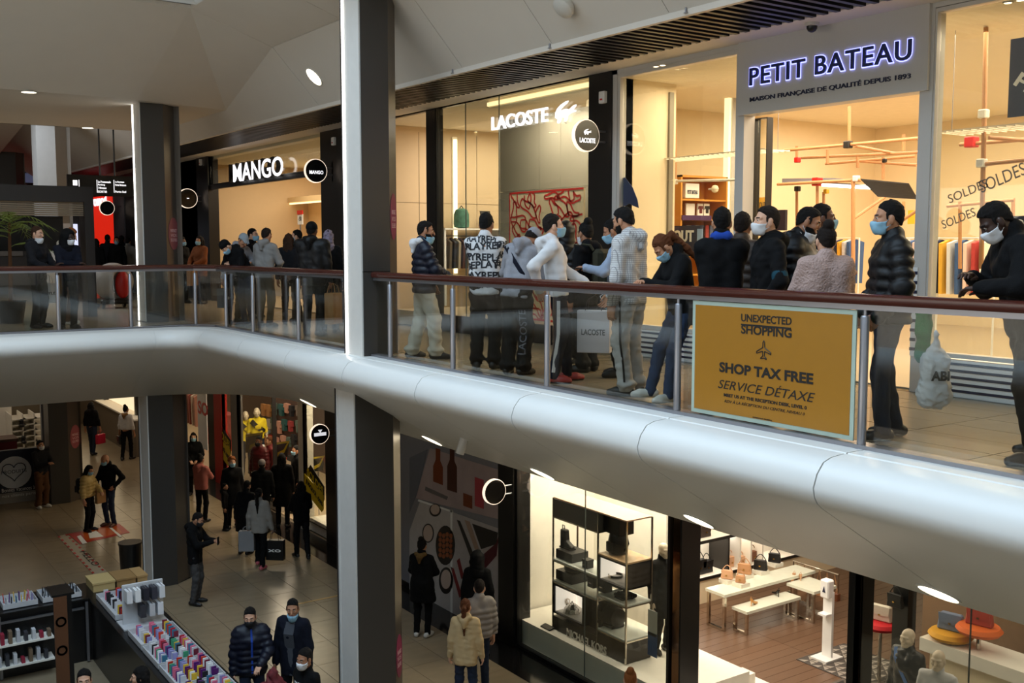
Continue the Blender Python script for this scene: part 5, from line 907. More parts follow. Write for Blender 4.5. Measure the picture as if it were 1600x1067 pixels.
# white shoe shop with dark blue panel
YS = 29.3
bp_ = thing('shop_parapet', 'dark blue panel with white heart emblem on the white shoe shop front', 'panel', (3.5, YS, ZL)); a, b = at(-40, 800, 'Y', YS), at(70, 785, 'Y', YS); zt_ = at(30, 702, 'Y', YS)[2]; zb_ = at(30, 768, 'Y', YS)[2]
box('base', mat('grey shop base', (150, 146, 140), .6), a[0]-2, b[0], YS, YS+.15, ZL, zb_, bp_); box('blue_panel', mat('dark blue panel', (14, 20, 40), .4), a[0]-2, b[0], YS-.01, YS+.15, zb_, zt_, bp_)
q = at(22, 738, 'Y', YS-.015); MB().lathe([(.42, 0), (.42, .006)], (q[0], YS-.012, q[2]), 28, (0, -1, 0)).build('white_emblem', mat('emblem white', (200, 205, 210), .5), bp_)
hs = [(math.sin(t_)**3*.28, (13*math.cos(t_)-5*math.cos(2*t_)-2*math.cos(3*t_)-math.cos(4*t_))/16*.26+.04) for t_ in [2*math.pi*k/24 for k in range(25)]]; s = MB()
for (u0, v0), (u1, v1) in zip(hs[:-1], hs[1:]): s.tube([(q[0]+u0, YS-.02, q[2]+v0), (q[0]+u1, YS-.02, q[2]+v1)], .012, 5)
s.build('heart_outline', navy, bp_); text('PRODUITS', (q[0]-.3, YS-.019, q[2]-.02), (1, 0, 0), UD, .6, .09, navy, bp_, depth=.003); p = at(3, 770, 'Y', YS-.012); text('Bonnes Vacances à tous', (p[0], YS-.012, p[2]), (1, 0, 0), (0, 0, 1), 1.0, .1, white_p, bp_, depth=.003); text('nos clients parisiens', (p[0], YS-.012, p[2]-.16), (1, 0, 0), (0, 0, 1), 1.0, .1, white_p, bp_, depth=.003)
box('upright', steel, b[0], b[0]+.06, YS, YS+.15, ZL, ZM, bp_)
box('wall_shoe_shop', mkwhite, -9, 5.2, 33.5, 33.6, ZL, ZM, kind='structure'); area('shop_ceiling_light', (2.8, 31.6, ZM-.05), (5, 2.4), 26, WARM2)
wsh = thing('wall_shelving', 'white box shelving on the shoe shop wall', 'shelves', (3.6, 33, ZL))
for k in range(3):
    for j in range(6):
        z = at(40, 655+j*9, 'Y', 32.5)[2]; x = at(18+k*18, 660, 'Y', 32.5)[0]; box('board', mkwhite, x, x+.40, 32.6, 33.5, z-.02, z, wsh); box('upright', mkwhite, x, x+.03, 32.6, 33.5, z, z+.14, wsh)
for px, py, nm in ((34, 664, 'black ankle shoe on the upper white shelf'), (37, 690, 'black shoe on the lower white shelf')): q = at(px, py, 'Y', 32.45); t = thing('display_shoe', nm, 'shoe', tuple(q)); MB().rbox(q, (.12, .3, .1)).build('upper', leather, t, bevel=.03); MB().rbox((q[0], q[1], q[2]+.1), (.11, .12, .14)).build('shaft', leather, t, bevel=.03)
cr = thing('red_bench', 'dark red bench with wooden top in the shoe shop', 'bench', (3.2, 30.4, ZL)); a, b = at(0, 700, 'Y', 30.2), at(27, 700, 'Y', 30.2); box('seat', mat('dark red seat', (110, 20, 28), .6), a[0]-1, b[0], 30.2, 30.8, at(10, 700, 'Y', 30.2)[2]-.35, at(10, 690, 'Y', 30.2)[2], cr); box('top', mat('walnut top', (86, 56, 40), .5), a[0]-1, b[0]+.03, 30.15, 30.85, at(10, 690, 'Y', 30.2)[2], at(10, 686, 'Y', 30.2)[2], cr); box('leg', steel, b[0]-.1, b[0]-.05, 30.3, 30.7, ZL, at(10, 700, 'Y', 30.2)[2]-.35, cr)
# dark roller poster stand and bin beside the second pillar
q = at(209, 900, 'Z', ZL); bn_ = thing('litter_bin', 'black litter bin beside the lower pillar', 'bin', tuple(q)); MB().lathe([(.2, 0), (.22, .5), (.22, .62), (.19, .64)], (q[0], q[1]+.2, ZL), 18).build('body', black_m, bn_, smooth=True); MB().lathe([(.235, .62), (.235, .66), (.2, .66)], (q[0], q[1]+.2, ZL), 18).build('rim', dark_m, bn_, smooth=True)
# red floor graphic
fg = thing('floor_graphic', 'red and orange printed floor graphic with white dashes', 'floor sticker', (5.6, 25, ZL)); fz_ = lambda pts, m, nm, h=.003: MB().prism([at(x, y, 'Z', ZL+h) for x, y in pts], (0, 0, .002)).build(nm, m, fg)
rr = mat('red floor print', (176, 30, 24), .4, noise=.2, nscale=1); fz_([(106, 834), (186, 818), (203, 832), (125, 850)], rr, 'red_panel'); fz_([(126, 831), (180, 820), (191, 832), (135, 845)], mat('orange floor print', (190, 84, 24), .4), 'orange_panel', .006); fz_([(120, 838), (126, 836), (136, 848), (129, 850)], white_p, 'white_text', .009); fz_([(170, 824), (173, 823), (191, 838), (187, 839)], white_p, 'white_text', .009)
fz_([(138, 833), (150, 829), (162, 838), (140, 841)], white_p, 'white_text', .009); fz_([(90, 838), (105, 834), (172, 898), (152, 904)], mat('cream floor print', (170, 160, 140), .4), 'cream_band')
for k in range(13):
    for side in (0, 1):
        u = k/13; A0 = Vector((90, 838)).lerp(Vector((152, 904)), u); B0 = Vector((105, 834)).lerp(Vector((172, 898)), u); c = A0 if side == 0 else B0.lerp(A0, .22)
        fz_([(c[0], c[1]), (c[0]+3.2, c[1]-.9), (c[0]+5.5, c[1]+1.4), (c[0]+2.2, c[1]+2.4)], rr, 'red_dash', .006)
fz_([(170, 899), (200, 890), (204, 897), (173, 906)], rr, 'red_panel')
a = Vector(at(124, 862, 'Z', ZL+.009)); b = Vector(at(146, 884, 'Z', ZL+.009)); text('HELLO', a, b-a, (b-a).cross(Vector((0, 0, -1))), (b-a).length, .14, black_t, fg, depth=.002)
# ---------------- phone case stall
ZK = -4.15; kb = mat('black stall laminate', (18, 17, 18), .3); st = thing('stall_counter', 'black phone accessory stall counter with glass fronted back', 'stall', (3.6, 15.5, ZL))
box('counter', kb, 3.72, 4.45, 10.5, 18.0, ZL, ZK-.03, st); box('worktop', kb, 3.68, 4.5, 10.5, 18.05, ZK-.03, ZK, st); box('counter', kb, -1, 3.72, 17.3, 17.95, ZL, ZK-.03, st); box('worktop', kb, -1, 3.68, 17.22, 18.05, ZK-.03, ZK, st)
for x in (2.35, 3.62): box('silver_edge', steel, x, x+.04, 17.21, 17.25, ZL+.02, ZK-.05, st)
box('silver_edge', steel, -1, 3.6, 17.2, 17.24, ZK-.16, ZK-.13, st)
for z in (ZL+.28, ZL+.62): box('inner_shelf', mkwhite, 1.2, 3.1, 17.0, 17.29, z-.03, z, st)
rng = random.Random(5)
for k in range(14):
    z = ZL+.28+(k % 2)*.34; x = 2.3+.055*k; h = rng.uniform(.08, .2); box('boxed_accessory', mat('accessory %d' % (k % 5), ((190, 190, 196), (150, 40, 60), (60, 60, 66), (120, 100, 80), (210, 210, 214))[k % 5], .5), x, x+.05, 17.02, 17.14, z+.001, z+h, label=('silver grey', 'dark red', 'charcoal', 'brown', 'pale grey')[k % 5]+' boxed accessory on the '+('upper' if k % 2 else 'lower')+' inner shelf of the stall', cat='box', group='boxed accessories inside the stall')
sp = thing('stall_sign', 'brown wooden stall sign board standing behind the counter', 'sign', (2.2, 14.6, ZL)); a, b = at(86, 1000, 'Y', 14.8), at(107, 1000, 'Y', 14.8); zt_ = at(95, 932, 'Y', 14.8)[2]
box('board', mat('brown stall wood', (96, 60, 36), .5, noise=.2, nscale=4, stretch=(1, 1, .2)), a[0], b[0], 14.8, 14.83, ZL, zt_, sp); box('cap', kb, a[0]-.02, b[0]+.1, 14.8, 15.25, zt_, zt_+.03, sp); box('side', kb, b[0], b[0]+.06, 14.8, 15.25, ZL, zt_, sp)
for k, zz in enumerate((.35, .75)): MB().lathe([(.07, -.003), (.07, .003), (.045, .003), (.045, -.003)], ((a[0]+b[0])/2, 14.797, zt_-zz), 18, (0, 1, 0), cap=False).build('dark_letter', kb, sp)
case_cols = [(190, 40, 60), (90, 30, 110), (210, 210, 216), (40, 40, 46), (220, 110, 140), (60, 120, 150), (230, 190, 60), (150, 150, 200), (200, 60, 40), (70, 160, 120), (240, 240, 240), (120, 40, 60)]
cmesh = [MB().box(-.006, .006, -.036, .036, 0, .145).mesh('phone_case', mat('phone case %d' % i, c, .35), bevel=.004) for i, c in enumerate(case_cols)]
tray_m = mat('white tray', (196, 196, 198), .45)
ncase = [0]
cn = ('red', 'purple', 'pale grey', 'black', 'pink', 'teal', 'yellow', 'lilac', 'orange red', 'green', 'white', 'maroon')
def tray(x0, x1, y0, y1, label, rows, per, along='y', z=ZK, cases=True, dark=False):
    t = thing('display_tray', label, 'tray', ((x0+x1)/2, (y0+y1)/2, z)); h = .09
    box('floor', tray_m, x0, x1, y0, y1, z, z+.012, t)
    for a in ((x0, x0+.012, y0, y1), (x1-.012, x1, y0, y1), (x0+.012, x1-.012, y0, y0+.012), (x0+.012, x1-.012, y1-.012, y1)): box('side', tray_m, a[0], a[1], a[2], a[3], z, z+h, t)
    if not cases: return
    for r in range(rows):
        for k in range(per):
            i = 3 if dark else rng.randrange(12); u = (k+.5)/per; v = (r+.5)/rows
            if along == 'y': p = (x0+.04+(x1-x0-.08)*v, y0+.03+(y1-y0-.06)*u, z+.013)
            else: p = (x0+.03+(x1-x0-.06)*u, y0+.04+(y1-y0-.08)*v, z+.013)
            o = bpy.data.objects.new('phone_case', cmesh[i]); COL.objects.link(o); o.location = p; o.rotation_euler = (0, rng.uniform(-.12, .12), (math.pi/2 if along == 'y' else 0)+rng.uniform(-.15, .15)); tag(o, cn[i]+' phone case in the '+label, 'phone case', 'phone cases on the stall'); ncase[0] += 1
L_ = [(15.9, 17.1, 'long tray at the back of the right stall counter', 3, 12), (14.5, 15.2, 'upper tray beside the white rack', 3, 8), (13.7, 14.45, 'broad tray in the middle of the right stall counter', 4, 10), (12.9, 13.65, 'broad tray near the front of the right stall counter', 4, 10), (12.1, 12.85, 'foremost tray of the right stall counter', 4, 10)]
for y0, y1, lab, r, n_ in L_: tray(3.76, 4.4, y0, y1, lab, r, n_)
tray(1.6, 2.3, 17.35, 17.85, 'left tray of the back stall counter', 2, 7, 'x'); tray(2.45, 2.95, 17.35, 17.85, 'middle tray of the back stall counter', 2, 6, 'x'); tray(3.02, 3.6, 17.35, 17.85, 'black filled tray of the back stall counter', 2, 10, 'x', dark=True); 
for px, py, w, lab in ((163, 914, .34, 'cream'), (203, 913, .3, 'brown'), (232, 912, .16, 'small kraft')):
    q = at(px, py, 'Z', ZK+.1); t = thing('cardboard_box', lab+' cardboard box at the corner of the stall', 'box', (q[0], q[1], ZK)); cm = mat('kraft card '+lab, {'cream': (190, 164, 110), 'brown': (150, 116, 70), 'small kraft': (176, 140, 90)}[lab], .8); box('body', cm, q[0]-w/2, q[0]+w/2, 17.45+.0, 17.95, ZK+.001, ZK+.12, t); box('lid', cm, q[0]-w/2-.01, q[0]+w/2+.01, 17.44, 17.96, ZK+.12, ZK+.15, t)
rk = thing('accessory_rack', 'white pegboard rack with hanging accessories on the stall', 'rack', (4.1, 15.4, ZK)); 
box('board', tray_m, 3.8, 4.4, 15.62, 15.65, ZK, ZK+.62, rk, bevel=.01); box('foot', tray_m, 3.76, 4.42, 15.4, 15.85, ZK, ZK+.02, rk)
for i, (x, z, c) in enumerate(((3.86, .45, (230, 230, 232)), (3.98, .45, (240, 240, 240)), (4.1, .45, (40, 40, 50)), (4.22, .45, (60, 60, 70)), (4.33, .45, (225, 225, 228)), (4.05, .2, (60, 60, 66)), (4.18, .2, (200, 200, 204)), (4.3, .2, (230, 230, 234)))):
    MB().tube([(x, 15.62, ZK+z+.13), (x, 15.42, ZK+z+.13)], .004, 5).build('hook', steel, rk); box('hanging_pack', mat('pack %d' % i, c, .5), x-.04, x+.04, 15.42, 15.60, ZK+z-.06, ZK+z+.12, rk)
# ================================================================ PEOPLE: bodies and clothes grown from blended tapered limbs
class Grid:
    def __init__(s, lo, hi, vox):
        s.vox = vox; s.lo = np.array(lo, np.float32); n = np.ceil((np.array(hi)-s.lo)/vox).astype(int)+1
        s.ax = [s.lo[i]+np.arange(n[i], dtype=np.float32)*vox for i in range(3)]; s.F = np.full(n, 1.0, np.float32)
    def sub(s, lo, hi):
        sl = tuple(slice(max(0, int((lo[i]-s.lo[i])/s.vox)), min(len(s.ax[i]), int((hi[i]-s.lo[i])/s.vox)+2)) for i in range(3))
        if any(q.start >= q.stop for q in sl): return None, None
        return sl, (s.ax[0][sl[0]][:, None, None], s.ax[1][sl[1]][None, :, None], s.ax[2][sl[2]][None, None, :])
    def blend(s, sl, d, k, op='u'):
        a = s.F[sl]
        if op == 'u':
            h = np.maximum(k-np.abs(a-d), 0)/k if k > 0 else 0; s.F[sl] = np.minimum(a, d)-h*h*k*.25
        else:
            d = -d; h = np.maximum(k-np.abs(a-d), 0)/k; s.F[sl] = np.maximum(a, d)+h*h*k*.25
    def cone(s, a, b, ra, rb, k=.03, op='u', quilt=None):
        a = np.array(a, np.float32); b = np.array(b, np.float32); R = max(ra, rb)+k+3*s.vox+(.02 if quilt else 0)
        sl, X = s.sub(np.minimum(a, b)-R, np.maximum(a, b)+R)
        if sl is None: return
        ba = b-a; L2 = float(ba@ba)+1e-9; px, py, pz = X[0]-a[0], X[1]-a[1], X[2]-a[2]
        t = np.clip((px*ba[0]+py*ba[1]+pz*ba[2])/L2, 0, 1); d = np.sqrt((px-ba[0]*t)**2+(py-ba[1]*t)**2+(pz-ba[2]*t)**2)
        r = ra+(rb-ra)*t
        if quilt: r = r+quilt[0]*(np.abs(np.sin(math.pi*(t*math.sqrt(L2)+quilt[2])/quilt[1]))-.5)
        s.blend(sl, d-r, k, op)
    def ell(s, c, r, k=.02, op='u'):
        c = np.array(c, np.float32); r = np.array(r, np.float32); R = r+k+3*s.vox; sl, X = s.sub(c-R, c+R)
        if sl is None: return
        q = [(X[i]-c[i])/r[i] for i in range(3)]; k0 = np.sqrt(q[0]**2+q[1]**2+q[2]**2); k1 = np.sqrt((q[0]/r[0])**2+(q[1]/r[1])**2+(q[2]/r[2])**2)+1e-6
        s.blend(sl, k0*(k0-1)/k1, k, op)
    def cut(s, n, c):       # keep the side where n.p > c
        X = (s.ax[0][:, None, None], s.ax[1][None, :, None], s.ax[2][None, None, :]); s.F = np.maximum(s.F, c-(n[0]*X[0]+n[1]*X[1]+n[2]*X[2])).astype(np.float32)
    def wrinkle(s, amp, freq, seed):
        r = np.random.RandomState(seed); X = (s.ax[0][:, None, None], s.ax[1][None, :, None], s.ax[2][None, None, :]); w = 0
        for _ in range(4):
            v = r.normal(size=3); v /= np.linalg.norm(v); v[2] *= 1.3; f = freq*r.uniform(.6, 1.6); w = w+np.sin(f*(v[0]*X[0]+v[1]*X[1]+v[2]*X[2])+r.uniform(0, 6)+1.5*np.sin(f*.4*(X[2]+X[0])+r.uniform(0, 6)))
        s.F = s.F+(amp/2*w).astype(np.float32)
    def mesh(s):
        F = s.F.copy(); F[0] = F[-1] = 1; F[:, 0] = F[:, -1] = 1; F[:, :, 0] = F[:, :, -1] = 1
        I = F < 0; n = F.shape; c = np.zeros(tuple(q-1 for q in n), np.int8)
        off = [(i, j, k) for i in (0, 1) for j in (0, 1) for k in (0, 1)]
        for i, j, k in off: c += I[i:n[0]-1+i, j:n[1]-1+j, k:n[2]-1+k]
        act = np.argwhere((c > 0) & (c < 8)); 
        if not len(act): return np.zeros((0, 3)), []
        idx = np.full(c.shape, -1, np.int32); idx[act[:, 0], act[:, 1], act[:, 2]] = np.arange(len(act))
        V = {o: F[act[:, 0]+o[0], act[:, 1]+o[1], act[:, 2]+o[2]] for o in off}; acc = np.zeros((len(act), 3)); cnt = np.zeros(len(act))
        for a in off:
            for ax in range(3):
                if a[ax] == 0:
                    b = list(a); b[ax] = 1; b = tuple(b); fa, fb = V[a], V[b]; m = (fa < 0) != (fb < 0); t = np.where(m, fa/np.where(m, fa-fb, 1), 0)
                    p = np.zeros((len(act), 3)); p[:] = a; p[:, ax] = t; acc += p*m[:, None]; cnt += m
        P = (act+acc/cnt[:, None])*s.vox+s.lo; Q = []
        for ax in range(3):
            o = [slice(None)]*3; o2 = [slice(None)]*3; o[ax] = slice(0, -1); o2[ax] = slice(1, None); A, B = I[tuple(o)], I[tuple(o2)]
            e = np.argwhere(A != B); u, v = (ax+1) % 3, (ax+2) % 3; e = e[(e[:, u] > 0) & (e[:, v] > 0)]
            e = e[(e[:, u] < c.shape[u]) & (e[:, v] < c.shape[v])]
            q = []
            for du, dv in ((-1, -1), (0, -1), (0, 0), (-1, 0)):
                w = e.copy(); w[:, u] += du; w[:, v] += dv; q.append(idx[w[:, 0], w[:, 1], w[:, 2]])
            q = np.stack(q, 1); fl = A[e[:, 0], e[:, 1], e[:, 2]]; q[~fl] = q[~fl][:, ::-1]; Q.append(q[(q >= 0).all(1)])
        return P, np.concatenate(Q)
def np_obj(name, P, Q, mats, parent, mi=None, local=True):
    me = bpy.data.meshes.new(name); me.vertices.add(len(P)); me.vertices.foreach_set('co', np.asarray(P, np.float32).ravel()); n = len(Q)
    me.loops.add(4*n); me.loops.foreach_set('vertex_index', np.asarray(Q, np.int32).ravel()); me.polygons.add(n); me.polygons.foreach_set('loop_start', np.arange(0, 4*n, 4, dtype=np.int32))
    me.polygons.foreach_set('use_smooth', np.ones(n, bool))
    for m in (mats if isinstance(mats, (list, tuple)) else [mats]): me.materials.append(m)
    if mi is not None: me.polygons.foreach_set('material_index', np.asarray(mi, np.int32))
    me.update(calc_edges=True); me.validate()
    return link(bpy.data.objects.new(name, me), parent, local)
# ---- head, hair, hats, mask: made once per resolution, then placed on each neck
TPL = {}
def head_sdf(g, neck=True):
    g.ell((0, -.012, .03), (.076, .096, .092), .01); g.cone((0, .03, -.03), (0, .048, -.082), .062, .036, .03)
    for s in (-1, 1):
        g.cone((s*.046, .0, -.05), (s*.018, .058, -.088), .026, .022, .03); g.ell((s*.04, .062, -.022), (.026, .028, .026), .02); g.cone((s*.016, .088, .026), (s*.05, .07, .026), .012, .012, .015)
        g.ell((s*.080, -.008, -.012), (.011, .022, .034), .01); g.ell((s*.032, .104, .008), (.017, .018, .012), .012, 'd'); g.ell((s*.032, .081, .008), (.013, .012, .011), .004)
    g.cone((0, .094, .006), (0, .112, -.032), .010, .014, .014); g.cone((-.018, .088, -.062), (.018, .088, -.062), .010, .010, .01)
    if neck: g.cone((0, -.02, -.06), (0, -.035, -.19), .054, .06, .03)
def template(kind, vox):
    key = (kind, vox)
    if key in TPL: return TPL[key]
    g = Grid((-.19, -.26, -.46 if kind in ('long', 'ponytail') else -.26), (.19, .24, .26), vox)
    if kind == 'head': head_sdf(g)
    elif kind == 'mask':
        head_sdf(g, False); g.ell((0, .058, -.062), (.046, .05, .046), .03); g.ell((0, .092, -.05), (.024, .018, .04), .03); g.F -= .008; X = (g.ax[0][:, None, None], g.ax[1][None, :, None], g.ax[2][None, None, :])
        g.F = np.maximum.reduce([g.F, X[2]+.022-.16*np.maximum(X[1]-.085, 0)*6*0-.012*np.exp(-(X[0]/.02)**2)+0*X[1], -(X[2]+.116)+0*X[0]+0*X[1], .028-X[1]+0*X[0]+0*X[2]])
        for s in (-1, 1): g.cone((s*.066, .035, -.03), (s*.083, -.01, .02), .0045, .0045, .002); g.cone((s*.06, .035, -.075), (s*.082, -.014, -.035), .0045, .0045, .002)
    elif kind == 'beard':
        head_sdf(g, False); g.F -= .006; X = (g.ax[0][:, None, None], g.ax[1][None, :, None], g.ax[2][None, None, :]); g.F = np.maximum.reduce([g.F, X[2]+.035+.35*(X[1]-.06)*0+0*X[0]+0*X[1], .0-X[1]+0*X[0]+0*X[2], X[1]-.085-.9*(-.062-X[2])+0*X[0]])
    else:
        top = .012 if kind in ('short', 'bun', 'long', 'ponytail', 'curly') else .007
        if kind in ('short', 'fade', 'bun', 'long', 'ponytail', 'curly', 'bald_fringe'):
            w = .081 if kind != 'fade' else .0775; g.ell((0, -.018, .034+top*.5), (w, .1005, .093+top*.5), .01)
            g.ell((0, -.048, -.014), (.066, .058, .072), .02)
            if kind == 'fade': g.ell((0, .008, .068), (.066, .078, .058), .02)
            if kind == 'curly':
                r = np.random.RandomState(4)
                for _ in range(40):
                    v = r.normal(size=3); v /= np.linalg.norm(v); v[2] = abs(v[2]); g.ell((v[0]*.085, -.02+v[1]*.1, .04+v[2]*.1), (.026,)*3, .01)
            g.wrinkle(.003, 190, 3); g.cut((0, -.685, .728), .0145 if kind != 'long' else -.004); [g.cone((s_*.074, .022, .03), (s_*.075, .022, -.008), .010, .006, .01) for s_ in (-1, 1)]
            if kind == 'bald_fringe': g.cut((0, 0, -1), -.06)
            if kind == 'bun': g.ell((0, -.06, .14), (.05, .055, .05), .015)
            if kind == 'long':
                for s in (-1, 0, 1): g.cone((s*.055, -.06, .0), (s*.065, -.085, -.26), .05, .035, .03)
                for s in (-1, 1): g.cone((s*.078, .01, .03), (s*.085, -.02, -.24), .022, .025, .02)
                g.wrinkle(.004, 90, 8)
            if kind == 'ponytail': g.cone((0, -.10, .04), (0, -.15, .02), .03, .035, .02); g.cone((0, -.15, .02), (0, -.15, -.2), .04, .036, .02); g.cone((0, -.15, -.2), (0, -.13, -.40), .036, .012, .02); g.wrinkle(.004, 90, 8)
        elif kind in ('beanie', 'cap'):
            g.ell((0, -.014, .045), (.09, .108, .098), .01); g.cut((0, -.2, .98), .028)
            if kind == 'cap':
                for s in (-1, 0, 1): g.cone((s*.045, .07, .045), (s*.035, .165-abs(s)*.02, .036), .016, .009, .02)
            else: g.cone((-.02, -.02, .035), (.02, -.02, .035), .02, .02, .01); 
        elif kind == 'hood':
            g.ell((0, -.035, .03), (.118, .14, .135), .02); g.cone((0, -.05, -.05), (0, -.05, -.2), .12, .14, .04); g.ell((0, .13, -.01), (.078, .12, .11), .02, 'd'); g.wrinkle(.006, 45, 5)
        elif kind == 'scarf':
            g.ell((0, -.02, .035), (.088, .11, .102), .02); g.cone((0, -.05, -.04), (0, -.06, -.17), .09, .11, .03); g.ell((0, .12, -.02), (.062, .1, .095), .02, 'd'); g.wrinkle(.006, 60, 5)
    TPL[key] = g.mesh(); return TPL[key]
def hand_tpl(curl, vox):
    key = ('hand', curl, vox)
    if key in TPL: return TPL[key]
    g = Grid((-.07, -.08, -.13), (.09, .23, .06), vox); g.cone((0, -.06, 0), (0, .01, 0), .026, .028, .02)
    for i, (x, ln) in enumerate(((.030, .92), (.010, 1.0), (-.011, .95), (-.031, .76))):
        g.cone((x*.6, .005, 0), (x, .088, 0), .017, .0135, .016); p = np.array((x, .088, 0)); ang = 0
        for q, (L, r0, r1) in enumerate(((.044, .0105, .0095), (.028, .0095, .0088), (.022, .0088, .0075))):
            ang += curl*(.55, .9, .6)[q]+.05*i*curl; b = p+np.array((x*.06*(1-curl*.5), math.cos(ang)*L*ln, -math.sin(ang)*L*ln)); g.cone(p, b, r0, r1, .004); p = b
    g.cone((.018, .015, -.004), (.046, .052, -.014), .016, .0125, .012); g.cone((.046, .052, -.014), (.052-.02*curl, .085, -.02-.018*curl), .0115, .0105, .004); g.cone((.052-.02*curl, .085, -.02-.018*curl), (.05-.03*curl, .108, -.024-.03*curl), .0105, .0085, .003)
    TPL[key] = g.mesh(); return TPL[key]
def R3(rx=0, ry=0, rz=0): return np.array(Matrix.Rotation(math.radians(rz), 3, 'Z') @ Matrix.Rotation(math.radians(ry), 3, 'Y') @ Matrix.Rotation(math.radians(rx), 3, 'X'))
def ik(A, T, a, b, pole):
    A, T, pole = map(lambda v: np.array(v, float), (A, T, pole)); d = T-A; L = np.linalg.norm(d); L2 = min(L, (a+b)*.995); u = d/max(L, 1e-6); T = A+u*L2
    x = (a*a-b*b+L2*L2)/(2*L2); h = math.sqrt(max(a*a-x*x, 0)); p = pole-u*(pole@u); p /= np.linalg.norm(p)+1e-9
    return A+u*x+p*h, T
SKIN = {'light': (206, 158, 130), 'mid': (176, 126, 96), 'olive': (160, 112, 84), 'brown': (108, 70, 50), 'dark': (58, 38, 30)}
HAIRC = {'black': (18, 15, 14), 'dark': (30, 22, 18), 'brown': (58, 38, 26), 'blonde': (150, 112, 66), 'ginger': (140, 82, 40), 'grey': (110, 106, 102), 'chestnut': (90, 50, 26)}
for k_, c_ in SKIN.items(): mat('skin '+k_, c_, .5, noise=.06, nscale=14, spec=.35)
for k_, c_ in HAIRC.items(): mat('hair '+k_, c_, .75, spec=.2, bump=.5, bscale=160, noise=.35, nscale=40, stretch=(4, 4, .6))
eye_w = mat('eye white', (214, 208, 200), .3); eye_d = mat('eye iris', (34, 24, 18), .2); lip_m = mat('lips', (150, 88, 78), .5)
def cloth(name, c=(128, 128, 128), rough=.85, bump=.25, bscale=150, noise=.08, nscale=12): return mat('cloth '+name, c, rough, spec=.18 if rough > .6 else .3, bump=bump, bscale=bscale, noise=noise, nscale=nscale)
ARMS = {  # wrist targets (out from the body's side, forward, height) for a 1.75 m figure; elbow pole (out, forward, up)
    'down': ((.25, .04, .84), (.5, -1, 0)), 'pocket': ((.20, .13, .93), (1, -.8, 0)), 'phone': ((.06, .34, 1.20), (.8, -.2, -1)), 'hold': ((.10, .30, 1.04), (.9, -.4, -.8)),
    'front': ((.02, .26, .92), (1, -.3, -.2)), 'hip': ((.24, .06, 1.00), (1, -.9, .2)), 'rail': ((.16, .34, 1.14), (.9, -.5, -.3)), 'back': ((.06, -.18, .95), (.8, -.8, 0)), 'fold': ((-.10, .24, 1.16), (1, .1, -.6)), 'walk_f': ((.22, .26, .88), (.3, -1, 0)), 'walk_b': ((.24, -.20, .88), (.3, -1, 0)), 'face': ((.05, .20, 1.42), (.9, .2, -1)), 'railback': ((.42, -.22, 1.12), (.9, -.6, .4)), 'bag': ((.27, .05, .80), (.5, -1, 0))}
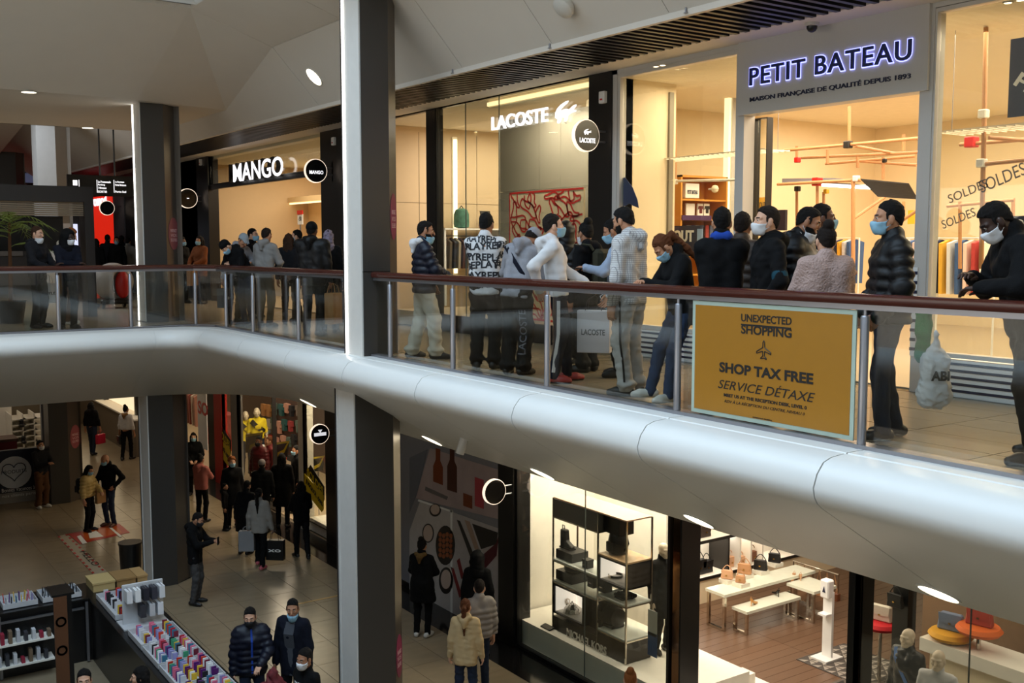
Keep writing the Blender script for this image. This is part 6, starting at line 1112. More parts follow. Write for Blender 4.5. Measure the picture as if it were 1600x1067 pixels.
def person(label, X, Y, face, h=1.75, z=0., fem=False, bulk=1.0, lean=(0, 0), head=(0, 0, 0), arms=('down', 'down'), feet=((-.1, 0), (.1, 0)), pel=(0, 0, 0), skin='light', hair=('short', 'black'), hat=None, mask=None, beard=False,
           top=('jacket', None), hem=.86, pants=None, shoes=None, loose=.0, vox=.017, curl=(.5, .5), group=None, tilt=0., name='person', hood_down=None, collar=None, soles=None, coatlen=None, sleeves=True, mask_drop=0., spread=None, uplift=1.0, bald=False, cuff=None, plain=False, hood_mat=None):
    """X, Y on the floor; face: 0 looks at the viewer, 90 to the right of the picture, 180 away, 270 to the left"""
    S = h/1.75; th = math.radians(face); d = -_fh*math.cos(th)+_r*math.sin(th); rz = math.atan2(-d[0], d[1])
    root = thing(name, label, 'person' if name == 'person' else name, (X, Y, z), rz, group=group)
    hi = vox < .02; tv = .0072 if hi else (.010 if vox < .025 else .013)
    sw = (.155 if fem else .172)*bulk; hw = .088 if not fem else .09; B = bulk
    P = np.array((pel[0], pel[1], .95+pel[2])); M = R3(-lean[0], lean[1], 0); u = M @ np.array((0, 0, 1.)); rr = M @ np.array((1., 0, 0)); ff = M @ np.array((0, 1., 0))
    tor = lambda x, y, zz: P+rr*x+ff*y+u*zz
    J = {}; sk = skin
    for i, s in ((0, -1), (1, 1)):
        J['sh', i] = tor(s*sw, -.01, .462); J['hip', i] = P+np.array((s*hw, 0, -.02)); a = arms[i]; tg, pole = ARMS[a] if isinstance(a, str) else a
        J['el', i], J['wr', i] = ik(J['sh', i], (s*tg[0]+pel[0]*0, tg[1], tg[2]), .295, .26, (s*pole[0], pole[1], pole[2]))
        f = feet[i]; an = np.array((f[0], f[1]-.03, .085+(f[2] if len(f) > 2 else 0))); J['kn', i], J['an', i] = ik(J['hip', i], an, .43, .425, (s*.12, 1, 0)); J['fy', i] = f[3] if len(f) > 3 else s*14
    nb = tor(0, -.015, .53); Hm = M @ R3(0, 0, -head[1]) @ R3(-head[0], head[2], 0); hc = nb+Hm @ np.array((0, .03, .145)); hs = .98
    allp = np.array([v for k, v in J.items() if k[0] != 'fy']+[hc]); lo, hi_ = allp.min(0)-.22, allp.max(0)+.22; lo[2] = min(lo[2], 0)-.02
    # body
    g = Grid(lo, hi_, .024 if not hi else .02)
    for s in (-1, 1): g.cone(tor(s*.07*B, -.01, .40), P+rr*s*.06+u*.0, .085*B, .085*B, .05)
    g.cone(nb, tor(0, -.02, .42), .05, .07, .04)
    for i in (0, 1):
        g.cone(J['sh', i], J['el', i], .05*B, .038*B, .03); g.cone(J['el', i], J['wr', i], .037*B, .027, .02); g.cone(J['hip', i], J['kn', i], .075*B, .05, .04); g.cone(J['kn', i], J['an', i], .05, .034, .02)
        fd = R3(0, 0, -J['fy', i]) @ np.array((0, 1., 0)); g.cone(J['an', i]+(0, 0, -.02), J['an', i]+fd*.11+(0, 0, -.05), .033, .026, .02)
    bp_, bq = g.mesh(); VP = [bp_]; VQ = [bq]; MI = [np.zeros(len(bq), int)]; base = len(bp_)
    tp, tq = template('head', tv); ctr = tp[tq].mean(1); mi = np.zeros(len(tq), int)
    for s in (-1, 1):
        r = np.linalg.norm((ctr-np.array((s*.032, .088, .008)))*np.array((1, .5, 1.6)), axis=1); mi[r < .014] = 1; r = np.linalg.norm((ctr-np.array((s*.032, .09, .008)))*np.array((1, .4, 1.)), axis=1); mi[r < .0065] = 2
        q = np.abs(ctr-np.array((s*.034, .08, .030))); mi[(q[:, 0] < .019) & (q[:, 1] < .03) & (q[:, 2] < .0055)] = 3
    q = np.abs(ctr-np.array((0, .092, -.062))); mi[(q[:, 0] < .024) & (q[:, 1] < .03) & (q[:, 2] < .009)] = 4
    if plain: mi[:] = 0
    place = lambda T: (T*hs) @ Hm.T+hc
    VP.append(place(tp)); VQ.append(tq+base); MI.append(mi); base += len(tp)
    hv = .007 if hi else .012
    for i, s in ((0, -1), (1, 1)):
        hp_, hq = hand_tpl(curl[i], hv); fw = J['wr', i]-J['el', i]; fw /= np.linalg.norm(fw); inw = np.array((-s, 0., 0.)) if abs(fw[2]) > .6 else np.array((0, 0, -1.)); pn = inw-fw*(inw@fw); pn /= np.linalg.norm(pn)
        zz = -pn; xx = np.cross(fw, zz); T = hp_*np.array((1 if s < 0 else 1, 1, 1.))
        # thumb towards the front / top
        tr = np.array((0, 1., .3)) if abs(fw[2]) > .6 else np.array((-s, 0, .4)); 
        if xx@tr < 0: T = T*np.array((-1, 1, 1)); hq2 = hq[:, ::-1]
        else: hq2 = hq
        W_ = T[:, :1]*xx+T[:, 1:2]*fw+T[:, 2:3]*zz+J['wr', i]; VP.append(W_); VQ.append(hq2+base); MI.append(np.zeros(len(hq2), int)); base += len(hp_)
    hairm = mat('hair '+hair[1])
    np_obj('body', np.concatenate(VP)*S, np.concatenate(VQ), [mat('skin '+sk), eye_w, eye_d, hairm, lip_m], root, np.concatenate(MI))
    if hair[0] and hat != 'hood' and hat != 'scarf':
        p_, q_ = template(hair[0], tv); np_obj('hair', place(p_)*S, q_, hairm, root)
    if beard:
        p_, q_ = template('beard', tv); np_obj('beard', place(p_)*S, q_, hairm, root)
    if mask:
        p_, q_ = template('mask', tv); p_ = p_.copy()
        if mask_drop: p_[:, 2] -= mask_drop; p_[:, 1] -= mask_drop*.25
        np_obj('face_mask', place(p_)*S, q_, mask, root)
    if hat:
        p_, q_ = template(hat[0] if isinstance(hat, tuple) else hat, tv); hm_ = hat[1] if isinstance(hat, tuple) else top[1]; np_obj({'beanie': 'beanie', 'cap': 'cap', 'hood': 'hood', 'scarf': 'headscarf'}[hat[0] if isinstance(hat, tuple) else hat], place(p_)*S, q_, hm_, root)
    # upper garment
    kind, tm = top; puff = kind == 'puffer'; t = {'tee': .012, 'shirt': .014, 'hoodie': .026, 'jacket': .026, 'puffer': .042, 'coat': .030, 'fleece': .034, 'vest': .03}[kind]; Q = (.022, .085, .0) if puff else None
    hz = hem-.95; glo = lo.copy(); glo[2] = hem-.12 if not coatlen else coatlen-.05; glo = np.minimum(glo, [9, 9, min(J['wr', 0][2], J['wr', 1][2])-.1]); g = Grid(glo, hi_+.03, vox)
    zt_ = .40; bt = min(-.06, hz+.05)
    for s in (-1, 1):
        g.cone(tor(s*.082*B, -.005, zt_), tor(s*.074*B, .0, bt) if hem < .95 else tor(s*.074*B, 0, hz), .084*B+t, .080*B+t+(.012 if puff else 0), .06, quilt=Q)
    if fem: g.ell(tor(0, .07, .33), (.11*B, .07, .08), .06)
    else: g.ell(tor(0, .03, .33), (.12*B, .088*B+t*.6, .10), .05)
    if coatlen:
        for s in (-1, 1): g.cone(P+rr*s*.07+u*.0, np.array(((J['kn', 0]+J['kn', 1])[0]/2+s*.085, (J['kn', 0]+J['kn', 1])[1]/2, coatlen)), .105+t, .125+t, .08)
    g.cone(tor(-sw*.75, -.012, .47), tor(sw*.75, -.012, .47), .05*B+t*.6, .05*B+t*.6, .05); g.cone(nb+u*-.02, nb+u*(.02 if kind != 'coat' else .045), .062+t*.5, .064+t*.4, .03)
    wrs = []
    if kind != 'vest':
        for i in (0, 1):
            g.cone(J['sh', i], J['el', i], .050*B+t*.75, .040*B+t*.75, .035, quilt=Q)
            if kind != 'tee':
                e = J['wr', i]+(J['wr', i]-J['el', i])/np.linalg.norm(J['wr', i]-J['el', i])*.012; g.cone(J['el', i], e, .040*B+t*.75, .031+t*.6, .03, quilt=Q)
    def hood(g):
        g.cone(nb+ff*-.06+rr*-.07+u*.02, nb+ff*-.11+u*-.01, .04, .05, .03); g.cone(nb+ff*-.06+rr*.07+u*.02, nb+ff*-.11+u*-.01, .04, .05, .03); g.cone(nb+ff*-.11+u*-.02, nb+ff*-.125+u*-.12, .055, .025, .04)
        for s in (-1, 1): g.cone(nb+ff*-.06+rr*s*.075+u*.02, nb+ff*.05+rr*s*.05+u*-.02, .036, .03, .03)
    if hood_mat:
        g2 = Grid(nb-.28, nb+.28, vox); hood(g2); g2.F += .004; g2.wrinkle(.005, 60, 7); p_, q_ = g2.mesh(); np_obj('hood', p_*S, q_, hood_mat, root)
    elif kind in ('hoodie', 'jacket') or hood_down:
        if hood_down is not False:
            g.cone(nb+ff*-.06+rr*-.07+u*.02, nb+ff*-.11+u*-.01, .04, .05, .03); g.cone(nb+ff*-.06+rr*.07+u*.02, nb+ff*-.11+u*-.01, .04, .05, .03); g.cone(nb+ff*-.11+u*-.02, nb+ff*-.125+u*-.12, .055, .025, .04)
            for s in (-1, 1): g.cone(nb+ff*-.06+rr*s*.075+u*.02, nb+ff*.05+rr*s*.05+u*-.02, .036, .03, .03)
    g.wrinkle({'puffer': .003, 'tee': .004, 'coat': .0045, 'fleece': .004}.get(kind, .0055), 48, int(abs(X*71+Y*37)) % 999)
    if not coatlen: 
        n_ = u; g.cut(n_, float(n_@(P+u*hz)))
    else: g.cut((0, 0, 1), coatlen)
    p_, q_ = g.mesh(); gname = {'tee': 'shirt', 'shirt': 'shirt', 'vest': 'gilet', 'puffer': 'puffer_jacket', 'fleece': 'fleece_jacket'}.get(kind, kind); topo = np_obj(gname, p_*S, q_, tm, root)
    # trousers
    pm = pants; g = Grid(np.array((lo[0], lo[1], 0.)), np.array((hi_[0], hi_[1], P[2]+.22)), vox); tt = .018+loose
    for s in (-1, 1): g.cone(P+rr*s*.06+u*.06, P+rr*s*.06+u*-.03, .060*B, .076*B, .03)
    g.cone(P+np.array((0, 0, .0)), P+np.array((0, 0, -.09)), .05, .04, .03)
    for i in (0, 1): 
        g.cone(J['hip', i], J['kn', i], .068*B+tt, .050+tt, .06); g.cone(J['kn', i], J['an', i]+(0, 0, -.025), .050+tt, .036+tt*1.1, .03)
        if loose > .01: g.ell(J['an', i]+(0, 0, .03), (.062+tt, .066+tt, .045), .03)
    g.wrinkle(.0055+loose*.12, 55, int(abs(X*31+Y*97)) % 999); g.cut((0, 0, 1), .045)
    p_, q_ = g.mesh(); tro = np_obj('trousers', p_*S, q_, pm, root)
    for i in (0, 1):
        a = J['an', i]; fd = R3(0, 0, -J['fy', i]) @ np.array((0, 1., 0)); lift = a[2]-.085; g = Grid(a-.16+(0, 0, .0), a+(.22, .22, .08), .012 if hi else .017); g = Grid((a[0]-.24, a[1]-.24, lift-.02), (a[0]+.24, a[1]+.26, a[2]+.07), .011 if hi else .016); fl_ = np.array((0, 0, lift))
        b0 = a*np.array((1, 1, 0))+fl_; g.cone(b0+fd*-.045+(0, 0, .045), b0+fd*.10+(0, 0, .036), .045, .045, .03); g.cone(b0+fd*.10+(0, 0, .036), b0+fd*.165+(0, 0, .03), .044, .034, .03); g.cone(a+(0, 0, -.02), a+(0, 0, .02), .045, .042, .02); g.cut((0, 0, 1), lift+.001)
        p_, q_ = g.mesh(); mi = (p_[q_].mean(1)[:, 2] < lift+.022).astype(int); np_obj('shoe', p_*S, q_, [shoes, soles or shoes], root, mi)
    root_info = dict(root=root, top=topo, trousers=tro, J=J, S=S, tor=tor, M=WM[root.name])
    return root_info
def world(info, p): return info['M'] @ Vector([c*info['S'] for c in p])
def print_on(info, part, txt, o, xd, ud, w, h, nrm, m, bold=.0, name='lettering', outline=False, far=.5, off=.004):
    """lettering printed on a garment: letters laid on a plane beside the body and dropped onto the cloth along -nrm (figure coordinates)"""
    me = part.data; bvh = BVHTree.FromPolygons([v.co[:] for v in me.vertices], [tuple(p.vertices) for p in me.polygons]); V, Fs = glyphs(txt, bold, 0, 0, 1.0)
    lo, hi = V.min(0), V.max(0); bm = bmesh.new(); S = info['S']; o, xd, ud, nrm = [Vector(q) for q in (o, xd, ud, nrm)]; o = o*S; w *= S; h *= S
    vs = [bm.verts.new(o+xd*((v[0]-lo[0])/(hi[0]-lo[0])*w)+ud*((v[1]-lo[1])/(hi[1]-lo[1])*h)) for v in V]
    for f in Fs:
        try: bm.faces.new([vs[i] for i in f])
        except ValueError: pass
    bmesh.ops.triangulate(bm, faces=bm.faces)
    for _ in range(2):
        e = [e for e in bm.edges if e.calc_length() > .03]
        if e: bmesh.ops.subdivide_edges(bm, edges=e, cuts=1); bmesh.ops.triangulate(bm, faces=bm.faces)
    dead = []
    for v in bm.verts:
        r = bvh.ray_cast(v.co+nrm*far, -nrm)
        if r[0] is None: dead.append(v)
        else: v.co = r[0]+nrm*off
    bmesh.ops.delete(bm, geom=dead, context='VERTS'); me2 = bpy.data.meshes.new(name); bm.to_mesh(me2); bm.free(); me2.materials.append(m); ob = link(bpy.data.objects.new(name, me2), part, True); ob['kind'] = 'stuff'; return ob
# ================================================================ THE CROWD
mk_b = mat('pale blue mask', (136, 178, 200), .8, bump=.1); mk_w = mat('white mask', (212, 212, 214), .8, bump=.1); mk_k = mat('black mask', (20, 20, 22), .8, bump=.1)
ck_black = cloth('black', (9, 9, 11)); ck_black2 = cloth('soft black', (12, 12, 14), .7); ck_navy = cloth('navy', (15, 18, 30)); nylon_k = cloth('black nylon', (9, 9, 12), .5, .1); nylon_n = cloth('navy nylon', (15, 19, 34), .45, .1)
grey_h_ = cloth('heather grey', (140, 140, 146), .9, noise=.16, nscale=80); white_j = cloth('white', (206, 205, 206)); cream_t = cloth('cream twill', (196, 190, 176)); jeans_d = cloth('dark denim', (36, 44, 62), noise=.2, nscale=30); jeans_b = cloth('blue denim', (52, 66, 94), noise=.2, nscale=30)
grey_tr = cloth('pale grey jersey', (168, 166, 164)); brown_p = cloth('brown nylon', (58, 46, 38), .5); beige_f = cloth('blush fleece', (176, 150, 142), .95, .8, 60, .12); olive = cloth('olive', (52, 50, 38)); tan_j = cloth('beige cotton', (196, 170, 128)); taupe = cloth('taupe nylon', (132, 124, 118), .5); pink_j = cloth('dusty pink', (156, 92, 84)); burg = cloth('burgundy nylon', (84, 24, 28), .4); yel_pf = cloth('straw nylon', (176, 148, 88), .5); denim_j = cloth('denim', (58, 74, 96), noise=.2, nscale=30); orange_c = cloth('rust coat', (110, 62, 34)); brown_tr = cloth('brown cord', (84, 56, 36)); grey_coat = cloth('pale grey coat', (150, 146, 140)); ltblue = cloth('pale blue', (150, 164, 186)); char = cloth('charcoal', (28, 28, 32))
sh_k = mat('black shoe', (18, 17, 18), .45); sh_w = mat('white shoe', (206, 204, 200), .5); sh_r = mat('red shoe', (150, 46, 44), .5); sh_p = mat('pink shoe', (186, 90, 100), .5); sole_w = mat('pale sole', (190, 186, 178), .6); sole_k = mat('dark sole', (26, 25, 25), .6)
# woven check for one hoodie
gm = cloth('white check', (200, 199, 198)); nt = gm.node_tree; b_ = nt.nodes['Principled BSDF']; src = b_.inputs['Base Color'].links[0].from_socket; tc_ = nt.nodes.new('ShaderNodeTexCoord'); mp_ = nt.nodes.new('ShaderNodeVectorMath'); mp_.operation = 'SCALE'; mp_.inputs[3].default_value = 50; nt.links.new(tc_.outputs['Object'], mp_.inputs[0]); fr_ = nt.nodes.new('ShaderNodeVectorMath'); fr_.operation = 'FRACTION'; nt.links.new(mp_.outputs[0], fr_.inputs[0]); sx_ = nt.nodes.new('ShaderNodeSeparateXYZ'); nt.links.new(fr_.outputs[0], sx_.inputs[0])
mn = nt.nodes.new('ShaderNodeMath'); mn.operation = 'MINIMUM'; nt.links.new(sx_.outputs[0], mn.inputs[0]); nt.links.new(sx_.outputs[2], mn.inputs[1]); lt = nt.nodes.new('ShaderNodeMath'); lt.operation = 'LESS_THAN'; lt.inputs[1].default_value = .2; nt.links.new(mn.outputs[0], lt.inputs[0]); mx_ = nt.nodes.new('ShaderNodeMix'); mx_.data_type = 'RGBA'; mx_.inputs[7].default_value = (*lin((140, 138, 140)), 1); nt.links.new(lt.outputs[0], mx_.inputs[0]); nt.links.new(src, mx_.inputs[6]); nt.links.new(mx_.outputs[2], b_.inputs['Base Color'])
def pf(px, py, z=0.): q = at(px, py, 'Z', z); return q[0], q[1]
def pX(px, X, py=370): return X, at(px, py, 'X', X)[1]
def strip(info, pts, m, name, w=.03, part='top', n=20):   # a band laid on a garment: figure points and outward directions
    me = info[part].data; bvh = BVHTree.FromPolygons([v.co[:] for v in me.vertices], [tuple(p.vertices) for p in me.polygons]); S = info['S']; s = MB(); prev = None
    L = []
    for (p, d) in pts:
        d = Vector(d).normalized(); r = bvh.ray_cast(Vector(p)*S+d*.5, -d); c = (r[0]+d*.006) if r[0] is not None else Vector(p)*S; L.append((c, d))
    for (a, da), (b, db) in zip(L[:-1], L[1:]):
        t = (b-a).normalized(); wa = t.cross(da).normalized()*w/2*S; wb = t.cross(db).normalized()*w/2*S; s.add([a-wa, a+wa, b+wb, b-wb, a-wa-da*.004, a+wa-da*.004, b+wb-db*.004, b-wb-db*.004], [(0, 1, 2, 3), (4, 7, 6, 5), (0, 4, 5, 1), (2, 6, 7, 3), (1, 5, 6, 2), (0, 3, 7, 4)])
    s.build(name, m, info[part], local=True)
def paper_bag(label, p, w, h, d, rz, m, hm=None, txt=None, tm=None, name='shopping_bag', cat='bag', drop=.16):
    """bag whose handle top hangs at p"""
    z0 = p[2]-h-drop; t = thing(name, label, cat, (p[0], p[1], z0), rz); MB().box(-w/2, w/2, -d/2, d/2, 0, h).build('body', m, t, local=True, bevel=.006)
    for s in (-1, 1): MB().tube([(-w*.25, s*d*.45, h-.01), (-w*.2, s*d*.3, h+drop*.7), (0, 0, h+drop), (w*.2, s*d*.3, h+drop*.7), (w*.25, s*d*.45, h-.01)], .006, 5).build('handle', hm or m, t, local=True)
    if txt: text(txt, (-w*.36, -d/2-.001, h*.42), (1, 0, 0), (0, 0, 1), w*.72, h*.14, tm or black_t, t, depth=.002, local=True, bold=.02)
    return t
QG = None
# --- queue along the balustrade, left to right
x, y = 6.74, 11.75
i1 = person('man in navy padded jacket with white hood lining and cream trousers beside the big pillar', x, y, 105, 1.78, arms=('pocket', 'hold'), feet=((-.1, -.12), (.1, .16)), head=(6, 10, 0), skin='olive', hair=('fade', 'black'), beard=True, mask=mk_b, mask_drop=.05, top=('puffer', nylon_n), hem=.84, pants=cream_t, loose=.022, shoes=sh_k, soles=sole_k, hood_mat=white_j)
i2 = person('man with his back turned in white jacket printed with big black letters', 6.82, 10.42, 172, 1.85, arms=('front', 'front'), head=(5, 10, 0), skin='olive', hair=('short', 'black'), top=('jacket', white_j), hood_down=False, hem=.83, pants=ck_black, loose=.012, shoes=sh_k)
blk_ink = mat('black ink', (22, 24, 32), .7)
for k, (tx, z_, x0, w_) in enumerate((('RAYREPL', 1.43, -.20, .36), ('PLAYREP', 1.33, -.22, .42), ('AYREPLA', 1.225, -.24, .46), ('REPLAYR', 1.12, -.22, .46), ('LAYREPL', 1.015, -.23, .44), ('YREPLAY', .905, -.22, .44))):
    print_on(i2, i2['top'], tx, (x0, -.5, z_), (1, 0, (-.06, .05, -.03, .07, 0, .05)[k]), (0, 0, 1), w_, .082, (0, -1, 0), blk_ink, bold=.035)
for s_ in (-1, 1):
    for k in range(4): print_on(i2, i2['top'], ('REPL', 'AYRE', 'PLAY', 'YREP')[k], (s_*.5, -.10, 1.36-.115*k), (0, -s_, 0) if False else (0, s_*1., 0), (0, 0, 1), .2, .08, (s_, 0, 0), blk_ink, bold=.035) if s_ > 0 else print_on(i2, i2['top'], ('EPLA', 'YREP', 'LAYR', 'REPL')[k], (-.5, .10, 1.34-.115*k), (0, -1, 0), (0, 0, 1), .2, .08, (-1, 0, 0), blk_ink, bold=.035)
i3 = person('youth in pale grey hoodie and grey beanie bending his head at the rail', 6.78, 9.72, 150, 1.76, arms=('phone', 'phone'), lean=(14, 4), head=(38, 8, 6), skin='olive', hair=('short', 'dark'), hat=('beanie', grey_h_), top=('hoodie', grey_h_), hem=.86, pants=ck_black2, loose=.02, shoes=sh_k)
strip(i3, [((-.17, 0, 1.52-.02), (-.1, -.6, .8)), ((-.12, -.1, 1.42), (0, -1, .1)), ((-.02, -.1, 1.3), (0, -1, 0)), ((.1, -.1, 1.16), (0, -1, 0)), ((.2, -.05, 1.04), (.6, -.8, 0))], ck_navy, 'bag_strap', .05)
print_on(i3, i3['trousers'], 'LACOSTE', (.155, -.5, .24), (0, 0, 1), (-1, 0, 0), .5, .085, (0, -1, 0), mat('grey print', (104, 106, 118), .6))
i4 = person('youth in white jacket with navy striped trousers leaning back on the rail', 6.76, 8.92, 92, 1.80, arms=('hold', ((.16, -.20, .98), (.5, -1, -.3))), lean=(-6, 0), head=(4, -6, 0), feet=((-.1, .14), (.1, -.02)), skin='light', hair=('short', 'dark'), mask=mk_b, top=('jacket', white_j), hem=.90, pants=ck_navy, shoes=sh_r, soles=sole_k)
strip(i4, [((.13, .0, .86), (1, -.1, 0)), ((.13, 0, .7), (1, -.1, 0)), ((.12, 0, .5), (1, -.1, 0)), ((.12, -.03, .3), (1, -.1, 0)), ((.12, -.05, .12), (1, -.1, 0))], white_j, 'side_stripe', .035, 'trousers')
print_on(i4, i4['top'], 'BRAND', (.5, .02, 1.32), (0, 1, 0), (0, 0, 1), .09, .03, (1, 0, 0), char) if False else None
person('person in black hooded padded coat behind the white jacket', *pX(884, 7.95), 160, 1.74, arms=('pocket', 'pocket'), hat=('hood', nylon_k), top=('puffer', nylon_k), pants=ck_black, shoes=sh_k)
i6 = person('man in black jacket with olive backpack and tied hair facing left', *pX(916, 7.6), 235, 1.73, arms=('bag', 'hold'), head=(4, 20, 0), skin='olive', hair=('bun', 'black'), mask=mk_w, mask_drop=.02, top=('jacket', ck_black), hem=.72, pants=ck_black2, loose=.015, shoes=sh_k)
q = world(i6, (0, -.22, 1.02)); bk_ = thing('backpack', 'olive backpack on the black jacket', 'backpack', tuple(q), i6['root'].rotation_euler[2]); MB().rbox((0, 0, .2), (.30, .15, .44)).build('bag', olive, bk_, local=True, bevel=.05); MB().rbox((0, -.09, .12), (.22, .05, .2)).build('pocket', olive, bk_, local=True, bevel=.02); MB().tube([(-.1, .06, .4), (-.11, .1, .46), (-.11, .2, .47)], .016, 6).build('strap', olive, bk_, local=True); MB().tube([(.1, .06, .4), (.11, .1, .46), (.11, .2, .47)], .016, 6).build('strap', olive, bk_, local=True)
qx, qy = pX(930, 7.15); paper_bag('white paper shopping bag with small crocodile print held behind the rail', (qx+.0, qy+.0, .93), .36, .46, .14, -.9, mat('white bag paper', (186, 182, 184), .5), mat('dark rope', (40, 36, 36), .7), 'LACOSTE')
i7 = person('man in pale blue sleeves and black gilet behind the checked hoodie', *pX(966, 7.6), 262, 1.77, arms=('phone', 'down'), head=(22, 0, 0), skin='olive', hair=('short', 'black'), mask=mk_b, top=('jacket', ltblue), hood_down=False, pants=ck_black, shoes=sh_k)
q = world(i7, tuple(i7['J'][('wr', 0)]+np.array((.02, .10, .0)))); ph = thing('mobile_phone', 'black phone in the hand of the pale blue sleeved man', 'phone', tuple(q), i7['root'].rotation_euler[2]); MB().rbox((0, 0, 0), (.075, .15, .01)).build('body', black_m, ph, local=True, bevel=.003); MB().rbox((0, 0, .006), (.068, .14, .002)).build('screen', mat('phone screen', (60, 64, 72), .2), ph, local=True)
i8 = person('man in white checked hoodie and pale grey joggers turned left at the rail', 6.76, 7.74, 232, 1.85, bulk=1.06, arms=('down', ((.08, .30, .86), (.8, -.6, 0))), lean=(3, 0), head=(14, 0, 0), skin='mid', hair=('fade', 'black'), beard=True, top=('hoodie', gm), hem=.84, pants=grey_tr, loose=.012, shoes=sh_k, soles=sole_k)
strip(i8, [((-.14, 0, .88), (-1, -.05, 0)), ((-.14, 0, .7), (-1, -.05, 0)), ((-.13, 0, .5), (-1, -.05, 0)), ((-.13, -.03, .3), (-1, -.05, 0)), ((-.13, -.05, .14), (-1, -.05, 0))], ck_black, 'side_stripe', .02, 'trousers')
q = world(i8, tuple(i8['J'][('wr', 1)]+np.array((0, .06, -.10)))); ms = thing('spare_mask', 'pale blue mask dangling from the hand of the checked hoodie man', 'mask', tuple(q)); MB().rbox((0, 0, 0), (.012, .15, .09), Matrix.Rotation(.4, 3, 'X')).build('cloth', mk_b, ms, local=True, bevel=.004); MB().tube([(0, .07, .03), (0, .1, .08), (0, .05, .1)], .004, 5).build('loop', mk_w, ms, local=True)
i9 = person('woman in black jacket and jeans with long fair ponytail bowing her head', 6.80, 7.12, 286, 1.64, fem=True, arms=('phone', 'phone'), lean=(10, 0), head=(40, 6, 0), feet=((-.08, .16), (.08, .30)), pel=(0, -.05, 0), skin='mid', hair=('ponytail', 'chestnut'), mask=mk_b, top=('coat', ck_black), hem=.78, pants=jeans_b, shoes=sh_w, soles=sole_w)
i10 = person('man in black coat with bright blue collar seen from behind', *pX(1128, 6.85, 350), 172, 1.80, arms=('front', 'front'), skin='mid', hair=('short', 'black'), top=('coat', ck_black), hem=.7, pants=ck_black2, shoes=sh_k)
g = Grid((-.14, -.14, 1.4), (.14, .14, 1.62), .012); nbp = i10['tor'](0, -.015, .53); g.cone(nbp+(-.05, .02, .02), nbp+(.05, .02, .02), .05, .05, .02); g.cone(nbp+(-.04, -.04, .03), nbp+(.04, -.04, .03), .045, .045, .02); P9, Q9 = g.mesh(); np_obj('blue_collar', P9*i10['S'], Q9, cloth('royal blue', (36, 70, 160)), i10['root'])
person('man in brown quilted jacket between two black coats', *pX(1160, 7.5, 350), 150, 1.78, arms=('front', 'front'), skin='olive', hair=('short', 'dark'), top=('puffer', brown_p), pants=ck_black, shoes=sh_k)
i12 = person('young man in black hoodie and white mask looking left above the notice', *pX(1200, 6.9, 350), 278, 1.80, arms=('pocket', 'down'), skin='light', hair=('fade', 'dark'), mask=mk_w, top=('hoodie', ck_black), hem=.8, pants=ck_black2, shoes=sh_k)
q = i12['J'][('el', 0)]; g = Grid(q-.12, q+.12, .012); a_ = i12['J'][('sh', 0)]-q; a_ /= np.linalg.norm(a_); g.cone(q+a_*.0, q+a_*.05, .064, .066, .01); P9, Q9 = g.mesh(); np_obj('teal_sleeve_band', P9*i12['S'], Q9, cloth('teal', (24, 62, 76)), i12['root'])
person('bearded man in black padded jacket looking down to the right', *pX(1252, 7.45, 345), 62, 1.82, arms=('phone', 'down'), head=(20, -5, 0), skin='olive', hair=('fade', 'black'), beard=True, mask=mk_w, mask_drop=.06, top=('puffer', nylon_k), hood_down=True, pants=ck_black, shoes=sh_k)
person('tall man in dark jacket and blue mask behind the bearded man', *pX(1284, 8.2, 335), 75, 1.86, arms=('down', 'down'), skin='brown', hair=('short', 'black'), mask=mk_b, top=('jacket', char), pants=ck_black, shoes=sh_k)
i15 = person('woman in blush fleece jacket with dark hair bun seen from behind', *pX(1291, 6.82, 385), 184, 1.62, fem=True, bulk=1.12, arms=('hold', 'hold'), skin='light', hair=('bun', 'dark'), top=('fleece', beige_f), hem=.6, pants=ck_black2, shoes=sh_k)
i16 = person('man in black quilted jacket and dark jeans facing left beside the notice', 6.82, 4.86, 268, 1.80, arms=('pocket', 'pocket'), head=(4, 6, 0), feet=((-.1, .08), (.1, -.08)), skin='mid', hair=('short', 'black'), mask=mk_b, top=('puffer', nylon_k), hem=.86, pants=jeans_d, shoes=sh_k, soles=sole_w)
i17 = person('big man in black coat bowing his head at the right edge', 6.86, 3.80, 262, 1.82, bulk=1.2, arms=('rail', 'phone'), lean=(14, 0), head=(24, 0, 0), feet=((-.12, .0), (.14, -.16)), skin='dark', hair=('fade', 'black'), mask=mk_w, top=('coat', ck_black), hem=.82, pants=ck_black2, shoes=sh_k)
qx, qy = pX(1462, 6.66, 540); pb = thing('carrier_bag', 'white plastic carrier bag hanging behind the glass at the right', 'bag', (qx, qy, .3)); g = Grid((-.25, -.2, -.05), (.25, .2, .75), .018); g.cone((-.07, 0, .12), (.07, 0, .12), .12, .12, .04); g.cone((-.05, 0, .4), (.05, 0, .4), .10, .10, .05); g.cone((-.06, 0, .12), (-.05, 0, .4), .12, .10, .05); g.cone((.06, 0, .12), (.05, 0, .4), .12, .10, .05); g.cone((0, 0, .4), (0, 0, .68), .07, .02, .05); g.wrinkle(.012, 60, 4); P9, Q9 = g.mesh(); np_obj('bag', P9*np.array((.62, .62, .8))+np.array((0, 0, .02)), Q9, mat('white plastic film', (200, 200, 204), .35), pb)
me_ = [o for o in bpy.data.objects if o.parent == pb][0]; text('ABI', (-.06, -.088, .22), (1, 0, 0), (0, 0, 1), .13, .07, black_t, pb, depth=.003, bold=.04, local=True); pb.rotation_euler = (0, 0, -.6)
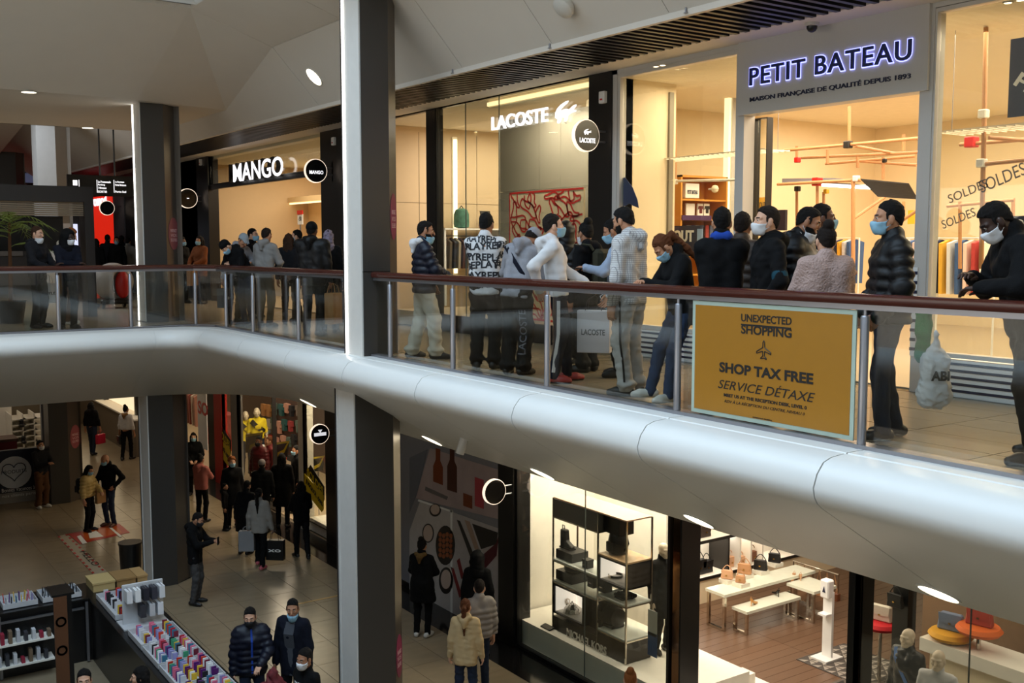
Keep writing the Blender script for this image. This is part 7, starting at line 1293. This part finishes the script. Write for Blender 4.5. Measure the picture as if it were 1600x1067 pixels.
g = Grid((-.12, -.12, -.05), (.12, .12, .5), .015); g.cone((0, 0, .05), (0, 0, .4), .05, .055, .03); g.wrinkle(.01, 60, 3); P9, Q9 = g.mesh(); gs = thing('green_scarf', 'green knitted scarf hanging beside the plastic bag', 'scarf', (qx+.02, fy(1448, 6.7, 470), .62)); np_obj('scarf', P9, Q9, cloth('green knit', (24, 110, 56)), gs)
# --- group left of the big pillar
iK = person('man in grey hoodie with navy gilet and pale cap leaning on the rail', *pX(362, 6.86, 370), 50, 1.76, arms=('rail', 'bag'), lean=(22, -4), head=(14, 0, 0), skin='mid', hair=('short', 'dark'), hat=('cap', cloth('pale cap', (150, 160, 168))), top=('hoodie', grey_h_), pants=ck_black, shoes=sh_k, vox=.02)
person('youth in black beanie and pale blue mask leaning low over the rail', *pX(384, 6.82, 385), 325, 1.72, arms=('fold', 'rail'), lean=(30, 8), head=(26, 10, 0), skin='light', hair=('short', 'black'), hat=('beanie', ck_black), mask=mk_b, top=('jacket', ck_black), pants=jeans_d, shoes=sh_k, vox=.02)
person('dark haired masked man in black behind the leaning youth', *pX(394, 7.7, 350), 75, 1.80, skin='light', hair=('short', 'black'), mask=mk_b, top=('jacket', ck_black), pants=ck_black, shoes=sh_k, vox=.02)
person('man in pale grey hoodie with cropped hair seen from behind', *pX(412, 7.0, 365), 158, 1.78, arms=('hold', 'hold'), lean=(6, 0), skin='mid', hair=('fade', 'dark'), top=('hoodie', cloth('stone grey', (128, 126, 124))), pants=cloth('olive brown', (70, 60, 44)), shoes=sh_k, vox=.02)
person('person with long brown hair between the hoodies', *pX(451, 7.7, 372), 175, 1.68, fem=True, hair=('long', 'brown'), top=('coat', char), pants=ck_black, shoes=sh_k, vox=.02)
person('masked man in black looking left over the group', *pX(464, 8.1, 360), 275, 1.76, arms=('phone', 'down'), skin='light', hair=('short', 'black'), mask=mk_b, top=('coat', ck_black), pants=ck_black, shoes=sh_k, vox=.02)
iV = person('big man in black padded jacket and black cap with his back to the rail', *pX(487, 6.98, 360), 170, 1.84, bulk=1.22, arms=('front', 'bag'), skin='brown', hair=('short', 'black'), hat=('cap', ck_black), top=('jacket', nylon_k), hem=.78, pants=ck_black, shoes=sh_k, vox=.02)
person('person in flowered headscarf beside the big black jacket', *pX(513, 7.45, 365), 185, 1.72, fem=True, hair=('short', 'dark'), hat=('scarf', mat('flower scarf', (120, 110, 128), .8, noise=.9, nscale=40)), top=('coat', ck_black), pants=ck_black, shoes=sh_k, vox=.02)
i_ = person('masked woman in rust brown coat standing before the grey photo panel', *pX(312, 8.5, 370), 335, 1.70, fem=True, arms=('hold', 'hold'), skin='mid', hair=('long', 'black'), mask=mk_b, top=('coat', orange_c), hem=.7, pants=ck_black, shoes=sh_k, vox=.024)
person('masked woman in black half hidden by the lit pillar', *pX(284, 8.2, 372), 60, 1.68, fem=True, skin='brown', hair=('long', 'black'), mask=mk_b, top=('coat', ck_black), pants=ck_black, shoes=sh_k, vox=.024)
q = world(i_, (.0, .30, 1.02)); paper_bag('large brown paper bag in front of the rust brown coat', tuple(q), .5, .42, .16, 1.0, cloth('kraft paper', (150, 112, 70), .7), drop=.1)
q = world(iK, tuple(iK['J'][('wr', 1)]+np.array((.02, .06, -.03)))); paper_bag('black and white striped shopping bag behind the corner glass', tuple(q), .40, .36, .14, .9, mat('striped bag', (40, 40, 42), .6), txt='HH', tm=white_p)
q = world(iV, tuple(iV['J'][('wr', 1)]+np.array((.04, .03, -.05)))); paper_bag('brown paper shopping bag behind the glass left of the big pillar', tuple(q), .34, .5, .16, .7, MATS['cloth kraft paper'])
# --- behind the far balustrade
iA = person('young man in dark jacket with lowered mask at the far rail', 3.62, 20.0, 78, 1.80, arms=('hold', 'hold'), head=(6, 0, 0), skin='light', hair=('short', 'brown'), mask=mk_w, mask_drop=.05, top=('jacket', char), pants=ck_black, shoes=sh_k, vox=.02)
iB = person('youth in black hood and white mask folding his hands on the far rail', 4.0, 19.50, 42, 1.74, arms=('fold', 'fold'), lean=(10, 0), head=(4, -20, 0), skin='dark', hair=('short', 'black'), hat=('hood', ck_black), mask=mk_w, top=('jacket', ck_navy), hood_down=False, pants=ck_black, shoes=sh_k, vox=.02)
person('ginger haired youth in denim jacket behind the black hood', 4.28, 20.7, 110, 1.78, head=(20, 0, 0), skin='light', hair=('curly', 'ginger'), top=('jacket', denim_j), hood_mat=cloth('cream hood', (190, 182, 168)), pants=brown_tr, shoes=sh_w, vox=.02)
q = at(75, 440, 'Y', 20.2); paper_bag('white printed carrier bag between the two youths', (q[0], 20.3, .95), .34, .36, .12, .3, white_j, txt='STYLE'); 
for k, (px, Yp, hh, fc, lab) in enumerate(((150, 33, 1.66, 180, 'distant figure with dark hair left of the red shop front'), (168, 34.5, 1.80, 175, 'distant tall figure before the red shop front'), (182, 33.0, 1.72, 20, 'distant masked figure facing the viewer'), (190, 35, 1.78, 190, 'distant figure with black hair before the grey photo panel'), (200, 33.5, 1.7, 170, 'distant figure in pale jacket half behind the lit pillar'))):
    person(lab, fx(px, Yp, 375), Yp, fc, hh, skin='olive', hair=(('long', 'short', 'short', 'short', 'short')[k], 'black'), mask=mk_b if k == 2 else None, top=('coat', (ck_black, char, ck_black, ck_black, grey_coat)[k]), pants=ck_black, shoes=sh_k, vox=.03)
sx0, sy0 = fx(176, 25.5, 420), 25.5; stl = thing('ride_on_cart', 'white shell shaped ride-on cart with red seat beyond the far rail', 'cart', (sx0, sy0, 0)); g = Grid((-.6, -.5, -.05), (.6, .6, 1.15), .025); g.ell((0, 0, .62), (.46, .36, .44), .02); g.ell((.12, -.35, .55), (.22, .3, .34), .03, 'd'); P9, Q9 = g.mesh(); np_obj('shell', P9, Q9, mat('white shell', (150, 142, 136), .5), stl); g = Grid((-.2, -.5, .1), (.5, .1, 1.0), .02); g.ell((.16, -.22, .55), (.17, .14, .32), .02); P9, Q9 = g.mesh(); np_obj('seat', P9, Q9, mat('cart red', (190, 24, 22), .4), stl); MB().box(-.35, .35, -.3, .3, .10, .22).build('chassis', black_m, stl, local=True, bevel=.03)
for sx_ in (-.3, .3):
    for sy_ in (-.25, .25): MB().lathe([(.09, -.03), (.09, .03)], (sx_, sy_, .092), 14, (1, 0, 0)).build('wheel', black_m, stl, local=True)
# palm plant in a pot at the far left
pt = thing('potted_palm', 'potted palm with yellow green fronds beside the dark portal', 'plant', (at(14, 400, 'Y', 21.6)[0], 21.6, 0)); leaf = mat('palm leaf', (104, 118, 50), .5, noise=.3, nscale=6); px0 = Vector((at(14, 400, 'Y', 21.6)[0], 21.6, 0)); MB().lathe([(.2, 0), (.26, .4), (.28, .42), (.25, .42)], px0, 16).build('pot', dark_m, pt, smooth=True); MB().tube([px0+Vector((0, 0, .4)), px0+Vector((.03, 0, 1.9))], [.04, .025], 8).build('trunk', brown_tr, pt, smooth=True)
rng = random.Random(2)
for k in range(13):
    a = 2*math.pi*k/13+rng.uniform(-.2, .2); L = rng.uniform(.65, .95); o = px0+Vector((.03, 0, 1.9+rng.uniform(-.5, .1))); el = rng.uniform(.5, 1.2); P = [o+Vector((math.cos(a)*L*t*math.cos(el*(1-t*.6)), math.sin(a)*L*t*math.cos(el*(1-t*.6)), L*(math.sin(el)*t-.75*t*t))) for t in [q_/9 for q_ in range(10)]]; s = MB(); s.tube(P, .006, 5)
    side = Vector((-math.sin(a), math.cos(a), 0))
    for j in range(1, 10):
        for sg_ in (-1, 1):
            t_ = (P[j]-P[j-1]).normalized(); b = P[j]; tip = b+side*sg_*.20*(1-.05*j)+t_*.16-Vector((0, 0, .06)); w_ = t_*.018; s.add([b-w_, b+w_, tip, (b+tip)/2+Vector((0, 0, .012))], [(0, 1, 3), (1, 2, 3), (2, 0, 3)])
    s.build('frond', leaf, pt)
# ================================================================ lower floor figures
def hp(px, py, h): q = at(px, py, 'Z', ZL+h); return q[0], q[1]
def low(label, px, py, face, h, vox=.022, **kw): return person(label, *hp(px, py, h), face, h, z=ZL, vox=vox, **kw)
iN = low('man in navy quilted jacket and black mask carrying a flowered bag', 391, 947, 18, 1.76, skin='light', hair=('short', 'black'), mask=mk_k, head=(12, 10, 0), arms=('hold', 'down'), top=('puffer', nylon_n), hem=.80, pants=jeans_d, shoes=sh_k)
strip(iN, [((0, .1, 1.46), (0, 1, .2)), ((0, .12, 1.3), (0, 1, 0)), ((0, .12, 1.1), (0, 1, 0)), ((0, .12, .86), (0, 1, 0))], cloth('royal blue', (36, 70, 160)), 'zip', .025)
iM = low('man in navy coat over grey shirt with mask under his chin', 457, 934, 345, 1.82, skin='mid', hair=('fade', 'black'), mask=mk_b, mask_drop=.055, head=(8, -18, 0), arms=('down', 'down'), top=('coat', ck_navy), hem=.70, pants=ck_black, shoes=sh_k)
strip(iM, [((0, .1, 1.45), (0, 1, .2)), ((0, .12, 1.3), (0, 1, 0)), ((0, .12, 1.1), (0, 1, 0)), ((0, .12, .9), (0, 1, 0)), ((0, .12, .72), (0, 1, 0))], cloth('grey shirt', (70, 72, 78)), 'shirt_front', .14)
q = world(iN, tuple(iN['J'][('wr', 0)]+np.array((0, .05, -.05)))); g = Grid((-.26, -.2, -.5), (.26, .2, .1), .02); g.cone((-.07, 0, -.3), (.07, 0, -.3), .14, .14, .05); g.cone((0, 0, -.2), (0, 0, 0), .11, .04, .05); g.wrinkle(.02, 50, 2); P9, Q9 = g.mesh(); fb = thing('flowered_bag', 'red flowered cloth bag carried between the two navy clad men', 'bag', tuple(q+Vector((.12, -.1, 0)))); np_obj('bag', P9, Q9, mat('flower cloth', (110, 36, 40), .8, noise=1.0, nscale=22), fb)
iT = low('young man in black T-shirt with white lettering and white mask', 478, 1012, 318, 1.76, skin='olive', hair=('short', 'black'), mask=mk_w, head=(6, -10, 0), top=('tee', ck_black), hood_down=False, pants=ck_black, shoes=sh_k)
print_on(iT, iT['top'], 'MOSCHINO', (-.14, .5, 1.27), (1, 0, 0), (0, 0, 1), .28, .07, (0, 1, 0), white_p, bold=.04) if False else print_on(iT, iT['top'], 'MOSCHINO', (.15, .5, 1.27), (-1, 0, 0), (0, 0, 1), .30, .075, (0, 1, 0), white_p, bold=.03)
low('dark haired man inside the phone case stall', 131, 1046, 20, 1.74, skin='light', hair=('short', 'black'), top=('tee', ck_black), hood_down=False, pants=ck_black, shoes=sh_k)
low('woman with long dark hair inside the phone case stall', 220, 1042, 285, 1.68, fem=True, skin='light', hair=('long', 'black'), top=('shirt', ck_black), hood_down=False, pants=ck_black, shoes=sh_k)
iBd = low('bald man in dark jacket holding a brown bag with hand on hip', 168, 708, 338, 1.76, skin='mid', hair=(None, 'grey'), mask=mk_b, head=(22, 15, 0), arms=('hip', 'hold'), top=('jacket', ck_black), hood_down=False, pants=jeans_d, shoes=mat('brown shoe', (86, 50, 36), .5))
q = world(iBd, (.0, .28, 1.0)); paper_bag('brown paper bag held by the bald man', tuple(q), .24, .30, .1, .4, MATS['cloth kraft paper'], drop=.08)
iG = low('girl in straw coloured padded jacket with dark backpack', 136, 726, 78, 1.58, fem=True, skin='mid', hair=('long', 'black'), mask=mk_b, head=(18, 0, 0), arms=('hold', 'down'), top=('puffer', yel_pf), hem=.92, pants=ck_black, shoes=sh_k)
q = world(iG, (0, -.22, 1.0)); bk_ = thing('backpack', 'small black backpack on the straw coloured jacket', 'backpack', tuple(q), iG['root'].rotation_euler[2]); MB().rbox((0, 0, .18), (.26, .14, .36)).build('bag', nylon_k, bk_, local=True, bevel=.05); MB().rbox((0, -.08, .1), (.18, .04, .16)).build('pocket', nylon_k, bk_, local=True, bevel=.015)
low('man in dark jacket and brown trousers beside the blue panel', 62, 688, 60, 1.74, skin='mid', hair=('short', 'black'), mask=mk_w, arms=('phone', 'phone'), top=('jacket', char), pants=brown_tr, loose=.015, shoes=sh_w, soles=sole_w, vox=.026)
iR = low('woman in black carrying a red bag far down the corridor', 142, 628, 178, 1.70, fem=True, skin='mid', hair=('long', 'black'), arms=('down', 'bag'), top=('jacket', ck_black), hem=.95, pants=jeans_d, shoes=sh_k, feet=((-.08, .12), (.08, -.12)), vox=.028)
q = world(iR, tuple(iR['J'][('wr', 1)])); paper_bag('red shopping bag of the woman far down the corridor', (q[0], q[1], q[2]-.05), .32, .30, .12, .6, mat('crimson bag', (196, 24, 60), .5), drop=.14)
iW = low('woman in white jacket with fur hood walking away', 196, 634, 172, 1.70, fem=True, skin='mid', hair=('bun', 'black'), arms=('bag', 'down'), top=('jacket', white_j), hood_mat=cloth('tan fur', (150, 116, 76), .95, .9, 50, .3), hem=.98, pants=ck_black, shoes=sh_k, feet=((-.08, -.14), (.08, .14)), vox=.028)
q = world(iW, tuple(iW['J'][('wr', 0)])); bag('handbag', 'dark handbag of the woman in the white jacket', (q[0], q[1], q[2]-.36), .3, .26, .12, leather, True)
low('masked woman in black facing the viewer by the far left shop', 302, 676, 15, 1.68, fem=True, skin='light', hair=('long', 'black'), mask=mk_b, arms=('hold', 'hold'), top=('coat', ck_black), coatlen=.55, pants=ck_black, shoes=sh_k, vox=.026)
low('woman in dusty pink jacket on her phone near the discount shop', 313, 711, 165, 1.64, fem=True, skin='mid', hair=('bun', 'black'), arms=('phone', 'phone'), top=('jacket', pink_j), hem=.86, pants=ck_black, shoes=sh_k, vox=.026)
iP = low('man in black with patterned trousers reading his phone by the lower pillar', 303, 799, 85, 1.76, skin='mid', hair=('short', 'black'), mask=mk_k, head=(24, 0, 0), arms=('phone', 'phone'), top=('jacket', ck_black), hem=.78, pants=mat('monochrome print cloth', (60, 58, 58), .9, noise=1.0, nscale=16), shoes=sh_k)
q = world(iP, tuple(iP['J'][('wr', 1)]+np.array((-.02, .12, .02)))); ph = thing('mobile_phone', 'pale glowing phone held by the lower pillar', 'phone', tuple(q), iP['root'].rotation_euler[2]); MB().rbox((0, 0, 0), (.075, .012, .15)).build('body', black_m, ph, local=True); MB().rbox((0, -.007, 0), (.066, .002, .14)).build('screen', mat('lit phone', (150, 160, 190), .3, emit=.5), ph, local=True)
iC = low('woman in pale grey coat walking away with black and white bags', 404, 763, 176, 1.68, fem=True, skin='mid', hair=('ponytail', 'black'), arms=('bag', 'bag'), top=('coat', grey_coat), hem=.78, pants=ck_black, shoes=sh_p, soles=sole_w, feet=((-.09, .14, .04), (.09, -.14)))
q = world(iC, tuple(iC['J'][('wr', 1)])); paper_bag('black shopping bag of the woman in the pale grey coat', (q[0]+.05, q[1]-.05, q[2]-.04), .38, .42, .14, -.7, mat('black bag paper', (18, 18, 20), .4), txt='xo', tm=white_p, drop=.2); q = world(iC, tuple(iC['J'][('wr', 0)])); paper_bag('pale grey shopping bag of the woman in the pale grey coat', (q[0]-.04, q[1], q[2]+.04), .32, .42, .14, -.6, mat('pale bag paper', (140, 140, 142), .6), drop=.1)
low('woman in black jacket striding past the discount window', 470, 752, 208, 1.68, fem=True, skin='mid', hair=('long', 'black'), arms=('hold', 'hold'), top=('jacket', ck_black), hem=.84, pants=ck_black2, shoes=sh_k, soles=sole_w, feet=((-.08, .18), (.08, -.18, .03)))
for lab, px, py, fc, hh, kw in (
    ('fair haired person with pale mask in the crowd before the discount shop', 362, 714, 30, 1.70, dict(skin='light', hair=('curly', 'ginger'), mask=mk_b, top=('coat', ck_black), coatlen=.6)),
    ('person in grey knitted beanie in the crowd', 409, 718, 190, 1.72, dict(skin='mid', hair=('short', 'black'), hat=('beanie', cloth('grey knit', (120, 112, 112))), top=('coat', ck_black), hem=.7)),
    ('man in burgundy padded jacket with white collar in the shop doorway', 405, 682, 335, 1.78, dict(skin='brown', hair=('short', 'black'), mask=mk_k, top=('puffer', burg), hood_mat=white_j)),
    ('person in dark red jacket behind the burgundy padded jacket', 421, 682, 300, 1.72, dict(skin='mid', hair=('short', 'chestnut'), top=('jacket', cloth('dark red', (104, 26, 28), .5)))),
    ('tall hooded figure in long black coat before the yellow frames', 440, 708, 185, 1.78, dict(skin='mid', hair=('long', 'black'), top=('coat', ck_black), coatlen=.5)),
    ('masked figure in black at the doorway edge', 463, 696, 300, 1.74, dict(skin='mid', hair=('short', 'black'), mask=mk_b, top=('coat', ck_black), hem=.7)),
    ('small child in black before the crowd', 351, 755, 90, 1.12, dict(skin='mid', hair=('short', 'black'), top=('jacket', ck_black))),
    ('stooping person in black carrying a case in the crowd', 380, 752, 165, 1.60, dict(skin='mid', hair=('short', 'black'), lean=(14, 0), top=('coat', ck_black), coatlen=.55))):
    low(lab, px, py, fc, hh, pants=ck_black, shoes=sh_k, vox=.026, **kw)
low('woman with cream headband and fur collar before the cosmetics hoarding', 659, 842, 165, 1.70, fem=True, skin='mid', hair=('bun', 'black'), arms=('hold', 'hold'), top=('coat', ck_black), coatlen=.62, hood_mat=cloth('brown fur', (104, 80, 46), .95, .9, 50, .3), pants=ck_black, shoes=sh_w)
low('person in black hooded coat facing the cosmetics hoarding', 746, 862, 168, 1.74, fem=True, skin='mid', hair=('long', 'black'), hat=('hood', ck_black), top=('coat', ck_black), coatlen=.5, pants=ck_black, shoes=sh_k)
low('woman in beige jacket with long brown ponytail walking away', 727, 936, 172, 1.66, fem=True, skin='light', hair=('ponytail', 'chestnut'), mask=mk_w, arms=('down', 'down'), top=('jacket', tan_j), hem=.74, pants=jeans_d, shoes=sh_w, vox=.02)
low('man in taupe quilted jacket and pale blue mask beside the beige jacket', 748, 906, 205, 1.76, skin='light', hair=('short', 'dark'), mask=mk_b, head=(6, 30, 0), top=('puffer', taupe), hem=.90, pants=jeans_d, shoes=sh_w, vox=.02)
low('person with orange brown hair passing below the handbag window', 985, 1047, 175, 1.66, fem=True, skin='light', hair=('bun', 'ginger'), top=('coat', ck_black), pants=ck_black, shoes=sh_k)
# mannequins
mat('skin mannequin', (214, 196, 172), .35); shiny_l = mat('black leather')
def dummy(label, X, Y, z, face, h, **kw): return person(label, X, Y, face, h, z=z, name='mannequin', skin='mannequin', plain=True, vox=.022, hair=(None, 'black'), **kw)
m1 = dummy('bald mannequin in black leather jacket with blue strap in the right handbag window', *at(1420, 983, 'Z', -3.42)[:2], ZL+.012, 300, 1.78, top=('jacket', mat('black leather')), hood_down=False, pants=ck_black, shoes=sh_k)
strip(m1, [((.15, .05, 1.48), (.2, .5, .8)), ((.1, .12, 1.36), (0, 1, .2)), ((0, .12, 1.2), (0, 1, 0)), ((-.12, .12, 1.02), (-.2, 1, 0))], mat('blue strap', (70, 110, 170), .5), 'bag_strap', .05)
dummy('bald mannequin in white top in the right handbag window', *at(1467, 1017, 'Z', -3.42)[:2], ZL+.012, 320, 1.78, top=('shirt', white_j), hood_down=False, pants=ck_navy, shoes=sh_k)
Xm, Ym = 10.75, at(1036, 900, 'X', 10.75)[1]; dummy('mannequin in black coat at the right end of the bright handbag window', Xm, Ym, -4.759, 30, 1.72, top=('coat', ck_black), coatlen=.6, pants=ck_black, shoes=sh_k)
Yq = at(386, 640, 'X', 10.25)[1]; ma = dummy('white mannequin in yellow and black striped shirt in the left discount window', 10.2, Yq, ZL+.301, 25, 1.80, top=('tee', mat('yellow shirt', (226, 200, 24), .8)), hood_down=False, pants=jeans_d, shoes=sh_k)
mb_ = dummy('taller white mannequin in yellow and black striped shirt beside its twin', 10.45, at(401, 630, 'X', 10.45)[1], ZL+.301, 15, 1.9, top=('tee', mat('yellow shirt')), hood_down=False, pants=jeans_d, shoes=sh_k)
for m_ in (ma, mb_): strip(m_, [((-.2, .1, 1.12), (-.3, 1, 0)), ((-.1, .12, 1.2), (0, 1, 0)), ((.05, .12, 1.31), (0, 1, 0)), ((.16, .1, 1.42), (.3, 1, 0))], blkp, 'black_stripe', .13)
